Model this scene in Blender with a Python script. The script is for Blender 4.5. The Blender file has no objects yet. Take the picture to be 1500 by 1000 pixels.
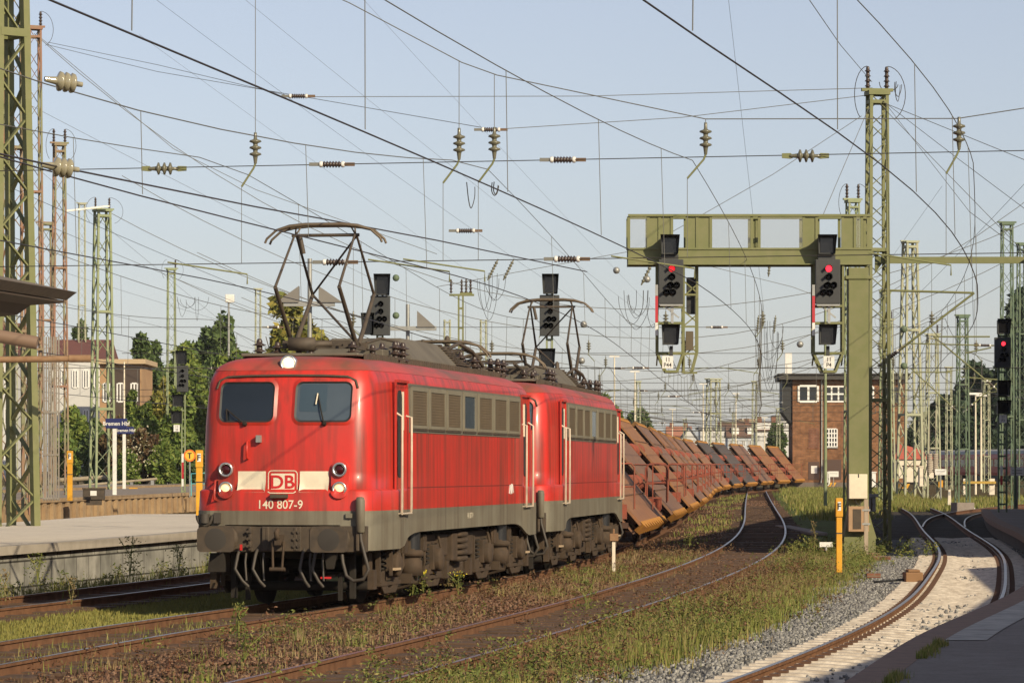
import bpy, math, random
import numpy as np
from mathutils import Vector, Matrix
R = math.radians
random.seed(7); rng = np.random.default_rng(7)
scene = bpy.context.scene
COL = scene.collection
# ------------------------------------------------------------------ camera
FPX, HORIZON, EYE = 5200.0, 688.0, 2.12
cd = bpy.data.cameras.new('camera'); cam = bpy.data.objects.new('camera', cd); COL.objects.link(cam)
cam.location = (0, 0, EYE); cam.rotation_euler = (R(90), 0, 0)
cd.sensor_width = 36; cd.lens = FPX / 1500 * 36; cd.shift_y = (HORIZON - 500) / 1500
cd.clip_start = 0.5; cd.clip_end = 6000
scene.camera = cam
# ------------------------------------------------------------------ sky, sun, exposure
SUN_AZ, SUN_EL = 36.0, 27.0           # azimuth: degrees to the right of straight behind the camera
w = bpy.data.worlds.new('World'); scene.world = w; w.use_nodes = True
nt = w.node_tree; bg = nt.nodes['Background']
sky = nt.nodes.new('ShaderNodeTexSky'); sky.sky_type = 'NISHITA'; sky.sun_disc = False
sky.sun_elevation = R(SUN_EL); sky.sun_rotation = R(180 - SUN_AZ)
sky.air_density = 1.0; sky.dust_density = 0.7; sky.ozone_density = 3.0; sky.altitude = 0
hs = nt.nodes.new('ShaderNodeHueSaturation'); hs.inputs['Saturation'].default_value = .60
tn = nt.nodes.new('ShaderNodeMix'); tn.data_type = 'RGBA'; tn.blend_type = 'MULTIPLY'; tn.inputs[0].default_value = 1; tn.inputs[7].default_value = (.985, .94, .985, 1)
nt.links.new(sky.outputs[0], hs.inputs['Color']); nt.links.new(hs.outputs[0], tn.inputs[6]); nt.links.new(tn.outputs[2], bg.inputs[0]); bg.inputs[1].default_value = 0.10
sd = bpy.data.lights.new('sun', 'SUN'); sd.energy = 4.9; sd.angle = R(0.55); sd.color = (1.0, 0.855, 0.60)
so = bpy.data.objects.new('sun', sd); COL.objects.link(so)
az = R(SUN_AZ); el = R(SUN_EL)
to_sun = Vector((math.sin(az) * math.cos(el), -math.cos(az) * math.cos(el), math.sin(el)))
so.rotation_euler = to_sun.to_track_quat('Z', 'Y').to_euler(); so.location = (30, -40, 40)
scene.view_settings.view_transform = 'Standard'; scene.view_settings.look = 'None'
scene.view_settings.gamma = 1; scene.view_settings.exposure = 0.15
scene.render.engine = 'CYCLES'
scene.cycles.max_bounces = 5; scene.cycles.transparent_max_bounces = 12; scene.cycles.volume_bounces = 0
scene.cycles.use_adaptive_sampling = True
# ------------------------------------------------------------------ helpers
def gz(Y):                            # the yard climbs slightly with distance
    return 0.0016 * (min(max(Y, 60), 420) - 60)
def at(x, y, Y):                      # point of the place seen at photo pixel x, y when it stands Y metres away
    return Vector(((x - 750) * Y / FPX, Y, EYE - (y - HORIZON) * Y / FPX))
def curve(pts):                       # smooth X(Y) through points (natural cubic)
    p = sorted((b, a) for a, b in pts); t = np.array([q[0] for q in p], float); v = np.array([q[1] for q in p], float)
    n = len(t); h = np.diff(t); A = np.eye(n); r = np.zeros(n)
    for i in range(1, n - 1):
        A[i, i - 1] = h[i - 1]; A[i, i] = 2 * (h[i - 1] + h[i]); A[i, i + 1] = h[i]
        r[i] = 3 * ((v[i + 1] - v[i]) / h[i] - (v[i] - v[i - 1]) / h[i - 1])
    c = np.linalg.solve(A, r)
    b = [(v[i + 1] - v[i]) / h[i] - h[i] * (2 * c[i] + c[i + 1]) / 3 for i in range(n - 1)]
    d = [(c[i + 1] - c[i]) / (3 * h[i]) for i in range(n - 1)]
    sl0 = b[0]; sl1 = b[-1] + 2 * c[-2] * h[-1] + 3 * d[-1] * h[-1] ** 2
    def f(Y):
        if Y <= t[0]: return float(v[0] + sl0 * (Y - t[0]))
        if Y >= t[-1]: return float(v[-1] + sl1 * (Y - t[-1]))
        i = int(np.searchsorted(t, Y) - 1); x = Y - t[i]
        return float(v[i] + b[i] * x + c[i] * x * x + d[i] * x ** 3)
    return f
def slope(f, Y): return (f(Y + .5) - f(Y - .5))
def off(f, Y, u):                     # point u metres to the right of the track axis
    k = slope(f, Y); n = math.hypot(1, k)
    return f(Y) + u / n, Y - u * k / n

class MB:
    def __init__(s): s.v = []; s.f = []; s.sm = []
    def add(s, vs, fs, smooth=False):
        o = len(s.v); s.v += [tuple(p) for p in vs]
        s.f += [tuple(o + i for i in q) for q in fs]; s.sm += [smooth] * len(fs); return s
    def box(s, c, d, rz=0.0, M=None):
        x, y, z = d[0] / 2, d[1] / 2, d[2] / 2
        vs = [Vector((a * x, b * y, e * z)) for e in (-1, 1) for a, b in ((-1, -1), (1, -1), (1, 1), (-1, 1))]
        if rz: m = Matrix.Rotation(rz, 3, 'Z'); vs = [m @ q for q in vs]
        if M is not None: vs = [M @ q for q in vs]
        c = Vector(c)
        return s.add([q + c for q in vs], [(3, 2, 1, 0), (4, 5, 6, 7), (0, 1, 5, 4), (1, 2, 6, 5), (2, 3, 7, 6), (3, 0, 4, 7)])
    def span(s, x0, x1, y0, y1, z0, z1):
        return s.box(((x0 + x1) / 2, (y0 + y1) / 2, (z0 + z1) / 2), (abs(x1 - x0), abs(y1 - y0), abs(z1 - z0)))
    def beam(s, p, q, a, b=None, up=(0, 0, 1)):
        p, q = Vector(p), Vector(q); b = b or a; d = (q - p)
        if d.length < 1e-6: return s
        d.normalize(); up = Vector(up)
        if abs(d.dot(up)) > .98: up = Vector((0, 1, 0))
        x = d.cross(up).normalized() * a / 2; y = x.normalized().cross(d).normalized() * b / 2
        vs = [c + i * x + j * y for c in (p, q) for i, j in ((-1, -1), (1, -1), (1, 1), (-1, 1))]
        return s.add(vs, [(3, 2, 1, 0), (4, 5, 6, 7), (0, 1, 5, 4), (1, 2, 6, 5), (2, 3, 7, 6), (3, 0, 4, 7)])
    def tube(s, pts, r, n=6, caps=True, smooth=True):
        pts = [Vector(p) for p in pts]; m = len(pts); rs = [float(q) for q in r] if isinstance(r, (list, tuple)) else [float(r)] * m
        vs = []; pu = None
        for i, p in enumerate(pts):
            d = (pts[min(i + 1, m - 1)] - pts[max(i - 1, 0)]).normalized()
            u = Vector((0, 0, 1)) if abs(d.z) < .9 else Vector((0, 1, 0))
            if pu is not None: u = pu
            x = d.cross(u)
            if x.length < 1e-4: x = d.cross(Vector((1, 0, 0)))
            x.normalize(); y = x.cross(d).normalized(); pu = y
            vs += [p + rs[i] * (x * math.cos(2 * math.pi * k / n) + y * math.sin(2 * math.pi * k / n)) for k in range(n)]
        fs = [(i * n + k, i * n + (k + 1) % n, (i + 1) * n + (k + 1) % n, (i + 1) * n + k) for i in range(m - 1) for k in range(n)]
        s.add(vs, fs, smooth)
        if caps: s.add(vs[:n], [tuple(range(n))[::-1]]); s.add(vs[-n:], [tuple(range(n))])
        return s
    def lathe(s, prof, o=(0, 0, 0), ax=(0, 0, 1), n=12, smooth=True):
        o = Vector(o); q = Vector(ax).normalized().to_track_quat('Z', 'Y'); vs = []
        for r, z in prof:
            for k in range(n):
                a = 2 * math.pi * k / n; vs.append(o + q @ Vector((r * math.cos(a), r * math.sin(a), z)))
        m = len(prof)
        fs = [(i * n + k, i * n + (k + 1) % n, (i + 1) * n + (k + 1) % n, (i + 1) * n + k) for i in range(m - 1) for k in range(n)]
        s.add(vs, fs, smooth); s.add(vs[:n], [tuple(range(n))[::-1]]); s.add(vs[-n:], [tuple(range(n))]); return s
    def prism(s, pts, vec):           # polygon of 3-D points extruded by vec
        pts = [Vector(p) for p in pts]; vec = Vector(vec); n = len(pts)
        return s.add(pts + [p + vec for p in pts], [tuple(range(n))[::-1], tuple(range(n, 2 * n))] + [(i, (i + 1) % n, n + (i + 1) % n, n + i) for i in range(n)])
    def loft(s, rows, closed=True, smooth=True):
        n = len(rows[0]); vs = [p for r_ in rows for p in r_]
        kk = range(n if closed else n - 1)
        return s.add(vs, [(i * n + k, i * n + (k + 1) % n, (i + 1) * n + (k + 1) % n, (i + 1) * n + k) for i in range(len(rows) - 1) for k in kk], smooth)
    def ico(s, c, r, sq=(1, 1, 1)):
        return s.lathe([(r * .35 * 1, -r * .93 * sq[2]), (r * .8, -r * .6 * sq[2]), (r, 0), (r * .8, r * .6 * sq[2]), (r * .35, r * .93 * sq[2])], c, (0, 0, 1), 10)
    def build(s, name, mat, parent=None, label=None, bevel=0.0, loc=None, fix=True):
        me = bpy.data.meshes.new(name); me.from_pydata(s.v, [], s.f); me.update()
        me.polygons.foreach_set('use_smooth', s.sm)
        if mat: me.materials.append(mat)
        if fix:
            import bmesh
            b = bmesh.new(); b.from_mesh(me); bmesh.ops.recalc_face_normals(b, faces=b.faces); b.to_mesh(me); b.free()
        o = bpy.data.objects.new(name, me); COL.objects.link(o)
        if parent: o.parent = parent
        if label: o['label'] = label
        if loc is not None: o.location = loc
        if bevel:
            m = o.modifiers.new('bevel', 'BEVEL'); m.width = bevel; m.segments = 2; m.limit_method = 'ANGLE'; m.angle_limit = R(40)
        return o
def thing(name, label, cat, loc=(0, 0, 0), rz=0.0, group=None):
    o = bpy.data.objects.new(name, None); COL.objects.link(o); o.location = loc; o.rotation_euler = (0, 0, rz)
    o.empty_display_size = .2
    o['label'] = label; o['category'] = cat
    if group: o['group'] = group
    return o
def tag(o, label, cat, group=None, kind=None):
    o['label'] = label; o['category'] = cat
    if group: o['group'] = group
    if kind: o['kind'] = kind
    return o
def struct(o, label=None):
    o['kind'] = 'structure'
    if label: o['label'] = label
    return o
def copy_tree(o, parent=None):
    c = o.copy(); COL.objects.link(c)
    if parent: c.parent = parent
    for ch in list(o.children): copy_tree(ch, c)
    return c
def npmesh(name, V, F, mat, parent=None, smooth=False):     # arrays of vertices (n,3) and faces (m,k)
    V = np.asarray(V, np.float32); F = np.asarray(F, np.int32); k = F.shape[1]
    me = bpy.data.meshes.new(name); me.vertices.add(len(V)); me.vertices.foreach_set('co', V.ravel())
    me.loops.add(F.size); me.loops.foreach_set('vertex_index', F.ravel())
    me.polygons.add(len(F)); me.polygons.foreach_set('loop_start', np.arange(0, F.size, k, dtype=np.int32))
    me.polygons.foreach_set('loop_total', np.full(len(F), k, np.int32))
    if smooth: me.polygons.foreach_set('use_smooth', np.ones(len(F), bool))
    me.update(calc_edges=True); me.validate()
    me.materials.append(mat)
    o = bpy.data.objects.new(name, me); COL.objects.link(o)
    if parent: o.parent = parent
    return o
# ------------------------------------------------------------------ materials
MATS = {}
def mat(name, col, rough=.6, metal=0.0, col2=None, scale=6.0, amt=.5, detail=4.0, bump=0.0, bscale=None, stretch=(1, 1, 1), coord='Object',
        emit=None, estr=0.0, spec=.5, island=None, lo=.35, hi=.65, coat=0.0, streak=None, streak_amt=.5, alpha=None, transm=0.0):
    if name in MATS: return MATS[name]
    m = bpy.data.materials.new(name); m.use_nodes = True; t = m.node_tree; b = t.nodes['Principled BSDF']; L = t.links.new
    c4 = lambda c: (c[0], c[1], c[2], 1)
    b.inputs['Roughness'].default_value = rough; b.inputs['Metallic'].default_value = metal
    b.inputs['Specular IOR Level'].default_value = spec; b.inputs['Coat Weight'].default_value = coat
    b.inputs['Base Color'].default_value = c4(col)
    if coat: b.inputs['Coat Roughness'].default_value = .12
    if transm: b.inputs['Transmission Weight'].default_value = transm
    tc = t.nodes.new('ShaderNodeTexCoord'); mp = t.nodes.new('ShaderNodeMapping'); mp.inputs['Scale'].default_value = stretch
    L(tc.outputs[coord], mp.inputs[0]) if coord != 'World' else None
    if coord == 'World':
        g = t.nodes.new('ShaderNodeNewGeometry'); L(g.outputs['Position'], mp.inputs[0])
    out = None
    if island:
        g = t.nodes.new('ShaderNodeNewGeometry'); rp = t.nodes.new('ShaderNodeValToRGB'); e = rp.color_ramp.elements
        while len(e) < len(island): e.new(.5)
        for i, c in enumerate(island): e[i].position = i / (len(island) - 1); e[i].color = c4(c)
        L(g.outputs['Random Per Island'], rp.inputs[0]); out = rp.outputs[0]
    def noise(sc, det=detail, m_=mp):
        n = t.nodes.new('ShaderNodeTexNoise'); n.inputs['Scale'].default_value = sc; n.inputs['Detail'].default_value = det
        n.inputs['Roughness'].default_value = .62; L(m_.outputs[0], n.inputs['Vector']); return n
    def mix(a, bcol, fac, f0, f1, amount):
        r = t.nodes.new('ShaderNodeMapRange'); r.inputs[1].default_value = f0; r.inputs[2].default_value = f1; r.inputs[4].default_value = amount
        L(fac, r.inputs[0]); x = t.nodes.new('ShaderNodeMix'); x.data_type = 'RGBA'
        L(r.outputs[0], x.inputs[0])
        if a is None: x.inputs[6].default_value = c4(col)
        else: L(a, x.inputs[6])
        if hasattr(bcol, 'is_output'): L(bcol, x.inputs[7])
        else: x.inputs[7].default_value = c4(bcol)
        return x.outputs[2]
    if col2 is not None:
        n = noise(scale); out = mix(out, col2, n.outputs[0], lo, hi, amt * 1.0)
    if streak is not None:             # rain and rust streaks running down a side
        mp2 = t.nodes.new('ShaderNodeMapping'); mp2.inputs['Scale'].default_value = (3.2, 3.2, .22); L(tc.outputs['Object'], mp2.inputs[0])
        n = noise(1.6, 5, mp2); out = mix(out, streak, n.outputs[0], .44, .70, streak_amt)
    if out is not None: L(out, b.inputs['Base Color'])
    if bump:
        n = noise(bscale or scale * 4, 3); bm = t.nodes.new('ShaderNodeBump'); bm.inputs['Strength'].default_value = bump
        bm.inputs['Distance'].default_value = .02; L(n.outputs[0], bm.inputs['Height']); L(bm.outputs[0], b.inputs['Normal'])
    if emit: b.inputs['Emission Color'].default_value = c4(emit); b.inputs['Emission Strength'].default_value = estr
    if alpha is not None: b.inputs['Alpha'].default_value = alpha
    m.diffuse_color = c4(col); MATS[name] = m; return m
M_RAIL = mat('rusty_rail_side', (.115, .055, .030), .9, 0, (.19, .095, .05), 5, .8, spec=.2)
M_RHEAD = mat('worn_rail_top', (.42, .37, .33), .33, .85, (.2, .1, .06), 3, .5)
M_RHEADR = mat('dull_rail_top', (.30, .17, .11), .5, .5, (.18, .075, .035), 3, .8)
M_GREEN = mat('green_painted_steel', (.155, .165, .068), .6, 0, (.205, .195, .10), 2.5, .6, spec=.3)
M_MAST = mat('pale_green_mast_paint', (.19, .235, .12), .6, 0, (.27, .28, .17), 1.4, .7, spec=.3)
M_MASTD = mat('dark_green_mast_paint', (.085, .13, .085), .6, 0, (.14, .17, .10), 1.4, .7, spec=.3)
M_MASTR = mat('rust_red_mast_paint', (.20, .20, .115), .75, 0, (.255, .135, .09), .45, .95, lo=.42, hi=.56, spec=.3)
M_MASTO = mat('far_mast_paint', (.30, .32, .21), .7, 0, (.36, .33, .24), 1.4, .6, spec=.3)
M_STEEL = mat('galvanised_steel', (.36, .36, .34), .5, .5, (.25, .24, .22), 3, .5)
M_BLACK = mat('matt_black', (.018, .019, .02), .6, 0, (.035, .034, .032), 4, .7)
M_DARKIRON = mat('grimy_iron', (.055, .042, .031), .75, .15, (.095, .068, .045), 6, .8)
M_WHITE = mat('white_paint', (.72, .70, .66), .6, 0, (.55, .52, .46), 5, .5)
M_YELLOW = mat('yellow_post_paint', (.66, .33, .015), .5, 0, (.50, .22, .015), 3, .6)
M_WIRE = mat('dark_wire', (.055, .05, .045), .6, .4)
M_ROPE = mat('weathered_wire_rope', (.17, .165, .145), .6, .3)
M_COPPER = mat('old_contact_wire', (.075, .06, .055), .45, .6)
M_GLASSDISC = mat('olive_insulator_glaze', (.115, .11, .075), .25, 0, (.18, .165, .12), 3, .5)
M_PORC = mat('brown_porcelain', (.05, .033, .027), .35)
M_RUST = mat('rusty_pipe', (.28, .17, .09), .85, 0, (.20, .10, .05), 4, .8)
# ------------------------------------------------------------------ tracks: axes
T_TRAIN = curve([(-7.7, 31), (-6.40, 38.4), (-5.58, 43.7), (-3.66, 54), (-.74, 70.2), (1.39, 86.6), (3.7, 113), (7.4, 163), (11.9, 230), (14.3, 256), (18.4, 290), (26, 340), (36, 400)])
T_LEFT = lambda Y: T_TRAIN(Y) - 5.05
T_MID = curve([(-3.6, 27), (-2.1, 35.3), (.74, 52), (3.44, 70), (6.05, 91.9), (8.45, 119.5), (11.5, 163.6), (15.6, 225), (20.0, 290)])
T_RIGHT = curve([(-.3, 21), (.75, 26), (2.85, 35.3), (4.68, 43.8), (6.9, 56), (9.25, 72), (11.12, 86), (14.15, 115), (18.9, 162), (22, 200), (26, 260)])
T_FORK = curve([(15.45, 127), (17.1, 140), (19.9, 158), (24.2, 178), (30, 200), (46, 250)])
Z0 = -.17                              # ground level below the rail tops
def ys(a, b, st): n = max(2, int(round((b - a) / st)) + 1); return list(np.linspace(a, b, n))
def sheet(name, f, u0, u1, Y0, Y1, z, m, st=1.0, nu=2, label=None, parent=None, jag=0.0):
    mb = MB(); rows = []
    for Y in ys(Y0, Y1, st):
        k0 = jag * (rng.random() - .5); k1 = jag * (rng.random() - .5); r_ = []
        a = u0(Y) if callable(u0) else u0; b = u1(Y) if callable(u1) else u1
        for i in range(nu):
            u = (a + k0) + (b + k1 - a - k0) * i / (nu - 1); x, y = off(f, Y, u); r_.append((x, y, z + gz(Y)))
        rows.append(r_)
    mb.loft(rows, False, False)
    o = mb.build(name, m, parent, label, fix=False); return o
def ground_mat(name, stops, s1=.35, s2=5.0, bump=.6, fine=40.):
    m = bpy.data.materials.new(name); m.use_nodes = True; t = m.node_tree; b = t.nodes['Principled BSDF']; L = t.links.new
    g = t.nodes.new('ShaderNodeNewGeometry')
    def nz(s, d=5):
        n = t.nodes.new('ShaderNodeTexNoise'); n.inputs['Scale'].default_value = s; n.inputs['Detail'].default_value = d; n.inputs['Roughness'].default_value = .65
        L(g.outputs['Position'], n.inputs['Vector']); return n.outputs[0]
    a = nz(s1); c = nz(s2); f = nz(fine, 3)
    m1 = t.nodes.new('ShaderNodeMath'); m1.operation = 'MULTIPLY_ADD'; m1.inputs[1].default_value = .55; L(c, m1.inputs[0])
    m2 = t.nodes.new('ShaderNodeMath'); m2.operation = 'MULTIPLY_ADD'; m2.inputs[1].default_value = .45; L(a, m2.inputs[0]); 
    m3 = t.nodes.new('ShaderNodeMath'); m3.operation = 'MULTIPLY_ADD'; m3.inputs[1].default_value = .5; m3.inputs[2].default_value = -.25; L(f, m3.inputs[0])
    L(m3.outputs[0], m2.inputs[2]); L(m2.outputs[0], m1.inputs[2])
    rp = t.nodes.new('ShaderNodeValToRGB'); e = rp.color_ramp.elements
    while len(e) < len(stops): e.new(.5)
    for i, (p, cc) in enumerate(stops): e[i].position = p; e[i].color = (*cc, 1)
    L(m1.outputs[0], rp.inputs[0]); L(rp.outputs[0], b.inputs['Base Color']); b.inputs['Roughness'].default_value = .95; b.inputs['Specular IOR Level'].default_value = .1
    bm = t.nodes.new('ShaderNodeBump'); bm.inputs['Strength'].default_value = bump; bm.inputs['Distance'].default_value = .06
    L(f, bm.inputs['Height']); L(bm.outputs[0], b.inputs['Normal']); return m
G_DIRT = ground_mat('weedy_dirt', [(.30, (.045, .028, .016)), (.45, (.11, .06, .034)), (.55, (.085, .075, .03)), (.68, (.10, .12, .035))])
G_BALLAST = ground_mat('brown_old_ballast', [(.30, (.028, .016, .010)), (.45, (.075, .038, .022)), (.58, (.125, .066, .038)), (.72, (.10, .08, .035))], .5, 7, .9, 30)
G_MOSS = ground_mat('mossy_grass', [(.30, (.10, .07, .03)), (.45, (.17, .14, .045)), (.6, (.19, .19, .05)), (.75, (.13, .16, .04))], .6, 5)
G_GRASS = ground_mat('rough_grass_soil', [(.30, (.06, .05, .02)), (.48, (.09, .10, .03)), (.62, (.12, .16, .04)), (.75, (.15, .13, .05))])
G_GRAVEL = ground_mat('grey_gravel', [(.28, (.05, .047, .044)), (.45, (.14, .133, .125)), (.6, (.22, .21, .2)), (.75, (.31, .30, .28))], 2, 18, 1.0, 45)
G_SAND = ground_mat('pale_sandy_bed', [(.25, (.16, .13, .10)), (.42, (.36, .30, .235)), (.6, (.55, .47, .38)), (.8, (.66, .58, .48))], .7, 9, .6, 30)
G_DARK = ground_mat('dark_ballast', [(.28, (.03, .027, .024)), (.5, (.075, .062, .05)), (.7, (.12, .10, .08))], .6, 9, .9, 30)
G_PAVE = ground_mat('platform_paving', [(.25, (.46, .40, .33)), (.5, (.60, .53, .44)), (.75, (.68, .60, .50))], .25, 3, .2, 20)
G_ASPH = ground_mat('worn_platform_asphalt', [(.25, (.19, .158, .135)), (.5, (.26, .22, .19)), (.75, (.33, .285, .25))], .4, 4, .3, 30)
# base sheet out to the horizon
Yr = [-60, 0, 20] + list(np.arange(24, 130, 2.0)) + list(np.arange(130, 460, 10.0)) + [500, 600, 800, 1200, 2000, 4000]
Xr = [-2500, -900, -400, -200, -120, -80, -50, -30] + list(np.arange(-20, 60, 2.0)) + [60, 80, 120, 200, 400, 900, 2500]
V = [(x, y, Z0 - .012 + gz(y) + (random.uniform(-.03, .012) if 24 < y < 130 and -20 < x < 60 else 0)) for y in Yr for x in Xr]; n = len(Xr)
F = [(j * n + i, j * n + i + 1, (j + 1) * n + i + 1, (j + 1) * n + i) for j in range(len(Yr) - 1) for i in range(n - 1)]
struct(npmesh('ground', V, F, G_DIRT))
struct(sheet('mossy_verge', T_LEFT, .95, 4.0, 30, 96, Z0 - .004, G_MOSS, jag=.3), 'yellow green mossy strip between the two left tracks')
struct(sheet('ballast_bed', T_LEFT, -1.9, 1.05, 30, 300, Z0, G_BALLAST, 2), 'brown ballast under the track beside the left platform')
struct(sheet('ballast_bed', T_TRAIN, -1.15, 2.4, 28, 400, Z0 + .004, G_BALLAST, 1, jag=.25), 'brown ballast under the train')
struct(sheet('ballast_bed', T_MID, -1.7, 1.25, 24, 295, Z0 + .008, G_BALLAST, 1, jag=.25), 'brown ballast under the curved middle track')
struct(sheet('grass_verge', T_MID, 1.1, lambda Y: 4.1 + .012 * (Y - 40), 24, 340, Z0 + .004, G_GRASS, 1, jag=.3), 'grassy strip between the middle and right tracks')
struct(sheet('gravel_strip', T_RIGHT, lambda Y: -2.5 - .22 * math.sin(Y * .21), -1.2, 22, 125, Z0 + .012, G_GRAVEL, .7, jag=.22), 'grey gravel shoulder beside the pale sleepers')
struct(sheet('track_bed', T_RIGHT, -1.42, 1.95, 20, 112, Z0 - .02 + .036, G_SAND, 1), 'pale sandy bed under the right track')
struct(sheet('track_bed', T_RIGHT, -2.6, 2.0, 112, 262, Z0 + .012, G_DARK, 2), 'dark ballast under the junction')
struct(sheet('track_bed', T_FORK, -2.0, 2.0, 126, 250, Z0 + .016, G_DARK, 2), 'dark ballast under the diverging track')
RAILP = [(-.075, -.165), (.075, -.165), (.075, -.15), (.014, -.132), (.012, -.045), (.036, -.034), (.036, -.003), (-.036, -.003), (-.036, -.034), (-.012, -.045), (-.014, -.132), (-.075, -.15)]
def track(name, label, f, Y0, Y1, st=1.0, head=M_RHEAD):
    t = thing(name, label, 'railway track', (f(Y0), Y0, gz(Y0)))
    b = t.location
    for s in (-1, 1):
        rows = []; top = []
        for Y in ys(Y0, Y1, st):
            x, y = off(f, Y, s * .7525); k = slope(f, Y); n_ = math.hypot(1, k)
            ex, ey = 1 / n_, -k / n_
            rows.append([(x + ex * px - b.x, y + ey * px - b.y, gz(Y) + pz - b.z) for px, pz in RAILP])
            top.append([(x + ex * px - b.x, y + ey * px - b.y, gz(Y) + .0005 - b.z) for px in (-.03, .03)])
        r_ = MB().loft(rows, True, False).build('rail', M_RAIL, t, fix=False)
        MB().loft(top, False, False).build('rail_head', head, r_, fix=False)
    return t
TK = {}
TK['left'] = track('railway_track', 'track beside the left platform, its two rails shaded by the locomotive', T_LEFT, 30, 300, 1.5)
TK['train'] = track('railway_track', 'track that carries the red locomotives and the tilted wagons', T_TRAIN, 28, 398, 1.0)
TK['mid'] = track('railway_track', 'curved middle track with shiny rails sunk in brown weedy ballast', T_MID, 24, 296, 1.0)
tr = track('railway_track', 'right track on pale sleepers curving past the dark platform', T_RIGHT, 20, 260, .8)
track('railway_track', 'track that forks off to the right at the turnout', T_FORK, 126, 250, 2)
M_OLDSL = mat('grimy_old_sleeper', (.065, .037, .022), .9, 0, (.105, .06, .036), 4, .7, coord='World')
def old_sleepers(t, f, Y0, Y1, n):
    sh_ = None; b = t.location; rest_ = MB()
    for i, Y in enumerate(np.arange(Y0, Y1, .64)):
        x, y = off(f, Y, random.uniform(-.04, .04)); a = -math.atan(slope(f, Y)); loc = (x - b.x, y - b.y, gz(Y) + Z0 - .04 + random.uniform(-.012, .02) - b.z)
        if i < n:
            if sh_ is None: sh_ = MB().box((0, 0, 0), (2.5, .25, .17)).build('sleeper', M_OLDSL, t, bevel=.015); o = sh_
            else: o = sh_.copy(); COL.objects.link(o); o.parent = t
            o.location = loc; o.rotation_euler = (0, 0, a)
        else: rest_.box(loc, (2.5, .25, .17), a)
    if rest_.v: rest_.build('sleeper', M_OLDSL, t, 'remaining far sleepers', fix=False)['kind'] = 'stuff'
old_sleepers(TK['left'], T_LEFT, 44, 80, 60); old_sleepers(TK['train'], T_TRAIN, 32, 56, 40); old_sleepers(TK['mid'], T_MID, 30, 200, 98)
# concrete sleepers of the right track: the nearest hundred as parts, the rest as one
M_SLEEP = mat('sanded_concrete_sleeper', (.64, .56, .46), .9, 0, (.34, .28, .22), 7, .85, bump=.3, bscale=30, coord='World')
M_CLIP = mat('rusty_rail_clip', (.10, .05, .03), .9)
def sleeper(mb, Y, clip):
    x, y = off(T_RIGHT, Y, 0); k = slope(T_RIGHT, Y); a = -math.atan(k); b = tr.location
    zc = gz(Y) - .165 + .03 - b.z; c = Vector((x - b.x, y - b.y, zc)); jig = random.uniform(-.02, .02)
    m_ = Matrix.Rotation(a, 3, 'Z')
    rows = []
    for ux, hw, top in ((-1.3, .12, .02), (-1.27, .13, .045), (-.45, .13, .05), (0, .12, .02), (.45, .13, .05), (1.27, .13, .045), (1.3, .12, .02)):
        rows.append([c + m_ @ Vector((ux + jig, dy, dz)) for dy, dz in ((-hw, -.08), (-hw, top - .03), (-hw + .04, top), (hw - .04, top), (hw, top - .03), (hw, -.08))])
    mb.loft(rows, True, False); mb.add(rows[0], [(0, 1, 2, 3, 4, 5)]); mb.add(rows[-1], [(5, 4, 3, 2, 1, 0)])
    for s in (-.7525, .7525):
        for q in (-.13, .13):
            clip.box(c + m_ @ Vector((s + q, 0, .055)), (.1, .16, .045), a)
Yl = list(np.arange(23, 112, .62)); rest = MB(); clips = MB()
for i, Y in enumerate(Yl):
    if i < 98:
        mb = MB(); sleeper(mb, Y, clips); mb.build('sleeper', M_SLEEP, tr, fix=False)
    else: sleeper(rest, Y, clips)
rest.build('sleeper', M_SLEEP, tr, 'remaining far sleepers', fix=False)['kind'] = 'stuff'
clips.build('rail_clip', M_CLIP, tr, fix=False)['kind'] = 'stuff'
# ------------------------------------------------------------------ platforms
def platform(name, label, edge, Y0, Y1, wid, top, m_top, m_wall, st=1.0, cope=.30, m_cope=None, side=-1):
    t = thing(name, label, 'platform', (edge(Y0), Y0, 0)); b = Vector(t.location)
    def row(offs):
        rr = []
        for Y in ys(Y0, Y1, st):
            x, y = edge(Y), Y; rr.append([Vector((x + side * o_, y, gz(Y) + z)) - b for o_, z in offs])
        return rr
    W = row([(.12, -.4), (.12, top - .16)]); mb = MB().loft(W, False, False)
    for e in (0, -1):
        mb.add([W[e][0], W[e][1], W[e][1] + Vector((side * (wid - .2), 0, 0)), W[e][0] + Vector((side * (wid - .2), 0, 0))], [(0, 1, 2, 3)])
    mb.build('retaining_wall', m_wall, t)
    MB().loft(row([(cope, top), (wid, top), (wid, -.4)]), False, False).build('platform_surface', m_top, t, fix=False)
    C = row([(.13, top - .16), (0, top - .158), (0, top + .002), (cope, top + .002)]); mb = MB().loft(C, False, False)
    mb.add(C[0], [(0, 1, 2, 3)]); mb.add(C[-1], [(0, 1, 2, 3)])
    mb.build('coping', m_cope or m_top, t, fix=False)
    return t
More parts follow.
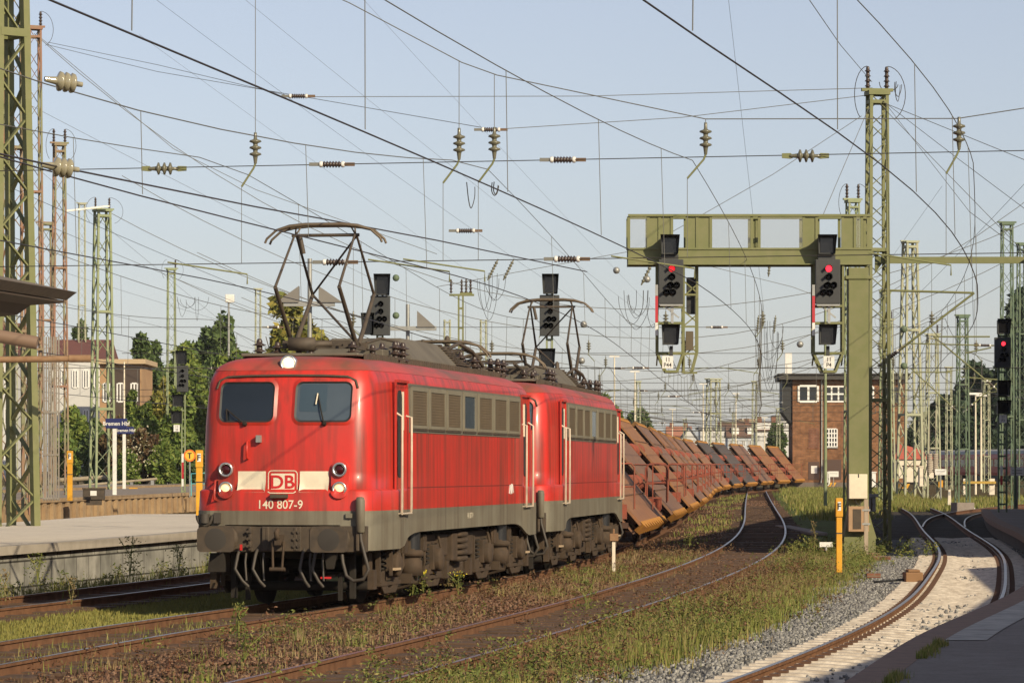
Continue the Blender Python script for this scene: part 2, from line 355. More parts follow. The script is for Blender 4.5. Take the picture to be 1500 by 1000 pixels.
def block_wall(name, c1, c2, mortar, bw, bh):
    m = bpy.data.materials.new(name); m.use_nodes = True; t = m.node_tree; b = t.nodes['Principled BSDF']; L = t.links.new
    g = t.nodes.new('ShaderNodeNewGeometry'); sp = t.nodes.new('ShaderNodeSeparateXYZ'); cb = t.nodes.new('ShaderNodeCombineXYZ')
    L(g.outputs['Position'], sp.inputs[0]); ad = t.nodes.new('ShaderNodeMath'); ad.operation = 'ADD'; L(sp.outputs[0], ad.inputs[0]); L(sp.outputs[1], ad.inputs[1])
    L(ad.outputs[0], cb.inputs[0]); L(sp.outputs[2], cb.inputs[1])
    br = t.nodes.new('ShaderNodeTexBrick'); L(cb.outputs[0], br.inputs[0]); br.inputs['Color1'].default_value = (*c1, 1); br.inputs['Color2'].default_value = (*c2, 1)
    br.inputs['Mortar'].default_value = (*mortar, 1); br.inputs['Scale'].default_value = 1; br.inputs['Brick Width'].default_value = bw; br.inputs['Row Height'].default_value = bh
    br.inputs['Mortar Size'].default_value = min(.018, bh * .09); br.inputs['Bias'].default_value = 0
    n = t.nodes.new('ShaderNodeTexNoise'); n.inputs['Scale'].default_value = 2.2; n.inputs['Detail'].default_value = 6; L(g.outputs['Position'], n.inputs[0])
    r = t.nodes.new('ShaderNodeMapRange'); r.inputs[1].default_value = .3; r.inputs[2].default_value = .75; r.inputs[3].default_value = .6; r.inputs[4].default_value = 1.25; L(n.outputs[0], r.inputs[0])
    v = t.nodes.new('ShaderNodeVectorMath'); v.operation = 'SCALE'; L(br.outputs[0], v.inputs[0]); L(r.outputs[0], v.inputs[3]); L(v.outputs[0], b.inputs['Base Color'])
    b.inputs['Roughness'].default_value = .9; b.inputs['Specular IOR Level'].default_value = .2
    return m
M_WALLL = block_wall('concrete_block_wall', (.24, .235, .21), (.33, .315, .28), (.06, .056, .05), .95, .47)
M_WALLT = mat('tan_ribbed_concrete', (.36, .25, .14), .9, 0, (.24, .15, .08), 2.0, .8, coord='World')
M_WALLD = mat('dark_platform_wall', (.07, .055, .045), .95, 0, (.11, .085, .065), 2, .7, coord='World')
M_COPE = mat('pale_coping_stone', (.40, .35, .29), .85, 0, (.30, .26, .21), 2.5, .7, coord='World')
M_COPER = mat('brown_brick_coping', (.28, .17, .11), .9, 0, (.19, .115, .08), 5, .8, coord='World')
E_L = curve([(T_LEFT(Y) - 1.98, Y) for Y in (42, 50, 58, 66, 74, 84, 94, 104)])
platform('platform', 'pale paved platform at the left with a grey block wall below its edge', E_L, 40, 104, 7.2, .76, G_PAVE, M_WALLL, 1.5, .34, M_COPE)
E_2 = curve([(-24, 104), (-21.2, 125), (-18.7, 150), (-15.9, 181), (-12.6, 220), (-9.6, 258)])
p2 = platform('platform', 'second platform from the left, dark asphalt top over a tan ribbed wall', E_2, 104, 250, 9, .80, G_ASPH, M_WALLT, 3, .3, M_WALLT)
mb = MB(); b2 = Vector(p2.location)
for Y in np.arange(112, 250, 1.45): mb.box(Vector((E_2(Y) - .03, Y, gz(Y) + .23)) - b2, (.16, .22, .78), R(-6))
mb.build('wall_rib', M_WALLT, p2, fix=False)['kind'] = 'stuff'
E_3 = curve([(-33, 150), (-28, 195), (-24.5, 232), (-21, 268), (-17.5, 305)])
p3 = platform('platform', 'farthest low platform wall in front of the hedge', E_3, 160, 300, 7, .8, G_ASPH, M_WALLT, 4, .3, M_WALLT)
mb = MB(); b3 = Vector(p3.location)
for Y in np.arange(190, 300, 2.4): mb.box(Vector((E_3(Y) - .03, Y, gz(Y) + .23)) - b3, (.16, .3, .78), R(-6))
mb.build('wall_rib', M_WALLT, p3, fix=False)['kind'] = 'stuff'
E_R = curve([(-2.2, 5), (.1, 16.5), (1.97, 25.2), (2.98, 30.5), (4.28, 37.4), (5.95, 45), (8.17, 56), (10.6, 72), (12.5, 86), (15.55, 115), (19.3, 146)])
pr = platform('platform', 'dark asphalt platform at the right along the curve', E_R, -8, 146, 13, .38, G_ASPH, M_WALLD, 1.0, .36, M_COPER, side=1)
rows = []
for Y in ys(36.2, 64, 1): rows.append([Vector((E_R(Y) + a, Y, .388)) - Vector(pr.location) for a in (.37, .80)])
MB().loft(rows, False, False).build('sunlit_edge_line', mat('pale_sunlit_edge_line', (.50, .45, .38), .9, 0, (.22, .19, .16), 3, .7, coord='World'), pr, fix=False)  # pale edge line; the sunlight along this stretch is put into its colour
# station roofs right of the photograph: they throw the shade that lies across the right tracks
M_ROOFD = mat('roof_sheet', (.16, .15, .14), .8)
sh = thing('station_hall', 'long station hall beside the right platform', 'building', (22, 110, 0))
MB().prism([(13.2 - 22, 86.5 - 110, .3), (16.7 - 22, 107 - 110, .3), (20.0 - 22, 131 - 110, .3), (23.4 - 22, 153 - 110, .3), (44 - 22, 153 - 110, .3), (44 - 22, 86.5 - 110, .3)], (0, 0, 7.9)).build('wall', M_WALLD, sh)
MB().prism([(13.1 - 22, 86.4 - 110, 8.2), (16.6 - 22, 107 - 110, 8.2), (19.9 - 22, 131 - 110, 8.2), (23.3 - 22, 153.1 - 110, 8.2), (44 - 22, 153.1 - 110, 8.2), (44 - 22, 86.4 - 110, 8.2)], (0, 0, .3)).build('roof', M_ROOFD, sh)
cn = thing('platform_canopy', 'canopy over the right platform', 'canopy', (14, 40, 0))
pl = [(E_R(Y) + a, Y) for Y, a in ((16, 4.2), (28.6, 5.9), (38.8, 6.6), (55.3, 6.2), (72, 5.3))]
MB().prism([(x - 14, y - 40, 4.55) for x, y in pl] + [(30 - 14, 72 - 40, 4.55), (30 - 14, 16 - 40, 4.55)], (0, 0, .3)).build('roof', M_ROOFD, cn)
for x, y in ((13.5, 28), (16.5, 42), (18.5, 58), (20, 69)): MB().box((x - 14, y - 40, 2.45), (.25, .25, 4.19)).build('post', M_MASTD, cn)
# ------------------------------------------------------------------ lettering
def text2d(s, h, bold=0.0, wide=1.0, center=True):
    cu = bpy.data.curves.new('lettering', 'FONT'); cu.body = s; cu.size = 1; cu.offset = bold; cu.dimensions = '2D'; cu.fill_mode = 'FRONT'; cu.resolution_u = 4
    o = bpy.data.objects.new('lettering', cu); COL.objects.link(o)
    dg = bpy.context.evaluated_depsgraph_get(); me = bpy.data.meshes.new_from_object(o.evaluated_get(dg))
    V = np.array([v.co[:2] for v in me.vertices]); F = [tuple(p.vertices) for p in me.polygons]
    COL.objects.unlink(o); bpy.data.objects.remove(o); bpy.data.meshes.remove(me); bpy.data.curves.remove(cu)
    a, b = V.min(0), V.max(0); k = h / (b[1] - a[1])
    V = (V - a) * k; V[:, 0] *= wide
    if center: V -= (V.max(0)) / 2
    return V, F
def lettering(name, s, h, fn, m, parent, bold=0.0, wide=1.0, x=0.0, z=0.0):
    V, F = text2d(s, h, bold, wide); mb = MB()
    mb.add([fn(x + q[0], z + q[1]) for q in V], F); return mb.build(name, m, parent, fix=False)
# ------------------------------------------------------------------ locomotives
M_RED = mat('weathered_red_paint', (.56, .026, .016), .42, 0, (.40, .034, .02), 1.1, .7, streak=(.12, .034, .022), streak_amt=.8, coat=.12, bump=.25, bscale=1.6)
M_REDD = mat('sooty_red_roof_paint', (.44, .055, .045), .5, 0, (.16, .07, .045), 1.3, .9, stretch=(1, .3, 1.6), lo=.38, hi=.62)
M_SKIRT = mat('grimy_grey_skirt', (.185, .168, .125), .6, 0, (.135, .11, .075), 1.5, .7, streak=(.085, .065, .045), streak_amt=.7)
M_FILT = mat('dusty_filter_panel', (.125, .09, .052), .7, 0, (.085, .062, .037), 1.8, .6, streak=(.09, .07, .045), streak_amt=.5)
M_FRAME = mat('grey_brown_frieze', (.145, .13, .10), .6, 0, (.10, .088, .065), 2, .6)
M_PFRAME = mat('panel_frame_grey', (.20, .178, .13), .5, 0, (.14, .122, .09), 2, .5)
M_GLASS = mat('dark_cab_glass', (.012, .017, .022), .06, 0, spec=.9)
M_GLASSB = mat('blue_grey_cab_blind', (.055, .075, .095), .12, 0, (.08, .10, .12), 1.5, .4, spec=.7)
M_RUB = mat('window_rubber', (.02, .02, .02), .6)
M_CREAM = mat('cream_paint', (.74, .66, .50), .6, 0, (.60, .52, .40), 4, .6)
M_HRAIL = mat('worn_handrail_paint', (.56, .47, .36), .5, 0, (.40, .33, .25), 5, .6)
M_CHROME = mat('lamp_ring_metal', (.62, .62, .62), .28, .85)
M_LAMP = mat('lit_headlamp', (.9, .75, .5), .3, 0, emit=(1.0, .62, .28), estr=.6)
M_LAMPC = mat('lit_headlamp_core', (1, .9, .7), .3, 0, emit=(1.0, .78, .45), estr=.9)
M_TAIL = mat('dark_tail_lamp', (.045, .006, .008), .15)
M_BOG = mat('brown_bogie_grime', (.068, .043, .025), .85, .05, (.038, .025, .015), 5, .8)
M_BOGD = mat('dark_bogie_grime', (.018, .013, .009), .9, .0, (.012, .009, .007), 5, .8)
M_ROOF = mat('roof_grime', (.135, .115, .085), .7, 0, (.085, .07, .05), 1.7, .7)
M_ROOFK = mat('roof_iron', (.07, .055, .042), .7, .2, (.11, .08, .055), 6, .7)
M_HOSE = mat('grey_hose', (.055, .045, .036), .6)
LL = 16.49
def outline(hwf, hws, yf, bow, rc, grow=0.0):
    half = []                                        # right half of the front then half of the right side
    xs = np.linspace(0, hwf - rc, 7)
    for x in xs: half.append((x, yf + bow * (x / hwf) ** 2))
    yc = half[-1][1] + rc
    for a in np.linspace(0, math.pi / 2, 9)[1:]: half.append((hwf - rc + rc * math.sin(a), yc - rc * math.cos(a)))
    for y in np.linspace(yc + .25, 3.0, 6): half.append((hwf + (hws - hwf) * (y - yc) / (3.0 - yc), y))
    for y in (5.0, 7.0, LL / 2): half.append((hws, y))
    if grow:
        h2 = []
        for x, y in half:
            g = grow * max(0, min(1, (3.0 - y) / .5)); h2.append((x + g * min(1, x / .9), y - g * (1 if y < .98 else .4)))
        half = h2
    back = [(x, LL - y) for x, y in half[-2::-1]]
    right = half + back
    left = [(-x, y) for x, y in right[-2:0:-1]]
    return right + left
FRONT = [(1.49, 1.34, .70), (1.8, 1.34, .72), (2.3, 1.34, .73), (2.8, 1.335, .77), (3.2, 1.325, .86), (3.45, 1.315, .94)]
BOW, RC = .13, .33
def fpar(z):
    zs = [f[0] for f in FRONT]; return float(np.interp(z, zs, [f[1] for f in FRONT])), float(np.interp(z, zs, [f[2] for f in FRONT]))
def fy(x, z):                                       # the curved cab front
    hw, yf = fpar(z); x = abs(x)
    if z < 1.8: yf -= .07
    if x < hw - RC: return yf + BOW * (x / hw) ** 2
    yb = yf + BOW * ((hw - RC) / hw) ** 2; d = min(x - (hw - RC), RC * .999)
    return yb + RC - math.sqrt(RC * RC - d * d)
def on_front(d=.006): return lambda x, z: (x, fy(x, z) - d, z)
def rrect(x0, x1, z0, z1, r, n=5):
    p = []
    for cx, cz, a0 in ((x1 - r, z1 - r, 0), (x0 + r, z1 - r, 90), (x0 + r, z0 + r, 180), (x1 - r, z0 + r, 270)):
        for i in range(n + 1): a = R(a0 + 90 * i / n); p.append((cx + r * math.cos(a), cz + r * math.sin(a)))
    q = []                                           # subdivide the straight runs
    for i in range(len(p)):
        a, b = p[i], p[(i + 1) % len(p)]; L_ = math.hypot(a[0] - b[0], a[1] - b[1]); k = max(1, int(L_ / .12))
        for j in range(k): q.append((a[0] + (b[0] - a[0]) * j / k, a[1] + (b[1] - a[1]) * j / k))
    return q
def patch(mb, loop, fn, rings=4):
    cx = sum(p[0] for p in loop) / len(loop); cz = sum(p[1] for p in loop) / len(loop)
    rows = [[fn(cx + (p[0] - cx) * t, cz + (p[1] - cz) * t) for p in loop] for t in np.linspace(1, .02, rings + 1)]
    mb.loft(rows, True, True); mb.add(rows[-1], [tuple(range(len(loop)))], True); return mb
def ring(mb, loop, loop2, fn1, fn2):
    mb.loft([[fn1(*p) for p in loop], [fn2(*p) for p in loop2]], True, True); return mb
def insul(mb, x, y, z, h=.3, n=3, r=.12):
    p = [(.05, 0)]
    for i in range(n):
        z0 = h * (i + .25) / n; p += [(.05, z0), (r, z0 + .01), (r * .8, z0 + h * .22 / n), (.05, z0 + h * .4 / n)]
    p += [(.05, h), (.03, h + .04)]; mb.lathe(p, (x, y, z), (0, 0, 1), 10)
def pantograph(root, yc, up):
    t = {}
    zb = 4.15
    p = MB(); F = MB()
    for s in (-1, 1): p.beam((-.55, yc + s * .62, zb), (.55, yc + s * .62, zb), .09, .09); p.beam((s * .5, yc - .75, zb - .04), (s * .5, yc + .75, zb - .04), .07, .08)
    p.lathe([(.0, -.3), (.11, -.3), (.11, .12), (.05, .14), (.05, .4)], (-.1, yc - .85, zb - .02), (1, .1, 0), 10)
    base = p.build('pantograph_base', M_ROOFK, root)
    for ix, iy, ih in [(s * .62, yc + e * .72, .24) for s in (-1, 1) for e in (-1, 1)] + [(.95, yc + .95, .3), (.95, yc + 1.55, .3), (-.95, yc - .6, .3)]:
        q = MB(); insul(q, ix, iy, 3.89, ih); q.build('insulator', M_PORC, base)
    zt, zk, yk = (5.92, 5.02, 1.28) if up else (4.36, 4.27, 1.55)
    for e in (-1, 1):
        for s in (-1, 1):
            F.tube([(s * .53, yc + e * .1, zb), (s * .52, yc + e * yk, zk)], [.042, .034], 6)
            F.tube([(s * .52, yc + e * yk, zk), (s * .5, yc + e * .07, zt)], [.026, .02], 6)
        F.tube([(-.52, yc + e * yk, zk), (.52, yc + e * yk, zk)], .014, 5) if not up else None
    F.tube([(-.56, yc, zt), (.56, yc, zt)], .03, 6)
    if up:
        F.tube([(.5, yc + .1, zt), (-.52, yc + yk, zk)], .018, 5); F.tube([(-.52, yc + yk, zk), (.52, yc + .1, zb)], .022, 5)
        F.tube([(-.4, yc - .1, zt - .02), (-.34, yc - .1, zt - .3)], .035, 6)
    F.build('pantograph_frame', M_ROOFK, root)
    H = MB(); zh = zt + .14
    for e in (-.16, .16):
        pts = [(-.97, zh - .27), (-.94, zh - .2), (-.78, zh - .06), (-.56, zh), (-.3, zh + .025), (.3, zh + .025), (.56, zh), (.78, zh - .06), (.94, zh - .2), (.97, zh - .27)]
        H.tube([(x, yc + e, z) for x, z in pts], [.02] * 3 + [.03] * 4 + [.02] * 3, 6)
    for s in (-.5, .5): H.tube([(s, yc, zt), (s * .9, yc - .16, zh), ], .014, 5); H.tube([(s, yc, zt), (s * .9, yc + .16, zh)], .014, 5)
    for s in (-.62, .62): H.tube([(s, yc - .16, zh - .01), (s, yc + .16, zh - .01)], .016, 5)
    H.build('contact_bow', mat('worn_bow', (.14, .105, .07), .6, .3), root)
def wheelset(par, y):
    mb = MB()
    for s in (-1, 1):
        mb.lathe([(.08, -.07), (.56, -.06), (.6, -.07), (.655, -.07), (.65, -.03), (.625, 0), (.615, .07), (.55, .07), (.5, .02), (.18, .04), (.16, .12), (.05, .12)], (s * .75, y, .622), (s, 0, 0), 28)
    mb.tube([(-.75, y, .622), (.75, y, .622)], .09, 10); return mb.build('wheelset', M_BOGD, par)
def bogie(root, yc, mir):
    f = MB()
    for s in (-1, 1):
        x = s * 1.12
        f.box((x, yc, .93), (.16, 5.3, .2)); f.box((x, yc, .78), (.14, 1.5, .5))
        for e in (-1, 1):
            ya = yc + e * 1.7
            f.box((x, ya + .42, .66), (.1, .14, .5)); f.box((x, ya - .42, .66), (.1, .14, .5))
            f.box((x, ya + e * .92, .72), (.12, .2, .5))
        # lower plates with arched openings beside each wheel
            pl = [(ya - .62, .52), (ya - .5, .52)] + [(ya - .34 * math.cos(R(a)), .55 - .30 * math.sin(R(a))) for a in range(0, 181, 20)] + [(ya + .5, .52), (ya + .62, .52), (ya + .62, .28), (ya + .42, .17), (ya - .42, .17), (ya - .62, .28)]
            f.prism([(x + s * .12, a, b) for a, b in pl], (s * .05, 0, 0))
    for e in (-1, 1): f.box((0, yc + e * 2.55, .9), (2.2, .16, .22))
    f.box((0, yc, .8), (2.1, .8, .3))
    fr = f.build('bogie', M_BOG, root, bevel=.012)
    for e in (-1, 1): wheelset(fr, yc + e * 1.7)
    for s in (-1, 1):
        x = s * 1.2
        for e in (-1, 1):
            ya = yc + e * 1.7; b = MB()
            b.box((x + s * .04, ya, .66), (.22, .44, .42)); b.lathe([(.2, 0), (.2, .09), (.15, .12), (.05, .13)], (x + s * .14, ya, .62), (s, 0, 0), 14)
            b.box((x, ya, .42), (.2, .62, .09)); b.build('axle_box', M_BOG, fr, bevel=.015)
            g = MB()
            for d in (-.34, .34):
                pts = [(x + .085 * math.cos(a), ya + d + .085 * math.sin(a), .50 + .37 * a / (2 * math.pi * 5)) for a in np.linspace(0, 2 * math.pi * 5, 50)]
                g.tube(pts, .02, 5)
            g.build('coil_spring', M_BOGD, fr)
            k = MB()                                   # brake gear, sand pipes and hoses
            k.beam((x + s * .05, ya + e * .74, .95), (x + s * .05, ya + e * .7, .3), .07, .1); k.box((x, ya + e * .66, .55), (.12, .1, .36)); k.tube([(x + s * .1, ya - e * .8, 1.05), (x + s * .12, ya - e * .86, .6), (x, ya - e * .7, .25), (s * .78, ya - e * .66, .14)], .025, 6)
            k.tube([(x + s * .14, ya + .2, 1.0), (x + s * .2, ya + .26, .7), (x + s * .16, ya + .1, .45)], .022, 6)
            k.beam((x + s * .08, ya - .75, .33), (x + s * .08, ya + .75, .33), .05, .06); k.box((x + s * .05, ya - e * .95, .92), (.2, .28, .26)); k.box((x + s * .06, ya + e * 1.2, .42), (.1, .22, .3))
            k.build('brake_rigging', M_BOG, fr)
        c = MB(); c.lathe([(.13, -.42), (.2, -.42), (.2, -.18), (.17, -.16), (.17, -.1), (.22, -.1), (.22, -.02), (.16, 0), (.15, .3), (.19, .32), (.19, .36), (.1, .37)], (s * 1.28, yc - .1, .82), (0, 0, 1), 14)
        c.box((s * 1.18, yc - .1, .36), (.34, .5, .16)); c.build('suspension_strut', M_BOG, fr)
        d = MB(); d.lathe([(.155, 0), (.155, .3)], (s * 1.29, yc - .1, .80), (0, 0, 1), 14); d.build('damper_sleeve', mat('oily_black', (.03, .03, .032), .3, .3), fr)
def locomotive(label, ox, oy, ang, front_up, rear_up, number):
    root = thing('electric_locomotive', label, 'locomotive', (ox, oy, gz(oy) * .6), -R(ang), 'coupled red electric locomotives')
    rows = []
    base = [(1.49, 0, .07), (1.79, 0, .07), (1.81, 0, .05), (1.825, 0, 0), (2.1, 0, 0), (2.45, 0, 0), (2.8, 0, 0), (3.0, 0, 0), (3.2, 0, 0), (3.35, 0, 0), (3.45, 0, 0)]
    for z, d, g in base:
        hw, yf = fpar(z); rows.append([(x, y, z) for x, y in outline(hw, 1.485 - .02 * max(0, z - 2.9), yf, BOW, RC, g)])
    for z, d, dy in ((3.56, .02, .035), (3.66, .06, .085), (3.74, .125, .15), (3.80, .22, .23), (3.845, .34, .34), (3.87, .48, .5)):
        rows.append([(x, y, z) for x, y in outline(1.315 - d, 1.474 - d, .94 + dy, BOW, RC + .02)])
    n = len(rows[0])
    b = MB().loft(rows[:-4], True, True); body = b.build('body', M_RED, root)
    rf = MB().loft([[(x * 1.003, y + (-.004 if y < LL / 2 else .004), z + .003) for x, y, z in r_] for r_ in rows[-5:]], True, True)
    top = [(x, y, 3.90) for x, y in outline(.45, .55, 1.75, BOW, .3)]
    rf.loft([[(x * 1.003, y + (-.004 if y < LL / 2 else .004), z + .003) for x, y, z in rows[-1]], top], True, True); rf.add(top, [tuple(range(n))]); roof = rf.build('roof', M_REDD, root)
    # grey skirt with the arched cut above the bogies
    o_ = outline(1.34, 1.485, .70, BOW, RC, .075); lo = []; hi = []
    def zb(x, y):
        y = min(y, LL - y)
        if y < 1.0 and abs(x) < 1.06: return 1.275
        return float(np.interp(y, [0, 2.45, 2.6, 2.8, 3.1, 3.5, 4.0], [.88, .88, .90, .985, 1.06, 1.105, 1.12]))
    den = []
    for i in range(len(o_)):
        a, c = o_[i], o_[(i + 1) % len(o_)]; k = max(1, int(math.hypot(a[0] - c[0], a[1] - c[1]) / .18))
        den += [(a[0] + (c[0] - a[0]) * j / k, a[1] + (c[1] - a[1]) * j / k) for j in range(k)]
    sk = MB().loft([[(x * .97, y + (.03 if y < LL / 2 else -.03), zb(x, y)) for x, y in den], [(x * 1.001, y, zb(x, y)) for x, y in den], [(x * 1.001, y, 1.492) for x, y in den]], True, False)
    sk.build('skirt', M_SKIRT, root)
    u = MB(); u.box((0, LL / 2, 1.3), (2.5, 14.4, .3)); u.box((0, LL / 2, 1.0), (1.5, 13.6, .5)); u.box((0, LL / 2, .75), (2.2, 2.6, .75)); u.build('underframe', M_BOGD, root)
    # side friezes with filter panels, one window, doors and handrails
    cuts = [(3.18, 4.49, 0), (4.65, 5.97, 0), (6.13, 7.35, 0), (7.58, 8.72, 1), (8.95, 10.3, 0), (10.46, 11.76, 0), (11.9, 13.12, 0)]
    for s in (-1, 1):
        fz = MB(); fz.span(s * 1.47, s * 1.496, 3.1, 13.22, 2.72, 3.50); fr = fz.build('filter_frieze', M_FRAME, root)
        for a, c, win in cuts:
            e = MB()
            for q in ((a, a + .07, 2.79, 3.46), (c - .07, c, 2.79, 3.46), (a + .07, c - .07, 2.79, 2.84), (a + .07, c - .07, 3.39, 3.46)): e.span(s * 1.49, s * 1.522, *q)
            e.build('panel_frame', M_PFRAME, fr)
            g = MB(); g.span(s * 1.49, s * 1.506, a + .07, c - .07, 2.84, 3.39)
            if not win:
                for z in np.arange(2.86, 3.38, .045): g.box((s * 1.507, (a + c) / 2, z), (.012, c - a - .16, .02), M=None)
            g.build('side_window' if win else 'filter_panel', M_GLASSB if win else M_FILT, fr)
            e = MB(); e.span(s * 1.49, s * 1.515, a - .03, c + .03, 2.755, 2.785); e.build('panel_sill', M_DARKIRON, fr)
        k = MB(); k.span(s * 1.47, s * 1.489, 3.02, LL - 3.02, 1.83, 1.845); k.build('side_seam', mat('dark_seam_line', (.14, .02, .015), .7), root)
        for yd in (2.58, LL - 2.58):
            k = 1 if yd < 8 else -1; xx = 1.432; rot = -k * s * math.atan(.075)
            d = MB(); d.span(s * (xx - .06), s * (xx + .028), yd - .37, yd + .37, 1.62, 3.5); dr = d.build('door', M_RED, root, bevel=.02)
            e = MB(); e.prism([(s * (xx + .024), yd + q[0] - .06 * k, q[1]) for q in rrect(-.2, .13, 2.0, 3.38, .13)], (s * .014, 0, 0)); e.build('door_opening', M_BLACK, dr)
            e = MB(); e.span(s * (xx + .026), s * (xx + .05), yd + .1 * k - .02 * k, yd + .16 * k, 2.75, 3.36); e.build('window_bar', M_CREAM, dr)
            e = MB(); e.prism([(s * (xx + .02), yd + a, b) for a, b in ((-.42, 3.5), (.42, 3.5), (.42, 3.54), (-.42, 3.54))], (s * .06, 0, 0)); e.span(s * (xx + .02), s * (xx + .05), yd - .42, yd - .37, 1.55, 3.5); e.span(s * (xx + .02), s * (xx + .05), yd + .37, yd + .42, 1.55, 3.5); e.build('door_surround', M_RED, dr)
            for q in (-.36, .36):
                hr = MB(); X = s * (xx + .13)
                hr.tube([(s * (xx + .03), yd + q, 2.98 if q * k > 0 else 3.02), (X, yd + q, 2.96), (X, yd + q, 1.45), (s * (xx + .03), yd + q, 1.42)], .021, 6)
                hr.build('handrail', M_HRAIL, root)
            st = MB(); st.tube([(s * (xx + .13), yd - .36, 1.43), (s * (xx + .13), yd + .36, 1.43)], .018, 6)
            st.build('door_step', M_HRAIL, root)
            ld = MB(); ld.box((s * 1.4, yd - .25 * k, 1.08), (.04, .40, .05))
            for q in (-.2, .2): ld.box((s * 1.4, yd - .25 * k + q, .79), (.05, .04, .66))
            lr = ld.build('ladder', M_BOG, root)
            for z in (.98, .56): MB().box((s * 1.42, yd - .25 * k, z), (.13, .36, .035)).build('tread', mat('worn_tread', (.42, .31, .2), .8), lr)
    # underfloor: bogies, cooler pipes, boxes
    bogie(root, 4.3, 1); bogie(root, LL - 4.3, -1)
    for s in (-1, 1):
        c = MB()
        for i in range(5):
            z = 1.0 - .105 * i; c.tube([(s * 1.1, LL / 2 - .32, z), (s * 1.3, LL / 2 - .32, z), (s * 1.36, LL / 2 - .2, z), (s * 1.36, LL / 2 + .3, z), (s * 1.3, LL / 2 + .42, z), (s * 1.1, LL / 2 + .42, z)], .045, 8)
        c.build('cooler_pipes', M_BOG, root)
        c = MB(); c.box((s * 1.2, LL / 2 - .62, .8), (.3, .45, .48)); c.box((s * 1.12, LL / 2 + 1.0, .82), (.3, .9, .4)); c.box((s * 1.12, LL / 2 - 1.25, .84), (.3, .75, .36)); c.box((s * 1.05, LL / 2, .4), (.3, 1.9, .22)); c.build('equipment_box', M_BOG, root, bevel=.02)
        c = MB(); c.lathe([(.19, -.5), (.19, .5)], (s * .95, LL / 2 + .2, .52), (0, 1, 0), 12); c.build('air_tank', M_BOGD, root)
    # roof: hood, deck rails, conductors
    h = MB(); z0, z1 = 3.9, 4.36
    h.loft([[(-.95, 5.9, z0), (.95, 5.9, z0), (.95, 10.9, z0), (-.95, 10.9, z0)], [(-.95, 5.95, 3.99), (.95, 5.95, 3.99), (.95, 10.9, 3.99), (-.95, 10.9, 3.99)], [(-.6, 6.6, z1), (.6, 6.6, z1), (.6, 9.7, z1), (-.6, 9.7, z1)]], True, False)
    h.add([(-.6, 6.6, z1), (.6, 6.6, z1), (.6, 9.7, z1), (-.6, 9.7, z1)], [(0, 1, 2, 3)]); hood = h.build('roof_hood', M_ROOF, root, bevel=.03)
    h = MB()
    for i in range(9):
        t = i / 8; h.beam((-(.93 - .3 * t), 10.85 - .95 * t, 4.0 + .35 * t), (.93 - .3 * t, 10.85 - .95 * t, 4.0 + .35 * t), .16, .03)
        for s in (-1, 1): h.beam((s * (.95 - .32 * t), 9.75, 4.01 + .34 * t), (s * (.95 - .32 * t), 10.9 - .95 * t, 4.01 + .34 * t), .06, .025)
    h.build('louvre', M_ROOFK, hood)
    h = MB()
    for s in (-1, 1):
        h.box((s * .98, LL / 2, 3.9), (.04, 12.2, .09))
        for y in np.arange(2.4, 14.2, .16): h.box((s * 1.0, y, 3.91), (.03, .05, .11))
    h.build('roof_rail', M_ROOFK, root)
    for c_, s_ in (((0, 3.6, 3.93), (1.9, 3.6, .05)), ((0, LL - 3.6, 3.93), (1.9, 3.6, .05))): MB().box(c_, s_).build('roof_deck', M_ROOF, root, bevel=.02)
    for c_, s_ in (((.35, 5.3, 4.02), (.6, .6, .2)), ((-.3, 11.6, 4.05), (1.1, .7, .24))): MB().box(c_, s_).build('roof_box', M_ROOF, root, bevel=.02)
    for x, y, hh in ((.8, 5.45, .32), (.5, 5.6, .3), (.75, 11.2, .34), (.3, 11.25, .4), (-.5, 11.3, .36), (.85, 12.0, .28), (-.7, 5.5, .3), (.8, 13.9, .3), (.3, 10.95, .3)): q = MB(); insul(q, x, y, 3.9, hh); q.build('insulator', M_PORC, root)
    q = MB()
    q.tube([(.8, 5.45, 4.25), (.6, 5.0, 4.3), (.5, 4.4, 4.2)], .025, 6); q.tube([(.75, 11.2, 4.28), (.7, 11.7, 4.36), (.72, 12.5, 4.3), (.6, 13.5, 4.22)], .028, 6)
    q.tube([(.3, 11.25, 4.34), (.2, 12.0, 4.4), (.35, 12.9, 4.3)], .03, 6); q.tube([(.7, 10.3, 4.3), (.75, 11.0, 4.42), (.85, 11.8, 4.3), (.9, 12.6, 4.05)], .035, 6)
    q.tube([(-.5, 11.3, 4.3), (-.4, 12.6, 4.32)], .03, 6); q.lathe([(.16, -.2), (.2, -.15), (.2, .15), (.16, .2)], (.3, 11.5, 4.2), (1, 0, 0), 10); q.lathe([(.05, 0), (.05, .5), (.02, .55)], (.1, 13.2, 4.1), (0, 0, 1), 6); q.lathe([(.03, 0), (.03, .45)], (-.2, 12.4, 4.1), (0, 0, 1), 6)
    q.build('roof_conductor', M_ROOFK, root)
    pantograph(root, 3.6, front_up); pantograph(root, LL - 3.6, rear_up)
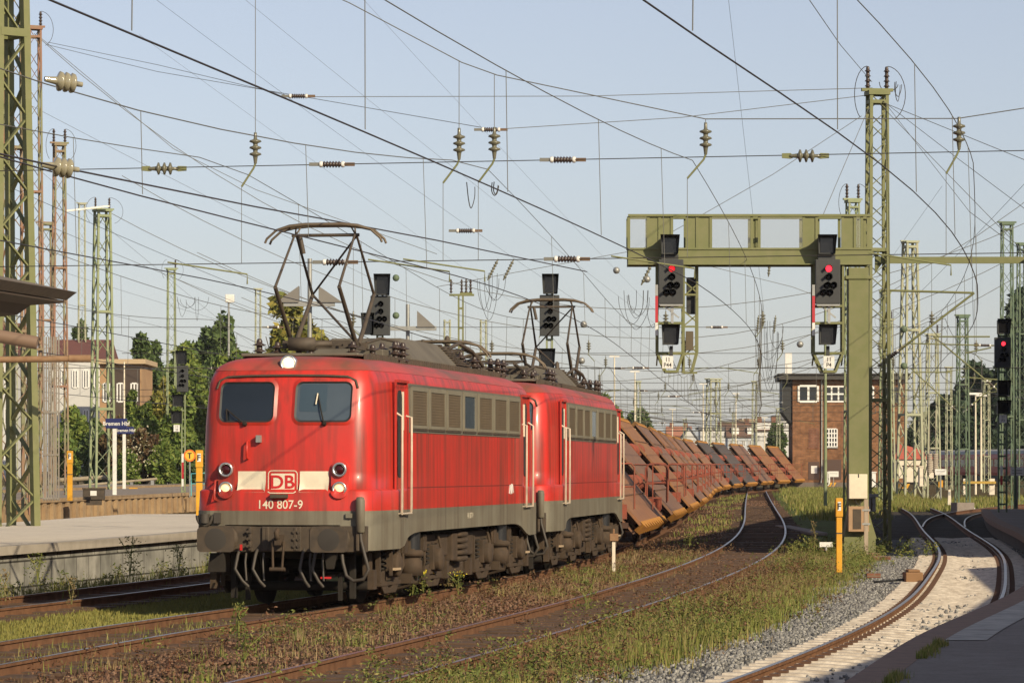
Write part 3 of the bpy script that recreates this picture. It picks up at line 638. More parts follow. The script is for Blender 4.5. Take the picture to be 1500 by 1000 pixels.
    # cab ends
    for end in (0, 1):
        tf = (lambda p: p) if end == 0 else (lambda p: (-p[0], LL - p[1], p[2]))
        S = lambda d=.006: (lambda x, z: tf((x, fy(x, z) - d, z)))
        for s in (-1, 1):
            x0, x1 = sorted((s * .165, s * 1.05)); z0, z1 = 2.855, 3.485
            lo_, l1, l2 = rrect(x0, x1, z0, z1, .11), rrect(x0 + .03, x1 - .03, z0 + .03, z1 - .03, .09), rrect(x0 - .05, x1 + .05, z0 - .05, z1 + .05, .15)
            e = MB(); ring(e, l2, lo_, S(.002), S(.028)); fr = e.build('window_surround', M_RED, root)
            e = MB(); ring(e, lo_, l1, S(.028), S(.012)); fr2 = e.build('window_seal', M_RUB, fr)
            patch(MB(), l1, S(.012)).build('windscreen', M_GLASS if s < 0 else M_GLASSB, root, None if end else ('dark windscreen' if s < 0 else 'windscreen with a pale blind behind it'))
            if s > 0: patch(MB(), rrect(.24, .66, 3.02, 3.44, .03, 2), S(.016)).build('sun_blind', mat('blue_sun_blind', (.035, .06, .085), .4), root)
            e = MB(); a = (s * .62 + (0 if s < 0 else .02), 2.83); tip = (-.93, 3.06) if s < 0 else (.52, 3.3)
            e.tube([S(.05)(*a), S(.06)((a[0] + tip[0]) / 2, (a[1] + tip[1]) / 2), S(.04)(*tip)], .011, 5); e.lathe([(.03, -.03), (.04, 0), (.02, .05)], S(.02)(*a), (0, -1 if not end else 1, 0), 8)
            wp = e.build('wiper', M_BOGD, root)
            e = MB(); e.tube([S(.055)(tip[0] - .02 * s, tip[1] - .17), S(.05)(*tip)], .013, 5); e.build('wiper_blade', M_CREAM if s > 0 else M_BOGD, wp)
        e = MB(); pts = [(-1.12, 3.38), (-1.08, 3.5), (-.95, 3.56), (-.6, 3.575), (0, 3.58), (.6, 3.575), (.95, 3.56), (1.08, 3.5), (1.12, 3.38)]
        q = []
        for i in range(len(pts) - 1):
            for t_ in np.linspace(0, 1, 5)[:-1]: q.append((pts[i][0] + (pts[i + 1][0] - pts[i][0]) * t_, pts[i][1] + (pts[i + 1][1] - pts[i][1]) * t_))
        e.tube([tf((x, (fy(x, min(z, 3.45)) + max(0, z - 3.45) * .3) - .012, z)) for x, z in q + [pts[-1]]], .02, 5); e.build('rain_gutter', M_DARKIRON, root)
        d_ = (0, -1, 0) if end == 0 else (0, 1, 0)
        for s in (-1, 1):
            e = MB(); lp = rrect(s * .9 - .135, s * .9 + .135, 1.68, 2.27, .13); mid = lambda x, z: S(.05)(x, z)
            e.loft([[S(-.01)(*p) for p in lp], [S(.05)(*p) for p in lp]], True, True); patch(e, lp, S(.05)); hs = e.build('lamp_housing', M_RED, root)
            for z, lit in ((1.83, 1), (2.125, 0)):
                p0 = S(.05)(s * .9, z)
                MB().lathe([(.078, 0), (.112, 0), (.114, .05), (.105, .065), (.082, .055), (.078, .02)], p0, d_, 20).build('lamp_ring', M_CHROME, hs)
                hl = MB().lathe([(.001, .045), (.05, .04), (.082, .022), (.082, .01)], p0, d_, 16).build('headlight' if lit else 'tail_light', M_LAMP if lit else M_TAIL, hs)
        p0 = tf((.0, 1.06, 3.77)); e = MB(); e.lathe([(.1, -.3), (.125, -.15), (.128, 0), (.118, .012), (.1, .0)], p0, d_, 20); tl = e.build('top_lamp_shell', M_CHROME, root)
        MB().lathe([(.001, .02), (.06, .014), (.1, 0), (.1, -.01)], p0, d_, 16).build('headlight', M_LAMPC, tl)
        for a, c in ((-.72, -.27), (.27, .72)):
            patch(MB(), rrect(a, c, 1.775, 2.10, .004, 1), S(.004)).build('white_panel', M_CREAM, root)
        if end == 0 and number:
            M_LOGO = mat('logo_red', (.50, .02, .02), .5)
            e = MB(); ring(e, rrect(-.235, .235, 1.76, 2.115, .06), rrect(-.222, .222, 1.773, 2.102, .05), S(.007), S(.007)); lg = e.build('logo_border', M_CREAM, root)
            patch(MB(), rrect(-.185, .185, 1.81, 2.065, .012, 2), S(.007)).build('logo_field', M_CREAM, lg)
            lettering('logo_letters', 'DB', .205, S(.012), M_LOGO, lg, bold=.02, wide=1.06, z=1.9375)
            lettering('running_number', number, .135, S(.008), M_CREAM, root, bold=.008, wide=.95, x=-.01, z=1.59)
        e = MB(); e.tube([S(.0)(-.56, 2.57), S(.09)(-.56, 2.55), S(.09)(-.56, 2.31), S(.0)(-.56, 2.29)], .016, 6); e.build('grab_handle', M_RED, root)
        e = MB(); e.tube([S(.0)(-1.04, 1.97), S(.1)(-1.07, 1.95), S(.1)(-1.07, 1.67), S(.0)(-1.04, 1.64)], .02, 6); e.build('grab_handle', M_RED, root)
        e = MB(); e.box(S(.05)(-.38, 2.6), (.07, .1, .11)); e.build('small_lamp', M_STEEL, root)
        e = MB(); e.box(S(.04)(-.03, 1.72), (.27, .08, .06)); e.build('coupler_step', M_DARKIRON, root)
        # buffer beam, buffers, coupling, hoses
        yb = .66 if end == 0 else LL - .66; sg = 1 if end == 0 else -1
        e = MB(); e.box((0, yb + sg * .08, 1.06), (2.66, .14, .4)); e.box((0, yb, 1.06), (.62, .06, .38))
        for x in (-.5, .5, -1.2, 1.2, -.22, .22): e.box((x, yb - sg * .01, 1.06), (.05, .06, .36))
        for x in (-.53, -.48, .2, .27):
            for z in (.95, 1.06, 1.17): e.lathe([(.025, 0), (.025, .03)], (x, yb - sg * .03, z), (0, -sg, 0), 6)
        bb = e.build('buffer_beam', M_DARKIRON, root, bevel=.01)
        for s in (-1, 1):
            e = MB(); x = s * .885
            e.prism([(x + a, .02 * sg if end == 0 else LL - .02, 1.06 + b_) for a, b_ in rrect(-.29, .29, -.19, .19, .06, 3)], (0, sg * .04, 0))
            e.lathe([(.1, .04), (.1, .3), (.15, .3), (.15, .6), (.2, .62), (.2, .64)], (x, (0 if end == 0 else LL), 1.06), (0, sg, 0), 14)
            bf = e.build('buffer', M_DARKIRON, root)
            MB().lathe([(.001, .004), (.14, .003), (.17, 0)], (x, (.018 * sg if end == 0 else LL - .018), 1.06), (0, -sg, 0), 20).build('buffer_grease', mat('buffer_face_grease', (.04, .033, .026), .6), bf)
        e = MB(); yy = yb - sg * .2
        e.beam((0, yb, 1.05), (0, yb - sg * .3, 1.05), .09, .16); e.tube([(0, yb - sg * .3, 1.08), (0, yb - sg * .36, 1.16), (0, yb - sg * .27, 1.2)], .04, 6)
        for s in (-.09, .09): e.tube([(s, yb - sg * .24, 1.03), (s * .8, yb - sg * .28, .62)], .02, 6)
        e.tube([(-.12, yb - sg * .28, .6), (.12, yb - sg * .28, .6)], .035, 6); e.build('screw_coupling', M_BOG, root)
        for x, dx in ((-.66, .16), (-.38, .14), (.36, .1), (.56, .12)):
            e = MB(); e.tube([(x, yb - .02 * sg, .9), (x, yb - sg * .14, .82), (x - .03, yb - sg * .2, .6), (x + dx * .5, yb - sg * .18, .42), (x + dx, yb - sg * .12, .33)], .025, 7)
            e.tube([(x + .1, yb - .02 * sg, .84), (x + .11, yb - sg * .12, .7), (x + .13, yb - sg * .12, .42)], .017, 6); e.build('brake_hose', M_HOSE, root)
        e = MB()
        e.prism([(-1.13, yb - sg * .03, .84), (-.93, yb - sg * .03, .84), (-.89, yb - sg * .06, .55), (-1.17, yb - sg * .06, .55)], (0, sg * .12, 0)); e.prism([(.66, yb + sg * .04, .86), (.86, yb + sg * .04, .86), (.80, yb + sg * .02, .6), (.70, yb + sg * .02, .6)], (0, sg * .12, 0))
        e.tube([(-1.1, yb + sg * 1.3, .3), (1.1, yb + sg * 1.3, .3)], .075, 8); 
        for x in (-.95, .95): e.box((x, yb + sg * .75, .5), (.08, .12, .75)); e.box((x * .78, yb + sg * .8, .3), (.06, .1, .42))
        e.build('rail_guard', M_BOGD, root)
        e = MB(); e.box((.72, yb - sg * .1, .47), (.16, .05, .03)); e.box((-.62, yb - sg * .1, .93), (.03, .04, .09)); e.build('red_tap', mat('tap_red', (.5, .02, .02), .5), root)
        # jumper socket and cable at the corner
        e = MB(); sx = 1.24; yy = yb - sg * .02
        e.lathe([(.055, -.3), (.07, -.28), (.075, .18), (.06, .24), (.02, .25)], (sx, yy, 1.46), (0, 0, 1), 10); e.box((sx - .18, yy + sg * .04, 1.42), (.1, .08, .07)); js = e.build('jumper_socket', M_SKIRT, root)
        e = MB(); e.tube([(sx, yy, 1.17), (sx + .01, yy, 1.05), (sx + .08, yy - sg * .03, .8), (sx + .14, yy - sg * .03, .6), (sx + .06, yy - sg * .03, .45), (sx - .1, yy - sg * .03, .42), (sx - .22, yy, .5), (sx - .28, yy + sg * .03, .7), (sx - .3, yy + sg * .06, .82)], .028, 7); e.build('jumper_cable', M_HOSE, root)
        e = MB(); e.tube([(-1.22 + .12 * math.cos(a), yb - sg * .02, 1.42 + .16 * math.sin(a)) for a in np.linspace(math.pi, 2 * math.pi, 9)], .028, 6); e.lathe([(.07, 0), (.08, .14)], (-1.22, yb - sg * .03, 1.3), (0, 0, 1), 10); e.box((-1.02, yb, 1.38), (.1, .1, .16)); e.build('hose_rest', M_HOSE, root)
    if number:
        lettering('side_number', number, .10, lambda a, b_: (1.496, LL / 2 + a, 1.33 + b_), M_CREAM, root, bold=.01)
        e = MB(); f_ = lambda y, z: (1.494, y, z)
        for a in ((12.1, 1.68, 12.18, 1.84), (12.18, 1.84, 12.26, 1.68), (12.26, 1.68, 12.33, 1.86), (12.36, 1.68, 12.42, 1.85), (12.42, 1.85, 12.52, 1.70)): e.beam(f_(a[0], a[1]), f_(a[2], a[3]), .012, .03)
        e.build('chalk_mark', M_WHITE, root)
    return root
A1, A2 = 10.2, 7.4
lo1 = locomotive('leading red electric locomotive with lit headlamps and a raised pantograph over its front cab', -3.66, 54.0, A1, True, False, '140 807-9')
x2, y2 = -3.66 + LL * math.sin(R(A1)), 54 + LL * math.cos(R(A1))
lo2 = locomotive('second red electric locomotive coupled behind the first, pantograph raised at its rear end', x2, y2, A2, False, True, '')
# ------------------------------------------------------------------ tilting wagons with slanted steel loads
M_WRED = mat('faded_wagon_red', (.30, .062, .034), .8, 0, (.16, .065, .038), 2.5, .7)
M_WBROWN = mat('wagon_underframe_brown', (.09, .045, .03), .85, 0, (.05, .03, .022), 4, .7)
M_EDGE = mat('yellow_rust_edge', (.52, .24, .035), .85, 0, (.34, .13, .03), 5, .7)
def plate_mat(name, a, b, c):
    return mat(name, a, .72, 0, b, 1.2, .8, stretch=(1.2, .12, 1.2), streak=c, streak_amt=.7)
PLATES = [plate_mat('rust_brown_plate', (.23, .10, .047), (.31, .14, .055), (.13, .075, .055)), plate_mat('grey_brown_plate', (.17, .09, .06), (.25, .12, .06), (.10, .075, .06)),
          plate_mat('dark_steel_plate', (.055, .048, .043), (.085, .07, .06), (.12, .06, .035)), plate_mat('orange_rust_plate', (.32, .145, .05), (.24, .10, .045), (.14, .07, .04))]
def wagon(Yc, Lw, which, note_w, note_l):
    x, y = off(T_TRAIN, Yc, 0); a = math.atan(slope(T_TRAIN, Yc))
    t = thing('tilting_wagon', note_w, 'freight wagon', (x, y, gz(Yc)), -a, 'wagons behind the locomotives')
    h = Lw / 2; u = MB()
    for s in (-1, 1): u.box((s * .85, 0, 1.0), (.14, Lw - .6, .3))
    for q in np.linspace(-h + .4, h - .4, 9): u.box((0, q, 1.02), (2.3, .16, .2))
    for e in (-1, 1): u.box((0, e * (h - .2), 1.04), (2.6, .2, .36))
    u.build('underframe', M_WRED, t)
    for e in (-1, 1):
        for s in (-1, 1):
            b = MB(); b.prism([(s * .875 + p_, e * h, 1.05 + q_) for p_, q_ in rrect(-.2, .2, -.16, .16, .08, 2)], (0, e * .05, 0)); b.lathe([(.08, 0), (.08, .5)], (s * .875, e * (h - .42), 1.05), (0, e, 0), 8); b.build('buffer', M_WBROWN, t)
        b = MB(); yc = e * (h - 3.2)
        for s in (-1, 1): b.box((s * 1.0, yc, .62), (.12, 2.5, .22)); b.box((s * 1.0, yc, .5), (.18, .5, .3))
        b.box((0, yc, .7), (2.0, .4, .2)); bg_ = b.build('bogie', M_WBROWN, t)
        for q in (-.9, .9):
            w_ = MB()
            for s in (-1, 1): w_.lathe([(.44, -.06), (.46, 0), (.46, .06), (.15, .1)], (s * .75, yc + q, .46), (s, 0, 0), 18)
            w_.tube([(-.75, yc + q, .46), (.75, yc + q, .46)], .08, 8); w_.build('wheelset', M_WBROWN, bg_)
    # tilted cradle: red triangular brackets under the load
    lo_, hi_ = Vector((1.62, 0, .72)), Vector((-1.06, 0, 3.85)); d = (hi_ - lo_).normalized(); nrm = Vector((-d.z, 0, d.x)) * -1
    if nrm.z > 0: nrm = -nrm
    for q in np.linspace(-h + 2.2, h - 2.2, 8):
        c = MB(); o = Vector((0, q, 0)); A = lo_ + nrm * .36 + d * .3 + o; B = hi_ + nrm * .36 - d * .3 + o
        c.beam(A, B, .18, .22, (0, 1, 0)); c.beam(B - d * .3, Vector((-1.05, q, 1.1)), .16, .16, (0, 1, 0)); c.beam((A + B) / 2, Vector((-.4, q, 1.1)), .14, .14, (0, 1, 0)); c.beam(A + d * .4, Vector((.9, q, 1.1)), .14, .14, (0, 1, 0))
        c.prism([A + d * .9, (A + B) / 2, Vector((.3, q, 1.15)), Vector((.9, q, 1.12))], (0, .05, 0))
        c.build('cradle_bracket', M_WRED, t)
    c = MB()
    for f_ in (.06, .34, .62, .93): o = lo_.lerp(hi_, f_) + nrm * .34; c.beam(o + Vector((0, -h + 1.0, 0)), o + Vector((0, h - 1.0, 0)), .16, .14)
    c.build('cradle_beam', M_WBROWN, t)
    for q in (-h + 1.5, h - 3.6, h - 1.4):                # hinge housings that stand out between the loads
        for f_ in (.34, .66): c = MB(); o = lo_.lerp(hi_, f_) + nrm * .16 + Vector((0, q, 0)); c.lathe([(.2, -.35), (.26, -.25), (.26, .25), (.2, .35)], o, (0, 1, 0), 10); c.build('hinge_housing', M_WRED, t)
    r_ = MB()
    for e in (-1, 1):
        q = e * (h - .35)
        r_.tube([(1.48, q, 1.1), (1.48, q, 2.12), (1.4, q, 2.22), (.95, q, 2.22), (.86, q, 2.12), (.86, q, 1.1)], .022, 6)
        r_.tube([(.86, q, 1.65), (1.48, q, 1.65)], .02, 6)
    r_.tube([(1.5, -h + .35, 2.2), (1.5, h - .35, 2.2)], .016, 6)
    for q in (0,): r_.tube([(1.5, q, 1.0), (1.5, q, 2.2)], .016, 6)
    r_.build('railing', M_WRED, t)
    # the load lies on the cradle and is a thing of its own
    m_ = PLATES[which]
    xl_, yl_ = off(T_TRAIN, Yc - 1.7, 0)
    g = thing('steel_plate_load', note_l, 'steel load', (xl_, yl_, gz(Yc)), -a, 'tilted steel loads on the wagons')
    Lp = 12.2
    for k, (sh, e0, thk) in enumerate(((0, 0, .07), (-.10, .3, .07), (.12, .5, .07), (.05, .2, .07))):
        n0 = nrm * (.085 * k + .004 * k); p = MB()
        A = lo_ + d * sh * -1 + n0; B = hi_ - d * sh + n0
        p.prism([A + Vector((0, -Lp / 2 + e0, 0)), B + Vector((0, -Lp / 2 + e0, 0)), B + nrm * thk + Vector((0, -Lp / 2 + e0, 0)), A + nrm * thk + Vector((0, -Lp / 2 + e0, 0))], (0, Lp - 2 * e0, 0))
        p.build('plate', m_ if k == 0 else PLATES[1], g)
    for end_, base in (('lower', lo_), ('upper', hi_)):
        z = MB(); sg = -1 if end_ == 'lower' else 1; n = 11; up_ = []; dn = []
        for i in range(n * 2 + 1):
            q = -Lp / 2 + Lp * i / (n * 2); amp = .13 if i % 2 else -.03
            up_.append(base - nrm * .02 + d * sg * (amp + .02) + Vector((0, q, 0))); dn.append(base - nrm * .02 - d * sg * .07 + Vector((0, q, 0)))
        dn2 = [p_ + nrm * .26 for p_ in up_]
        z.loft([dn, up_, dn2], False, False); z.build('serrated_edge', M_EDGE, g)
    st = MB()                                           # lengthwise ribs and seams seen on the upper side
    for f_ in (.22, .47, .74): c = lo_ + (hi_ - lo_) * f_ - nrm * .012; st.beam(c + Vector((0, -Lp / 2, 0)), c + Vector((0, Lp / 2, 0)), .05, .03, (0, 0, 1))
    st.build('seam_rib', PLATES[1], g)
ordn = ['first', 'second', 'third', 'fourth', 'fifth', 'sixth', 'seventh', 'eighth', 'ninth', 'tenth', 'eleventh', 'twelfth', 'thirteenth', 'fourteenth']
cols_ = [0, 1, 3, 1, 0, 1, 0, 1, 0, 2, 2, 1, 3, 0]
words = {0: 'rust brown', 1: 'grey brown', 2: 'dark grey', 3: 'orange rust'}
for i in range(14):
    Yc = 95.9 + 19.0 * i
    wagon(Yc, 17.8, cols_[i], 'red tilting flat wagon with railings, %s wagon behind the locomotives' % ordn[i], 'tilted %s steel plates on the %s wagon behind the locomotives' % (words[cols_[i]], ordn[i]))
# ------------------------------------------------------------------ signals
M_SCREEN = mat('signal_screen_grey', (.030, .032, .033), .6, 0, (.045, .046, .046), 2, .6)
M_LENS = mat('dark_lens', (.008, .008, .009), .12)
M_REDLIT = mat('lit_red_lamp', (.6, .02, .02), .3, 0, emit=(1, .03, .05), estr=2.4)
M_REDDIM = mat('dim_red_lamp', (.5, .02, .02), .3, 0, emit=(1, .03, .04), estr=.9)
M_MASTRED = mat('mast_plate_red', (.42, .02, .03), .5)
M_TXT = mat('sign_black', (.015, .015, .015), .6)
def hood(mb, x, y, z, r=.085, l=.2):                    # visor tube open below
    a = [R(q) for q in range(-30, 211, 20)]
    mb.loft([[(x + r * math.cos(k), y, z + r * math.sin(k)) for k in a], [(x + r * math.cos(k), y - l * (.55 + .45 * max(0, math.sin(k))), z + r * math.sin(k)) for k in a]], False, True)
def lamp_box(name, root, cx, cz, w_, h_, y=0.0, dep=.22, splay=.05):   # box with a splayed visor and dark glass
    b = MB(); b.span(cx - w_ / 2, cx + w_ / 2, y, y + dep, cz - h_ / 2, cz + h_ / 2)
    A = [(cx - w_ / 2, y, cz - h_ / 2), (cx + w_ / 2, y, cz - h_ / 2), (cx + w_ / 2, y, cz + h_ / 2), (cx - w_ / 2, y, cz + h_ / 2)]
    B = [(cx - w_ / 2 - splay * .3, y - .12, cz - h_ / 2), (cx + w_ / 2 + splay * .3, y - .12, cz - h_ / 2), (cx + w_ / 2 + splay, y - .3, cz + h_ / 2 + splay), (cx - w_ / 2 - splay, y - .3, cz + h_ / 2 + splay)]
    b.loft([A, B], True, False); o = b.build(name, M_SCREEN, root)
    g = MB(); g.span(cx - w_ / 2 + .04, cx + w_ / 2 - .04, y - .012, y - .002, cz - h_ / 2 + .04, cz + h_ / 2 - .04); g.build('display', M_LENS, o); return o
def screen(root, cx, cz, w_, h_, y=0.0, lit=None):
    b = MB(); c = .06
    b.prism([(cx + a, y, cz + q) for a, q in ((-w_ / 2, -h_ / 2), (w_ / 2, -h_ / 2), (w_ / 2, h_ / 2), (-w_ / 2, h_ / 2))], (0, .16, 0)); o = b.build('signal_screen', M_SCREEN, root, bevel=.02)
    k = w_ / .65
    spots = [(0.02, .29, 1), (0.02, .10, 0), (-.02, -.09, 0), (.14, -.09, 0), (-.12, -.25, 0), (.04, -.25, 0)]
    for i, (dx, f, main) in enumerate(spots):
        X, Z = cx + dx * k, cz + f * h_
        v = MB(); hood(v, X, y, Z, .092 * k, .24 * k); v.build('visor', M_BLACK, o)
        m_ = lit if (main and lit) else M_LENS
        l_ = MB(); l_.lathe([(.085 * k, 0), (.085 * k, .012), (.05 * k, .03), (.001, .036)], (X, y - .001, Z), (0, -1, 0), 14); l_.build('lens', m_, o)
    return o
def number_plate(root, cx, cz, w_, h_, y, lines):
    b = MB(); b.span(cx - w_ / 2, cx + w_ / 2, y, y + .02, cz - h_ / 2, cz + h_ / 2); p = b.build('number_plate', M_WHITE, root)
    for i, s_ in enumerate(lines):
        lettering('plate_text', s_, h_ * .34, lambda a, q: (cx + a, y - .004, cz + q), M_TXT, p, bold=.012, wide=.9, z=h_ * (.22 - .44 * i))
    return p
# gantry with two hanging signals
GY = 91.5; GZ = gz(GY); gx = lambda px: (px - 750) * GY / FPX; gzz = lambda py: EYE - (py - HORIZON) * GY / FPX
bx = gx(1259)
ga = thing('signal_gantry', 'olive green cantilever signal gantry on one thick square column', 'signal gantry', (bx, GY, GZ))
lx = lambda px: gx(px) - bx; lz = lambda py: gzz(py) - GZ
c = MB(); c.span(lx(1243), lx(1272.5), -.02, .55, -.3, lz(392)); c.span(lx(1238), lx(1278), -.06, .6, lz(409), lz(404)); col = c.build('column', M_GREEN, ga, bevel=.015)
c = MB(); c.span(lx(1236), lx(1282), -.12, .66, -.3, .35); c.prism([(lx(1243), -.06, 1.0), (lx(1236), -.06, .3), (lx(1250), -.06, .3)], (0, .6, 0)); c.prism([(lx(1272), -.06, 1.0), (lx(1284), -.06, .3), (lx(1266), -.06, .3)], (0, .6, 0)); c.build('column_base', M_GREEN, ga)
X0, X1 = lx(920), lx(1277); zb_, zm, zt_ = lz(388), lz(366), lz(314)
c = MB()
for y0 in (-.06, .86):
    c.span(X0, X1, y0, y0 + .05, zb_ + .03, zm); c.span(X0, X1, y0 - .05, y0 + .1, zb_, zb_ + .03); c.span(X0, X1, y0 - .03, y0 + .08, zm, zm + .05); c.span(X0, X1, y0 - .05, y0 + .07, zt_ - .06, zt_)
for px in (920.5, 976, 1004, 1101, 1198, 1250, 1273): c.span(lx(px), lx(px) + .05, -.02, .9, zb_ + .035, zb_ + .15)
c.build('girder', M_GREEN, ga)
c = MB(); c.span(X0, X1, .0, .86, zb_ + .2, zb_ + .23); c.build('walkway', M_GREEN, ga)
for px in (921, 949.5, 966, 984, 1006, 1021, 1041, 1101, 1112, 1177, 1196, 1234, 1252, 1262, 1271.5):
    p_ = MB(); p_.span(lx(px) - .035, lx(px) + .035, -.07, -.01, zm + .05, zt_ - .06); p_.build('railing_post', M_GREEN, ga)
    p_ = MB(); p_.span(lx(px) - .035, lx(px) + .035, .87, .93, zm + .05, zt_ - .06); p_.build('railing_post', M_GREEN, ga)
for a, b_ in ((951, 965), (967, 982), (1007, 1020), (1023, 1039), (1179, 1195), (1236, 1250)): s_ = MB(); s_.span(lx(a), lx(b_), -.045, -.03, zm + .05, zt_ - .06); s_.build('solid_panel', M_GREEN, ga)
for a, b_ in ((960, 975), (1103, 1110), (1180, 1205)): s_ = MB(); s_.span(lx(a), lx(b_), .9, .915, zm + .05, zt_ - .06); s_.build('solid_panel', M_GREEN, ga)
M_MESH = mat('white_wire_mesh', (.30, .31, .31), .6, alpha=.17)
for a, b_ in ((923, 948), (1042, 1100), (1113, 1176), (1254, 1261)):
    q = MB(); q.span(lx(a), lx(b_), -.06, -.055, zm + .06, zt_ - .07); q.build('mesh_panel', M_MESH, ga)
# brackets that carry the signals
def cage(xc, hl, hr, name_out):
    k = MB(); zt2, zlow, zend = lz(386), lz(517), lz(544)
    for e in (hl, hr):
        for y0 in (-.02, .5): k.beam((e, y0, zt2), (e, y0, zlow), .06, .06)
        inner = xc + (e - xc) * .45
        for y0 in (-.02, .5): k.beam((e, y0, zlow), (inner, y0, zend), .06, .06)
        for i, zz in enumerate(np.linspace(lz(420), zlow, 4)): k.beam((e, -.02, zz), (e, .5, zz - .3), .035, .035); k.beam((e, .5, zz), (e, -.02, zz), .035, .035)
    for zz in (lz(448), lz(473), lz(517)): k.beam((hl, -.02, zz), (hr, -.02, zz), .05, .06); k.beam((hl, .5, zz), (hr, .5, zz), .05, .06)
    k.span(xc + (hl - xc) * .5, xc + (hr - xc) * .5, -.08, .56, zend - .03, zend + .03)
    k.build('signal_cage', M_GREEN, ga)
cage(lx(985), lx(963), lx(1001), 'a'); cage(lx(1215), lx(1192), lx(1235), 'b'); 
k = MB()
for e in (lx(1003), lx(1023)):
    for y0 in (.55, 1.1): k.beam((e, y0, lz(386)), (e, y0, lz(515)), .06, .06); k.beam((e, y0, lz(515)), (lx(1003) + (e - lx(1003)) * .6, y0, lz(545)), .06, .06)
for i, zz in enumerate(np.linspace(lz(410), lz(520), 6)): k.beam((lx(1003), .55, zz), (lx(1023), .55, zz + (.3 if i % 2 else -.3)), .035, .035)
for zz in (lz(430), lz(477), lz(517), lz(545)): k.beam((lx(1003), .55, zz), (lx(1023), .55, zz), .05, .05)
k.build('rear_cage', M_GREEN, ga)
k = MB(); k.span(lx(1008), lx(1021), .7, .95, lz(458), lz(404)); k.build('rear_screen', M_BLACK, ga); k = MB(); k.span(lx(1006), lx(1017), .45, .6, lz(512), lz(484)); k.build('junction_box', mat('brown_box', (.10, .075, .045), .7), ga)
def hung(xc, dx, lit, lines, label):
    t = thing('railway_signal', label, 'signal', (gx(xc), GY - .35, GZ), 0, 'signals hung from the green gantry')
    Lx = lambda px: gx(px) - gx(xc)
    up = lamp_box('upper_indicator', t, Lx(xc - 2), (lz(347) + lz(375)) / 2, .40, lz(349) - lz(374), 0, .3)
    k = MB(); k.span(Lx(xc - 14), Lx(xc + 11), .02, .2, lz(386), lz(374)); k.build('hood_mount', M_SCREEN, t)
    screen(t, Lx(xc), (lz(381) + lz(446)) / 2, gx(1000) - gx(963.5), lz(381) - lz(446), 0, lit)
    k = MB(); k.span(Lx(xc - 16), Lx(xc + 17), -.03, .2, lz(449) , lz(446.5)); k.beam((Lx(xc + 2), .1, lz(449)), (Lx(xc + 2), .1, lz(474)), .07, .07); k.beam((Lx(xc - 8), .1, lz(450)), (Lx(xc + 12), .1, lz(466)), .04, .04); k.build('hanger', M_STEEL, t)
    lamp_box('lower_indicator', t, Lx(xc - 1), (lz(477) + lz(507)) / 2, .38, lz(479) - lz(505), 0, .35)
    k = MB(); k.span(Lx(xc - 2), Lx(xc + 3), .1, .16, lz(524), lz(507)); k.build('plate_bracket', M_SCREEN, t)
    number_plate(t, Lx(xc - 4 + dx), (lz(522) + lz(540)) / 2, .28, lz(522) - lz(540), -.1, lines)
    xs_ = Lx(xc - 21)
    for nm, m_, a, b_ in (('mast_plate_grey', M_STEEL, 418, 434), ('mast_plate_red', M_MASTRED, 434.5, 473), ('mast_plate_white', M_WHITE, 473.5, 492)):
        k = MB(); k.span(xs_ - .035, xs_ + .035, -.02, .02, lz(b_), lz(a)); k.build(nm, m_, t)
hung(982, -1, M_REDDIM, ['11', 'P44'], 'signal hung from the gantry with number plate P44 and a dim red lamp')
hung(1211, 5, M_REDLIT, ['11', 'P4'], 'signal hung from the gantry with number plate P4 and a bright red lamp')
# cabinets and posts at the column's foot
t = thing('control_cabinet', 'cream cabinet fixed to the front of the gantry column', 'cabinet', (gx(1256), GY - .16, GZ))
k = MB(); k.span(gx(1242) - gx(1256), gx(1269) - gx(1256), -.14, .08, lz(730), lz(694)); k.build('cabinet_body', M_CREAM, t, bevel=.015); k = MB(); k.span(-.012, .012, -.15, -.145, lz(699), lz(694)); k.build('latch', M_BLACK, t)
k = MB(); k.tube([(-.1, 0, lz(730)), (-.05, -.03, lz(736)), (.03, 0, lz(741))], .012, 5); k.tube([(.08, 0, lz(730)), (.05, -.03, lz(735)), (.05, 0, lz(741))], .012, 5); k.build('cable', M_BLACK, t)
t = thing('control_cabinet', 'tan lower cabinet with two doors at the foot of the gantry column', 'cabinet', (gx(1256), GY - .25, GZ))
k = MB(); k.span(gx(1241) - gx(1256), gx(1271) - gx(1256), -.1, .18, lz(778), lz(741)); k.build('cabinet_body', mat('tan_cabinet', (.40, .25, .14), .7, 0, (.30, .18, .10), 4, .6), t, bevel=.012); k = MB(); k.span(-.15, .06, -.112, -.104, lz(774), lz(745)); k.build('dark_door', M_DARKIRON, t)
t = thing('timber_post', 'weathered timber post standing before the tan cabinet', 'post', (gx(1259.5), GY - 1.6, GZ - .17)); k = MB(); k.span(-.05, .05, -.05, .05, 0, 1.5); k.build('post', mat('weathered_timber', (.40, .32, .24), .9, 0, (.28, .21, .15), 5, .7, stretch=(4, 4, .5)), t)
k = MB(); k.span(-.1, .1, -.07, -.04, 1.2, 1.25); k.span(-.1, .1, -.07, -.04, .85, .9); k.build('clamp', M_STEEL, t)
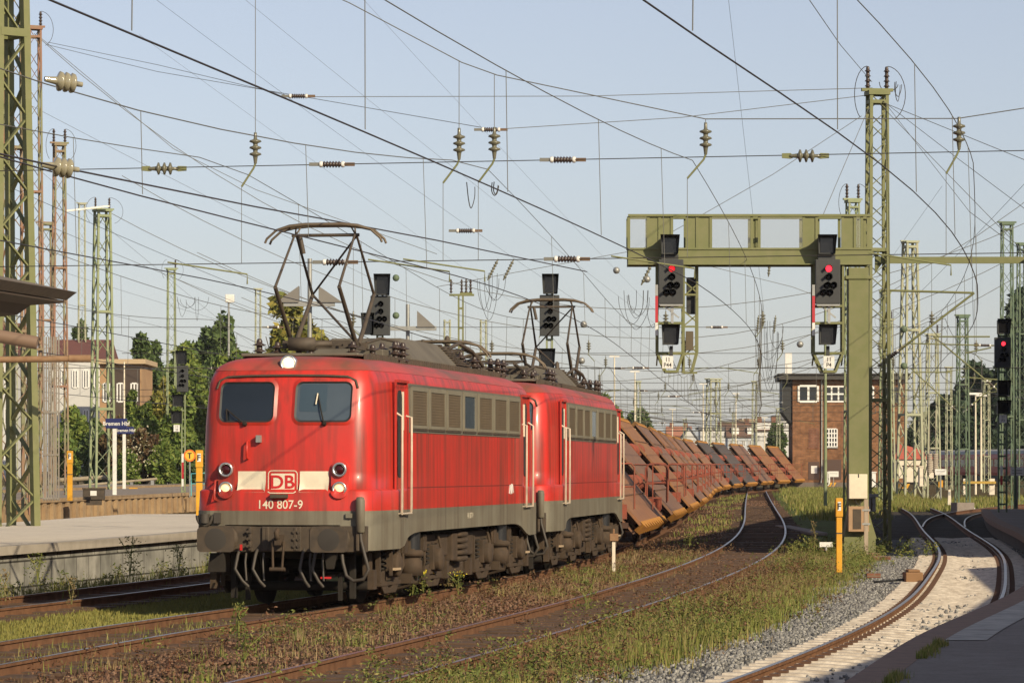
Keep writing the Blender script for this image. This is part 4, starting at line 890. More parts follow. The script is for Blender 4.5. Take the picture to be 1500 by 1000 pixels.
def yellow_post(px, pyb, pyt, Y, w_, label, zbase=None):
    zb2 = EYE - (pyb - HORIZON) * Y / FPX; h_ = (pyb - pyt) * Y / FPX
    t = thing('telephone_post', label, 'telephone post', ((px - 750) * Y / FPX, Y, zb2), 0, 'yellow telephone posts')
    k = MB(); k.span(-w_ / 2, w_ / 2, -w_ / 2, w_ / 2, 0, h_ * .74); k.build('post', M_YELLOW, t, bevel=.01)
    k = MB(); k.span(-w_ / 2 - .015, w_ / 2 + .015, -w_ / 2 - .02, w_ / 2, h_ * .745, h_); hd = k.build('telephone_housing', M_YELLOW, t, bevel=.015)
    k = MB(); k.span(-w_ * .28, w_ * .3, -w_ / 2 - .025, -w_ / 2 - .021, h_ * .83, h_ * .95); pl_ = k.build('plate', M_WHITE, hd)
    lettering('letter', 'F', h_ * .085, lambda a, q: (a, -w_ / 2 - .03, h_ * .89 + q), M_TXT, pl_, bold=.02)
    k = MB(); k.span(-w_ / 2 - .006, w_ / 2 + .006, -w_ / 2 - .006, w_ / 2 + .006, h_ * .52, h_ * .535); k.build('band', M_BLACK, t)
yellow_post(1229, 838, 729, 74, .12, 'orange yellow telephone post with an F plate beside the gantry column')
yellow_post(102.5, 733, 660, 120, .17, 'yellow telephone post on the second platform near the lattice masts')
yellow_post(292, 758, 659, 98, .17, 'yellow telephone post at the end of the left platform beside the locomotive')
# signals on posts
def post_signal(px, Y, py_top, py_base, w_, label, spec, lit=None, m_post=M_MAST, lines=None, plate=None, post_w=.16, lattice=False):
    s = FPX / Y; z = lambda q: EYE - (q - HORIZON) * Y / FPX - z0
    z0 = EYE - (py_base - HORIZON) * Y / FPX
    t = thing('railway_signal', label, 'signal', ((px - 750) * Y / FPX, Y, z0))
    k = MB(); 
    for dx in (-post_w / 2, post_w / 2): k.span(dx - .03, dx + .03, .22, .34, 0, z(py_top) - .1)
    for q in np.arange(.3, z(py_top) - .2, .45): k.box((0, .28, q), (post_w, .05, .07))
    k.build('post', m_post, t)
    for kind, cx, a, b_, ww in spec:
        X = (cx - px) / s
        if kind == 'screen': screen(t, X, (z(a) + z(b_)) / 2, ww / s, z(a) - z(b_), 0, lit)
        else: lamp_box('indicator', t, X, (z(a) + z(b_)) / 2, ww / s, z(a) - z(b_), 0, .25)
    if plate: number_plate(t, (plate[0] - px) / s, (z(plate[1]) + z(plate[2])) / 2, plate[3] / s, z(plate[1]) - z(plate[2]), -.06, lines)
    return t, z, s
post_signal(556, 106, 402, 880, .65, 'tall signal rising behind the raised front pantograph', [('box', 560, 404, 432, 20), ('screen', 557, 433, 491, 29), ('box', 539, 461, 490, 15)])
post_signal(805, 108, 402, 880, .65, 'tall signal rising behind the roof of the second locomotive', [('box', 806, 404, 430, 20), ('screen', 805, 432, 492, 29), ('box', 801, 513, 540, 20)])
tt, z_, s_ = post_signal(268, 178, 512, 728, .6, 'signal on a pale green post before the bushes at the left', [('box', 266, 515, 533, 14), ('screen', 267, 535, 574, 17), ('box', 261, 579, 595, 14), ('box', 259, 603, 620, 14)], lines=['11', '23'], plate=(259, 622, 632, 9), m_post=M_MAST)
tt, z_, s_ = post_signal(1470, 133, 466, 750, .65, 'signal with a lit red lamp at the right platform end', [('box', 1470, 469, 489, 17), ('screen', 1469, 494, 538, 24), ('box', 1470, 559, 579, 16), ('box', 1470, 588, 606, 17)], lit=M_REDLIT, lines=['11', 'P3'], plate=(1469, 607, 619, 11), m_post=M_MASTD, post_w=.3)
k = MB(); X = (1467 - 1470) / s_; k.span(X - .05, X + .05, -.02, .02, z_(696), z_(682)); k.build('mast_plate_white', M_WHITE, tt); k = MB(); k.span(X - .05, X + .05, -.02, .02, z_(710), z_(696.5)); k.build('mast_plate_red', M_MASTRED, tt)
# ------------------------------------------------------------------ lattice masts
def zig(mb, a0, a1, b0, b1, n, t):                       # zigzag bracing between two legs
    a0, a1, b0, b1 = map(Vector, (a0, a1, b0, b1))
    for i in range(n):
        f0, f1 = i / n, (i + 1) / n
        p, q = (a0.lerp(a1, f0), b0.lerp(b1, f1)) if i % 2 == 0 else (b0.lerp(b1, f0), a0.lerp(a1, f1))
        mb.beam(p, q, t, t * .35)
def mast(px, Y, pyb, pyt, wb, wt, label, m=M_MAST, rot=12, name='catenary_mast', bays=None, leg=None, top=True, horns=0, group='lattice masts of the yard', base=None, leg_split=True, plinth=False):
    x = (px - 750) * Y / FPX; z0 = EYE - (pyb - HORIZON) * Y / FPX if base is None else base; h = EYE - (pyt - HORIZON) * Y / FPX - z0
    t = thing(name, label, 'mast', (x, Y, z0), R(rot), group); lw = leg or max(.07, wb * .11)
    cs = ((-1, -1), (1, -1), (1, 1), (-1, 1)); A = [Vector((sx * wb / 2, sy * wb / 2, -.2)) for sx, sy in cs]; B = [Vector((sx * wt / 2, sy * wt / 2, h)) for sx, sy in cs]
    for i in range(4):
        k = MB(); k.beam(A[i], B[i], lw, lw, (0, 1, 0)); k.build('leg', m, t)
    n = bays or int(h / max(.55, (wb + wt) * .62)); k = MB()
    for i in range(4):
        j = (i + 1) % 4; zig(k, A[i], B[i], A[j], B[j], n, lw * .62)
    for f in (.33, .66, .985):
        for i in range(4): k.beam(A[i].lerp(B[i], f), A[(i + 1) % 4].lerp(B[(i + 1) % 4], f), lw * 1.1, lw * 1.1)
    k.build('bracing', m, t)
    if plinth: k = MB(); k.span(-wb * .8, wb * .8, -wb * .8, wb * .8, -.3, .35); k.build('plinth', G_ASPH, t)
    if top:
        k = MB(); k.box((0, 0, h + .06), (wt * 1.35, wt * 1.35, .12)); k.box((0, 0, h + .15), (wt * 2.0, .12, .08)); k.build('mast_head', m, t)
    for i in range(horns):
        s_ = -1 if i % 2 else 1
        k = MB(); insul(k, s_ * wt * (.6 + .5 * (i // 2)), 0, h + .2, .55, 4, .09); k.build('insulator', M_PORC, t)
    if horns:
        k = MB(); k.tube([(wt * .6 + 1.15 * wt * math.sin(q), -.05 * q, h + .05 + .75 * math.cos(q)) for q in np.linspace(.05, 2.8, 14)], .011, 5)
        k.tube([(-wt * .6 - .8 * wt * math.sin(q), .05 * q, h + .05 + .75 * math.cos(q)) for q in np.linspace(.05, 2.6, 12)], .011, 5); k.build('jumper_loop', M_WIRE, t)
    return t, h, z0
M1 = mast(6, 84, 773, -330, 1.08, .54, 'huge olive lattice mast standing on the left platform', M_GREEN, 40, bays=20, leg=.17)
M2 = mast(50, 150, 735, 44, .74, .46, 'tall rust streaked lattice mast right behind the huge left mast', M_MASTR, 20, horns=2)
M3 = mast(87, 165, 733, 214, .72, .44, 'rust red lattice mast with a glass insulator wire before its top', M_MASTR, 20, horns=2)
M4 = mast(150, 200, 736, 310, 1.15, .68, 'pale green lattice mast with a lamp arm at its top left of the blue signs', M_MAST, 25, horns=2)
M5 = mast(251, 262, 738, 396, .7, .5, 'slim green lattice mast above the left post signal', M_MAST, 15, horns=1)
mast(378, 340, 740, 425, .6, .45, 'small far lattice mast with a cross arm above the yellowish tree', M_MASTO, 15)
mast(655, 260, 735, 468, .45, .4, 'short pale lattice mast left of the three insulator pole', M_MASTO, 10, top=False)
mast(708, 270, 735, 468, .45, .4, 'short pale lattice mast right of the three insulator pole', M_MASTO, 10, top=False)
M9 = mast(1285, 97, 795, 140, .56, .44, 'tall olive lattice mast right behind the gantry column', M_GREEN, 8, horns=2, leg=.085, bays=30)
M10 = mast(1249, 150, 745, 297, .6, .42, 'lattice mast half hidden behind the gantry column', M_MAST, 12, horns=2)
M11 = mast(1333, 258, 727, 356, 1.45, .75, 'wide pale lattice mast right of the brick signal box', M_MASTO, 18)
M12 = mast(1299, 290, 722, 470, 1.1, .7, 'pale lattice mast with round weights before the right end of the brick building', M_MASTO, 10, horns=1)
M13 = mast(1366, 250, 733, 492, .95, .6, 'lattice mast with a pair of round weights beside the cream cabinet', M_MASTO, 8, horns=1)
M14 = mast(1410, 176, 746, 466, .58, .40, 'dark green lattice mast on a block carrying two tilted brackets', M_MASTD, 10, plinth=True)
M15 = mast(1475, 172, 742, 330, .6, .46, 'tall lattice mast directly behind the lit right signal', M_MASTD, 5)
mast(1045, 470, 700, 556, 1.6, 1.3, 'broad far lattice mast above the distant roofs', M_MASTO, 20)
mast(1297, 210, 735, 430, .6, .4, 'slim lattice mast just right of the gantry mast', M_MAST, 14)
mast(1497, 205, 735, 360, .6, .4, 'lattice mast cut by the right picture edge', M_MASTD, 14)
mast(22, 122, 745, -60, .8, .55, 'rust streaked lattice mast seen through the bracing of the huge left mast', M_MASTR, 25, horns=0)
mast(68, 190, 733, 330, .8, .55, 'pale lattice mast between the two rust streaked ones', M_MASTR, 20)
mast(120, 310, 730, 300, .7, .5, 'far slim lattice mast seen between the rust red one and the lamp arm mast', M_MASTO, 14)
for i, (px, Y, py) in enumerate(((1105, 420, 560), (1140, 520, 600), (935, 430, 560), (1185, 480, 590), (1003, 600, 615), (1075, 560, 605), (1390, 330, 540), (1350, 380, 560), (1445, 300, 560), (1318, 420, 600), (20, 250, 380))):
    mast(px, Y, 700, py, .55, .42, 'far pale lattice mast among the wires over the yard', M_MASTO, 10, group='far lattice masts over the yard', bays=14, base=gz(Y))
# round balance weights on two masts
for (px, Y, a, b_, lab) in ((1299, 290, 640, 700, 'pair of round concrete weights on the mast before the brick building'), (1366, 250, 664, 692, 'pair of round concrete weights on the mast beside the cream cabinet')):
    t = thing('balance_weight', lab, 'weights', at(px, b_, Y - .9))
    for dx in (-4.2, 4.2):
        k = MB(); n = 9; hh = (b_ - a) * Y / FPX / n
        for i in range(n): k.lathe([(.17, 0), (.19, .02), (.19, hh - .03), (.17, hh - .01)], (dx * Y / FPX, 0, i * hh), (0, 0, 1), 12)
        k.tube([(dx * Y / FPX, 0, n * hh), (dx * Y / FPX, 0, n * hh + 3)], .02, 5); k.build('weight_stack', mat('concrete_weight', (.36, .30, .24), .9, 0, (.24, .2, .15), 3, .6), t)
# lamp arm on the fourth mast, slender poles
b = Vector(M4[0].location); k = MB(); p = at(97, 309, 198.5); q = at(160, 302, 199.2); k.beam(p, q, .22, .1); o = k.build('lamp_arm', M_WHITE, M4[0]); o.rotation_euler = (0, 0, -R(25)); mm = Matrix.Rotation(-R(25), 4, 'Z')
o.data.transform(Matrix.Translation(-b))
def pole(px, Y, pyb, pyt, r, label, m=M_WHITE, lamp=0, cat='pole', name='lamp_pole', group=None):
    zb2 = max(EYE - (pyb - HORIZON) * Y / FPX, gz(Y) - .2); h_ = EYE - (pyt - HORIZON) * Y / FPX - zb2
    t = thing(name, label, cat, ((px - 750) * Y / FPX, Y, zb2), 0, group); k = MB(); k.tube([(0, 0, 0), (0, 0, h_ * .5), (0, 0, h_)], [r, r * .85, r * .6], 8); k.build('pole', m, t)
    if lamp: k = MB(); k.prism([(-lamp, -.1, h_), (lamp, -.1, h_), (lamp * .9, -.1, h_ + .14), (-lamp * .9, -.1, h_ + .14)], (0, .3, 0)); k.build('lamp_head', M_WHITE, t)
    return t, h_
pole(1429, 235, 724, 578, .08, 'pale lamp pole, left one of the close pair right of the dark mast', M_CREAM, .45, 'lamp', group='lamp poles of the yard')
pole(1437, 255, 716, 581, .08, 'pale lamp pole, right one of the close pair right of the dark mast', M_CREAM, .45, 'lamp', group='lamp poles of the yard')
pole(182, 215, 735, 530, .07, 'slender pale pole between the green mast and the small tan building', M_CREAM)
t, h_ = pole(335, 300, 730, 432, .13, 'silver pole with a box at its top above the hedge', M_STEEL); k = MB(); k.box((.1, 0, h_ - .3), (.75, .5, .7)); k.build('antenna_box', M_WHITE, t, bevel=.05)
for i, (px, Y, py) in enumerate(((900, 330, 523), (930, 350, 545), (1078, 480, 577), (1030, 430, 563), (985, 520, 600), (1120, 500, 612))): pole(px, Y, 700, py, .1, 'far lamp pole with a flat pale head over the wagons', M_CREAM, .5, 'lamp', group='far lamp poles over the wagons')
pole(1209, 160, 740, 380, .08, 'slim green pole left of the gantry column', M_MAST)
pole(1487, 133, 745, 600, .05, 'thin grey pole beside the lit right signal', M_MASTD)
# three insulator pole and wedge fixtures behind the locomotive
t = thing('insulator_pole', 'green double pole topped by three insulators behind the roof hood', 'pole', at(675, 735, 200)); h_ = EYE - (432 - HORIZON) * 200 / FPX - t.location.z
k = MB(); k.beam((-.12, 0, 0), (-.12, 0, h_), .1, .1); k.beam((.12, 0, 0), (.12, 0, h_), .1, .1)
for z in np.arange(1, h_, 1.1): k.box((0, 0, z), (.3, .06, .12))
k.build('pole', M_GREEN, t); k = MB(); k.box((.05, 0, h_), (1.4, .12, .12)); k.box((.3, 0, h_ + .1), (.7, .1, .1)); k.build('cross_arm', M_GREEN, t)
for x in (-.55, 0.05, .3, .55): k = MB(); insul(k, x, 0, h_ + .1, .75, 4, .1); k.build('insulator', M_PORC, t)
def wedge(px, Y, wings, label):
    t = thing('wedge_fixture_pole', label, 'platform fixture', at(px, 760, Y)); s = Y / FPX; zf = lambda py: (760 - py) * s
    k = MB(); k.tube([(0, .3, 0), (0, .3, zf(wings[0][3]))], .075, 8); k.build('pole', M_STEEL, t)
    k = MB(); k.box((0, 0, zf(wings[0][2]) - .05), (1.7 if len(wings) > 1 else 2.2, .18, .16)); k.build('cross_beam', M_STEEL, t)
    for tip, inner, pyb, ptop in wings:
        k = MB(); k.prism([((tip - px) * s, -.15, zf(pyb)), ((inner - px) * s, -.15, zf(pyb)), ((inner - px) * s, -.15, zf(pyb - 24))], (0, .5, 0)); k.build('wedge', mat('wedge_grey', (.19, .175, .155), .6, 0, (.15, .135, .12), 2, .5), t)
wedge(453, 118, ((405, 438, 443, 378), (502, 467, 443, 378)), 'grey pole with a pair of wedge shaped fixtures behind the front pantograph')
wedge(597, 135, ((638, 611, 479, 445),), 'grey pole with a single wedge fixture right of the tall signal')
# ------------------------------------------------------------------ overhead lines along the tracks
def wire(name, label, pts, r=.009, m=M_WIRE, cat='wire', sag=0.0, group=None, parent=None):
    pts = [Vector(p) for p in pts]
    if sag and len(pts) == 2: a, b = pts; pts = [a.lerp(b, t) - Vector((0, 0, 4 * sag * t * (1 - t))) for t in np.linspace(0, 1, 13)]
    o = MB().tube(pts, r, 4, True, True).build(name, m, parent, fix=False)
    if not parent: tag(o, label, cat, group)
    return o
SUP = [4, 70, 146, 216, 282, 350, 420]
def line(label, f, Y0, Y1, zc=5.78, zs=8.2, zmid=7.3, stag=.2, dstep=8.6, du=0.0):
    t = thing('overhead_line', label, 'overhead line', (0, 0, 0), 0, 'overhead lines above the tracks'); M = []; C = []
    def state(Y):
        for i in range(len(SUP) - 1):
            if SUP[i] <= Y <= SUP[i + 1]: break
        u = (Y - SUP[i]) / (SUP[i + 1] - SUP[i]); st = stag * ((1 - 2 * u) if i % 2 else (2 * u - 1)); return u, st
    for Y in ys(Y0, Y1, 4.0):
        u, st = state(Y); x, y = off(f, Y, st + du); C.append((x, y, zc + gz(Y) - .03 * 4 * u * (1 - u))); M.append((*off(f, Y, st * .6 + du), zs + gz(Y) - (zs - zmid) * 4 * u * (1 - u)))
    wr = lambda k: [k * (1 + max(0, q[1] - 90) / 150) for q in M]
    MB().tube(M, wr(.0085), 4).build('messenger_wire', M_ROPE, t, fix=False); MB().tube(C, wr(.0102), 4).build('contact_wire', M_COPPER, t, fix=False)
    Y = Y0 + 3
    while Y < min(Y1, 300):
        u, st = state(Y); a = (*off(f, Y, st * .6 + du), zs + gz(Y) - (zs - zmid) * 4 * u * (1 - u)); c = (*off(f, Y, st + du), zc + gz(Y))
        if .06 < u < .94: MB().tube([a, c], .0055 * (1 + max(0, Y - 90) / 110), 4).build('dropper', M_ROPE, t, fix=False)
        Y += dstep
    return t
line('overhead line above the track beside the left platform', T_LEFT, 40, 330)
line('overhead line above the locomotives and the wagons', T_TRAIN, 27, 380, zmid=6.75)
line('overhead line above the curved middle track', T_MID, 18, 290)
line('overhead line above the pale sleepered right track', T_RIGHT, 18, 300, zmid=7.4)
line('overhead line above the track forking right', T_FORK, 126, 250)
f2 = lambda Y: T_TRAIN(Y) - 13.2; f3 = lambda Y: T_TRAIN(Y) - 18.5; f4 = lambda Y: T_TRAIN(Y) - 31
line('overhead line left of the left platform', f2, 60, 300); line('overhead line between the second platform and the hedge', f4, 120, 300); line('overhead line before the second platform', f3, 90, 300)
# ------------------------------------------------------------------ cross spans
def rod_insulator(t, p, q, n=6, r=.075):                  # brown ribbed insulator in a rope with white ends
    p, q = Vector(p), Vector(q); d = (q - p).normalized(); c = (p + q) / 2; prof = [(.04, -.24), (.04, -.2)]
    for i in range(n): z = -.18 + .36 * i / n; prof += [(.04, z), (r, z + .02), (.04, z + .05)]
    prof += [(.05, .2), (.05, .24)]
    o = MB().lathe(prof, c, d, 9).build('rod_insulator', M_PORC, t)
    for s_ in (-1, 1):
        MB().lathe([(.05, -.035), (.062, -.02), (.062, .02), (.05, .035)], c + d * s_ * .22, d, 8).build('end_cap', M_WHITE, o)
        MB().beam(c + d * s_ * .25, c + d * s_ * .46, .045, .07).build('clamp', M_ROPE if s_ < 0 else mat('rusty_clamp', (.14, .085, .05), .8), o)
def disc_insulator(t, c, d, n=3, r=.125, pitch=.13, m=None):
    c = Vector(c); d = Vector(d).normalized(); L_ = n * pitch; prof = [(.03, -L_ / 2 - .12)]
    for i in range(n): z = -L_ / 2 + pitch * i; prof += [(.045, z), (.05, z + .03), (r, z + .06), (r * .92, z + .09), (.05, z + .11)]
    prof += [(.035, L_ / 2), (.03, L_ / 2 + .12)]
    return MB().lathe(prof, c, d, 12).build('disc_insulator', m or M_GLASSDISC, t)
def cross_span(label, YL, YR, xl, zl, xr, zr, tracks, zlow, zmid=8.25, rods=(), rope_pts=None, r=.009, detail=True):
    t = thing('cross_span', label, 'cross span', (0, 0, 0), 0, 'wire cross spans between masts')
    dY = lambda x: YL + (YR - YL) * (x - xl) / (xr - xl)
    if rope_pts is None:
        xm = (xl + xr) / 2 + (xr - xl) * .08; h = zmid + .75
        def zf(x):
            a = zl if x < xm else zr; e = xl if x < xm else xr
            return h + (a - h) * ((x - xm) / (e - xm)) ** 2
    else:
        xs_ = [p[0] for p in rope_pts]; zs_ = [p[2] for p in rope_pts]; zf = lambda x: float(np.interp(x, xs_, zs_))
    X = sorted(set(list(np.linspace(xl, xr, 24)) + ([p[0] for p in rope_pts] if rope_pts else [])))
    g0 = gz(YL)
    MB().tube([(x, dY(x), zf(x) + (0 if rope_pts else g0)) for x in X], r * 1.1 * (1 + max(0, YL - 100) / 140), 4).build('upper_rope', M_ROPE, t, fix=False)
    far = 1 + max(0, YL - 100) / 140; r = r * far
    for z in (zmid, zlow): MB().tube([(xl, dY(xl), z + g0), (xr, dY(xr), z + g0)], r, 4).build('cross_rope', M_WIRE, t, fix=False)
    for x, du in tracks:
        Y = dY(x); zt2 = zf(x) + (0 if rope_pts else g0); zm2 = zmid + g0
        MB().tube([(x, Y, zt2), (x, Y, zm2 + .65)], .007 * far, 4).build('hanger_wire', M_ROPE, t, fix=False)
        disc_insulator(t, (x, Y, zm2 + .36), (0, 0, 1))
        k = MB(); k.tube([(x, Y, zm2 + .05), (x - .04, Y, zm2 - .05), (x + du, Y, zm2 - .42)], .022, 5); k.build('support_arm', M_GREEN, t, fix=False)
        if detail: MB().tube([(x + du, Y, zm2 - .42), (x + du, Y, zlow + g0)], .006 * far, 4).build('hanger_wire', M_ROPE, t, fix=False)
        if detail:
            k = MB(); s_ = 1 if du > 0 else -1; k.tube([(x + du + s_ * 1.5, Y, zlow + g0 + .02), (x + du * .6, Y + .05, zlow + g0 - .22), (x + du * .6, Y + .05, zlow + g0 - .42)], .017, 5); k.build('steady_arm', M_GREEN, t, fix=False)
    for x, z in rods: rod_insulator(t, (x - .3, dY(x), z + g0), (x + .3, dY(x), z + g0))
    return t
hx = lambda px, Y: (px - 750) * Y / FPX; hz = lambda py, Y: EYE - (py - HORIZON) * Y / FPX
hp = [(-12.2, 0, 17.5), (hx(372, 71.5), 0, hz(-60, 71.5)), (hx(510, 71), 0, hz(0, 71)), (hx(676, 70.5), 0, hz(88, 70.5)), (hx(728, 70.5), 0, hz(108, 70.5)), (hx(1035, 69.5), 0, hz(172, 69.5)), (hx(1405, 68.5), 0, hz(172, 68.5)), (hx(1600, 68), 0, hz(142, 68)), (14, 0, 14.5)]
cs = cross_span('nearest wire cross span over all tracks, with large disc insulators', 73.5, 67.5, -12.2, 17.5, 14, 14.5, [(hx(372, 71.5), -.28), (hx(672, 70.5), -.32), (hx(724, 70.4), -.32), (hx(1035, 69.5), -.36), (hx(1407, 68.5), -.25)], 6.28, 8.25,
    rods=[(hx(485, 71.2), 8.25), (hx(825, 70), 8.25), (hx(490, 71.2), 6.28), (hx(831, 70), 6.28)], rope_pts=hp)
for px, n in ((240, 3), (1180, 3)):
    Y = 73.5 + (67.5 - 73.5) * (hx(px, 71) + 12.2) / 26.2; c = Vector((hx(px, Y), Y, 8.25)); disc_insulator(cs, c, (1, 0, 0), 3, .13, .12)
    for s_ in (-1, 1): k = MB(); k.prism([c + Vector((s_ * .2, 0, -.02)), c + Vector((s_ * .29, 0, .055)), c + Vector((s_ * .46, 0, .05)), c + Vector((s_ * .46, 0, -.04)), c + Vector((s_ * .29, 0, -.055))], (0, .05, 0)); k.build('clamp', M_GREEN, cs)
def Mtop(m_): return m_[0].location.x, m_[0].location.y, m_[1] + m_[2]
a = Mtop(M2); b = Mtop(M15)
TR = lambda Y: [(T_LEFT(Y), -.3), (T_TRAIN(Y), .3), (T_MID(Y), -.3), (T_RIGHT(Y), .3)]
cross_span('second wire cross span, from the tall rust streaked mast to the right signal mast', 150, 150, a[0], a[2] - .3, hx(1475, 172), 13.5, TR(150) + [(T_TRAIN(150) - 13.2, .3)], 6.28, 8.0, rods=[(hx(400, 150), 8.0), (hx(610, 150), 6.28), (hx(935, 150), 6.28), (hx(1050, 150), 8.0), (hx(380, 150), 6.28)])
a = Mtop(M4)
cross_span('third wire cross span, from the lamp arm mast to the right', 214, 214, hx(148, 214), a[2] + 1, hx(1500, 214), 15, TR(214) + [(T_TRAIN(214) - 13.2, .3), (T_TRAIN(214) - 18.5, .3)], 6.3, 8.0, rods=[(hx(315, 214), 8.0), (hx(560, 214), 6.3), (hx(905, 214), 8.0), (hx(985, 214), 6.3)])
cross_span('fourth wire cross span far down the yard', 280, 280, hx(251, 280), 17, hx(1340, 280), 17, [(T_TRAIN(280), -.3), (T_TRAIN(280) - 5, -.3), (T_MID(280), .3), (T_RIGHT(260) + 1, .3), (T_TRAIN(280) - 13, .3)], 6.3, 8.0, rods=[(hx(420, 280), 8.0), (hx(940, 280), 8.0), (hx(1020, 280), 6.3)])
cross_span('fifth wire cross span far down the yard', 350, 350, hx(378, 350), 18, hx(1345, 350), 18, [(x, .3) for x in (-14, -4, 4, 12, 20, 27.3, 34)], 6.3, 8.0, rods=[(hx(700, 350), 8.0), (hx(970, 350), 6.3)])
cross_span('sixth wire cross span above the distant roofs', 430, 430, hx(500, 430), 19, hx(1390, 430), 19, [(x, .3) for x in (-10, 0, 9, 16, 23, 30, 38)], 6.3, 8.0, rods=[(12, 8.0), (24, 6.3)])
cross_span('seventh wire cross span above the distant roofs', 520, 520, hx(600, 520), 19, hx(1380, 520), 19, [(x, .3) for x in (5, 14, 22, 30, 38, 46)], 6.3, 8.0, rods=[(18, 8.0), (33, 6.3)])
for YY, x0, x1, lab in ((182, -20, 28, 'wire cross span between the second and third ones'), (248, -22, 38, 'wire cross span just before the fourth one'), (315, -24, 40, 'wire cross span between the fourth and fifth ones'), (392, -20, 46, 'wire cross span just behind the fifth one'), (475, -10, 56, 'wire cross span between the two farthest ones'), (580, 0, 66, 'farthest wire cross span of all')):
    cross_span(lab, YY, YY, x0, 17, x1, 17, [(x, random.choice((-.3, .3))) for x in np.linspace(x0 * .5 + 4, x1 * .85, 7)], 6.2 + random.uniform(-.2, .2), 7.9, rods=[(x0 + (x1 - x0) * random.uniform(.25, .85), z) for z in (6.2, 7.9, 7.9)])
# ------------------------------------------------------------------ single wires picked out of the photograph
def pw(label, pts, r=.008, m=M_ROPE, sag=0.0, name='overhead_wire'): return wire(name, label, [at(*p) for p in pts], r, m, 'wire', sag, 'single wires over the yard')
w1 = pw('second contact wire converging on the raised front pantograph', [(-30, 219, 39), (88, 245, 41.5), (375, 303, 53), (470, 320, 57), (640, 352, 64), (860, 398, 80)], .0115, M_COPPER)
def ball(px, py, Y, label, r=.12):
    t = thing('wire_insulator', label, 'insulator', at(px, py, Y)); disc_insulator(t, (0, 0, 0), (.95, .5, -.1), 3, r, .075, mat('glass_insulator', (.30, .27, .19), .12, 0, (.2, .18, .12), 3, .4, spec=.8))
ball(93, 120, 41.3, 'fat ribbed insulator in the upper wire beside the tall rust streaked mast')
ball(88, 245, 41.5, 'fat ribbed insulator in the wire before the rust red mast top')
pw('feeder wire from the tall rust streaked mast falling to the right', [(60, 56, 150), (254, 218, 150), (375, 278, 150), (640, 372, 150)], .012)
pw('upper stay wire from the tall rust streaked mast', [(70, 62, 150), (230, 95, 140), (425, 141, 128)], .01, M_ROPE); pw('lower stay wire from the tall rust streaked mast', [(70, 66, 150), (230, 105, 140), (718, 189, 112)], .01, M_ROPE)
pw('cross wire from the insulator at upper centre to the tall gantry mast', [(445, 142, 97), (860, 141, 97), (1278, 129, 97)], .009); pw('lower cross wire to the tall gantry mast', [(735, 189, 97), (1000, 172, 97), (1276, 139, 97)], .009)
for px, py, lab in ((437, 141, 'brown rod insulator high over the locomotive'), (719, 190, 'brown rod insulator beside the two hanging disc insulators'), (682, 338, 'brown rod insulator right of the front pantograph')):
    t = thing('wire_insulator', lab, 'insulator', at(px, py, 97)); rod_insulator(t, (-.25, 0, 0), (.25, 0, 0))
for i, (x, y_) in enumerate(((1420, 330), (1400, 250), (1520, 262), (1530, 420))): pw('wire fanning out right from the head of the tall gantry mast', [(1288, 140 + 4 * i, 97), (x, y_ - 20, 92), (x + 140, y_ + 85, 86)], .009)
pw('steep wire from the top edge to the head of the tall gantry mast', [(1180, -8, 70), (1231, 66, 82), (1277, 120, 96)], .010); pw('wire from the tall gantry mast down left to the gantry', [(1276, 150, 97), (1206, 314, 92)], .009)
pw('long slanting wire behind the gantry from upper right to lower left', [(1262, 170, 140), (1133, 255, 140), (940, 365, 140), (640, 420, 140)], .011)
pw('slanting wire below the gantry girder', [(1430, 520, 130), (1160, 420, 130), (1000, 380, 130)], .009)
for i, (x0, y0, x1, y1, Y, sg) in enumerate(((0, 268, 1000, 640, 180, 2.5), (0, 300, 700, 560, 190, 1.5), (60, 420, 900, 620, 230, 2), (160, 330, 420, 545, 200, .6), (0, 470, 560, 590, 240, 1), (280, 250, 1100, 655, 210, 3), (520, 190, 1160, 640, 230, 3), (700, 260, 1190, 640, 260, 2), (1500, 270, 1200, 560, 170, 1), (820, 300, 1150, 645, 300, 1.5), (1090, 200, 1140, 640, 240, .2), (600, 330, 1040, 640, 330, 1.2), (200, 420, 800, 600, 300, 2), (1290, 395, 1110, 640, 300, 1))):
    k_ = 0 if x0 <= 0 or x0 >= 1500 else (.9 if x1 > x0 else .5); x0, y0 = x0 - (x1 - x0) * k_, y0 - (y1 - y0) * k_
    pw('thin long wire running away towards the far end of the yard', [(x0, y0, Y * .72), (x1, y1, Y * 1.5)], .010, M_ROPE if i % 2 else M_WIRE, sag=sg * .4)
# loose jumper loops and hanging cables in clusters
def loops(label, px, py, Y, n, w_, h_):
    t = thing('jumper_cables', label, 'cables', at(px, py, Y))
    for i in range(n):
        s = Y / FPX; x0 = random.uniform(-w_, w_) * s; x1 = random.uniform(-w_, w_) * s; z1 = -random.uniform(.3, 1.0) * h_ * s; pts = [(x0, random.uniform(-.3, .3), 0), (x0 * .9, 0, z1 * .6), ((x0 + x1) / 2, 0, z1), (x1, .1, z1 * .5), (x1 * 1.05, .1, -.05 * h_ * s * random.random())]
        P_ = []
        for j in range(len(pts) - 1):
            for u in np.linspace(0, 1, 5)[:-1]: P_.append(Vector(pts[j]).lerp(Vector(pts[j + 1]), u))
        for _ in range(2): P_ = [P_[0]] + [(P_[j - 1] + P_[j] + P_[j + 1]) / 3 for j in range(1, len(P_) - 1)] + [P_[-1]]
        MB().tube(P_, .011, 4).build('cable', M_WIRE, t, fix=False)
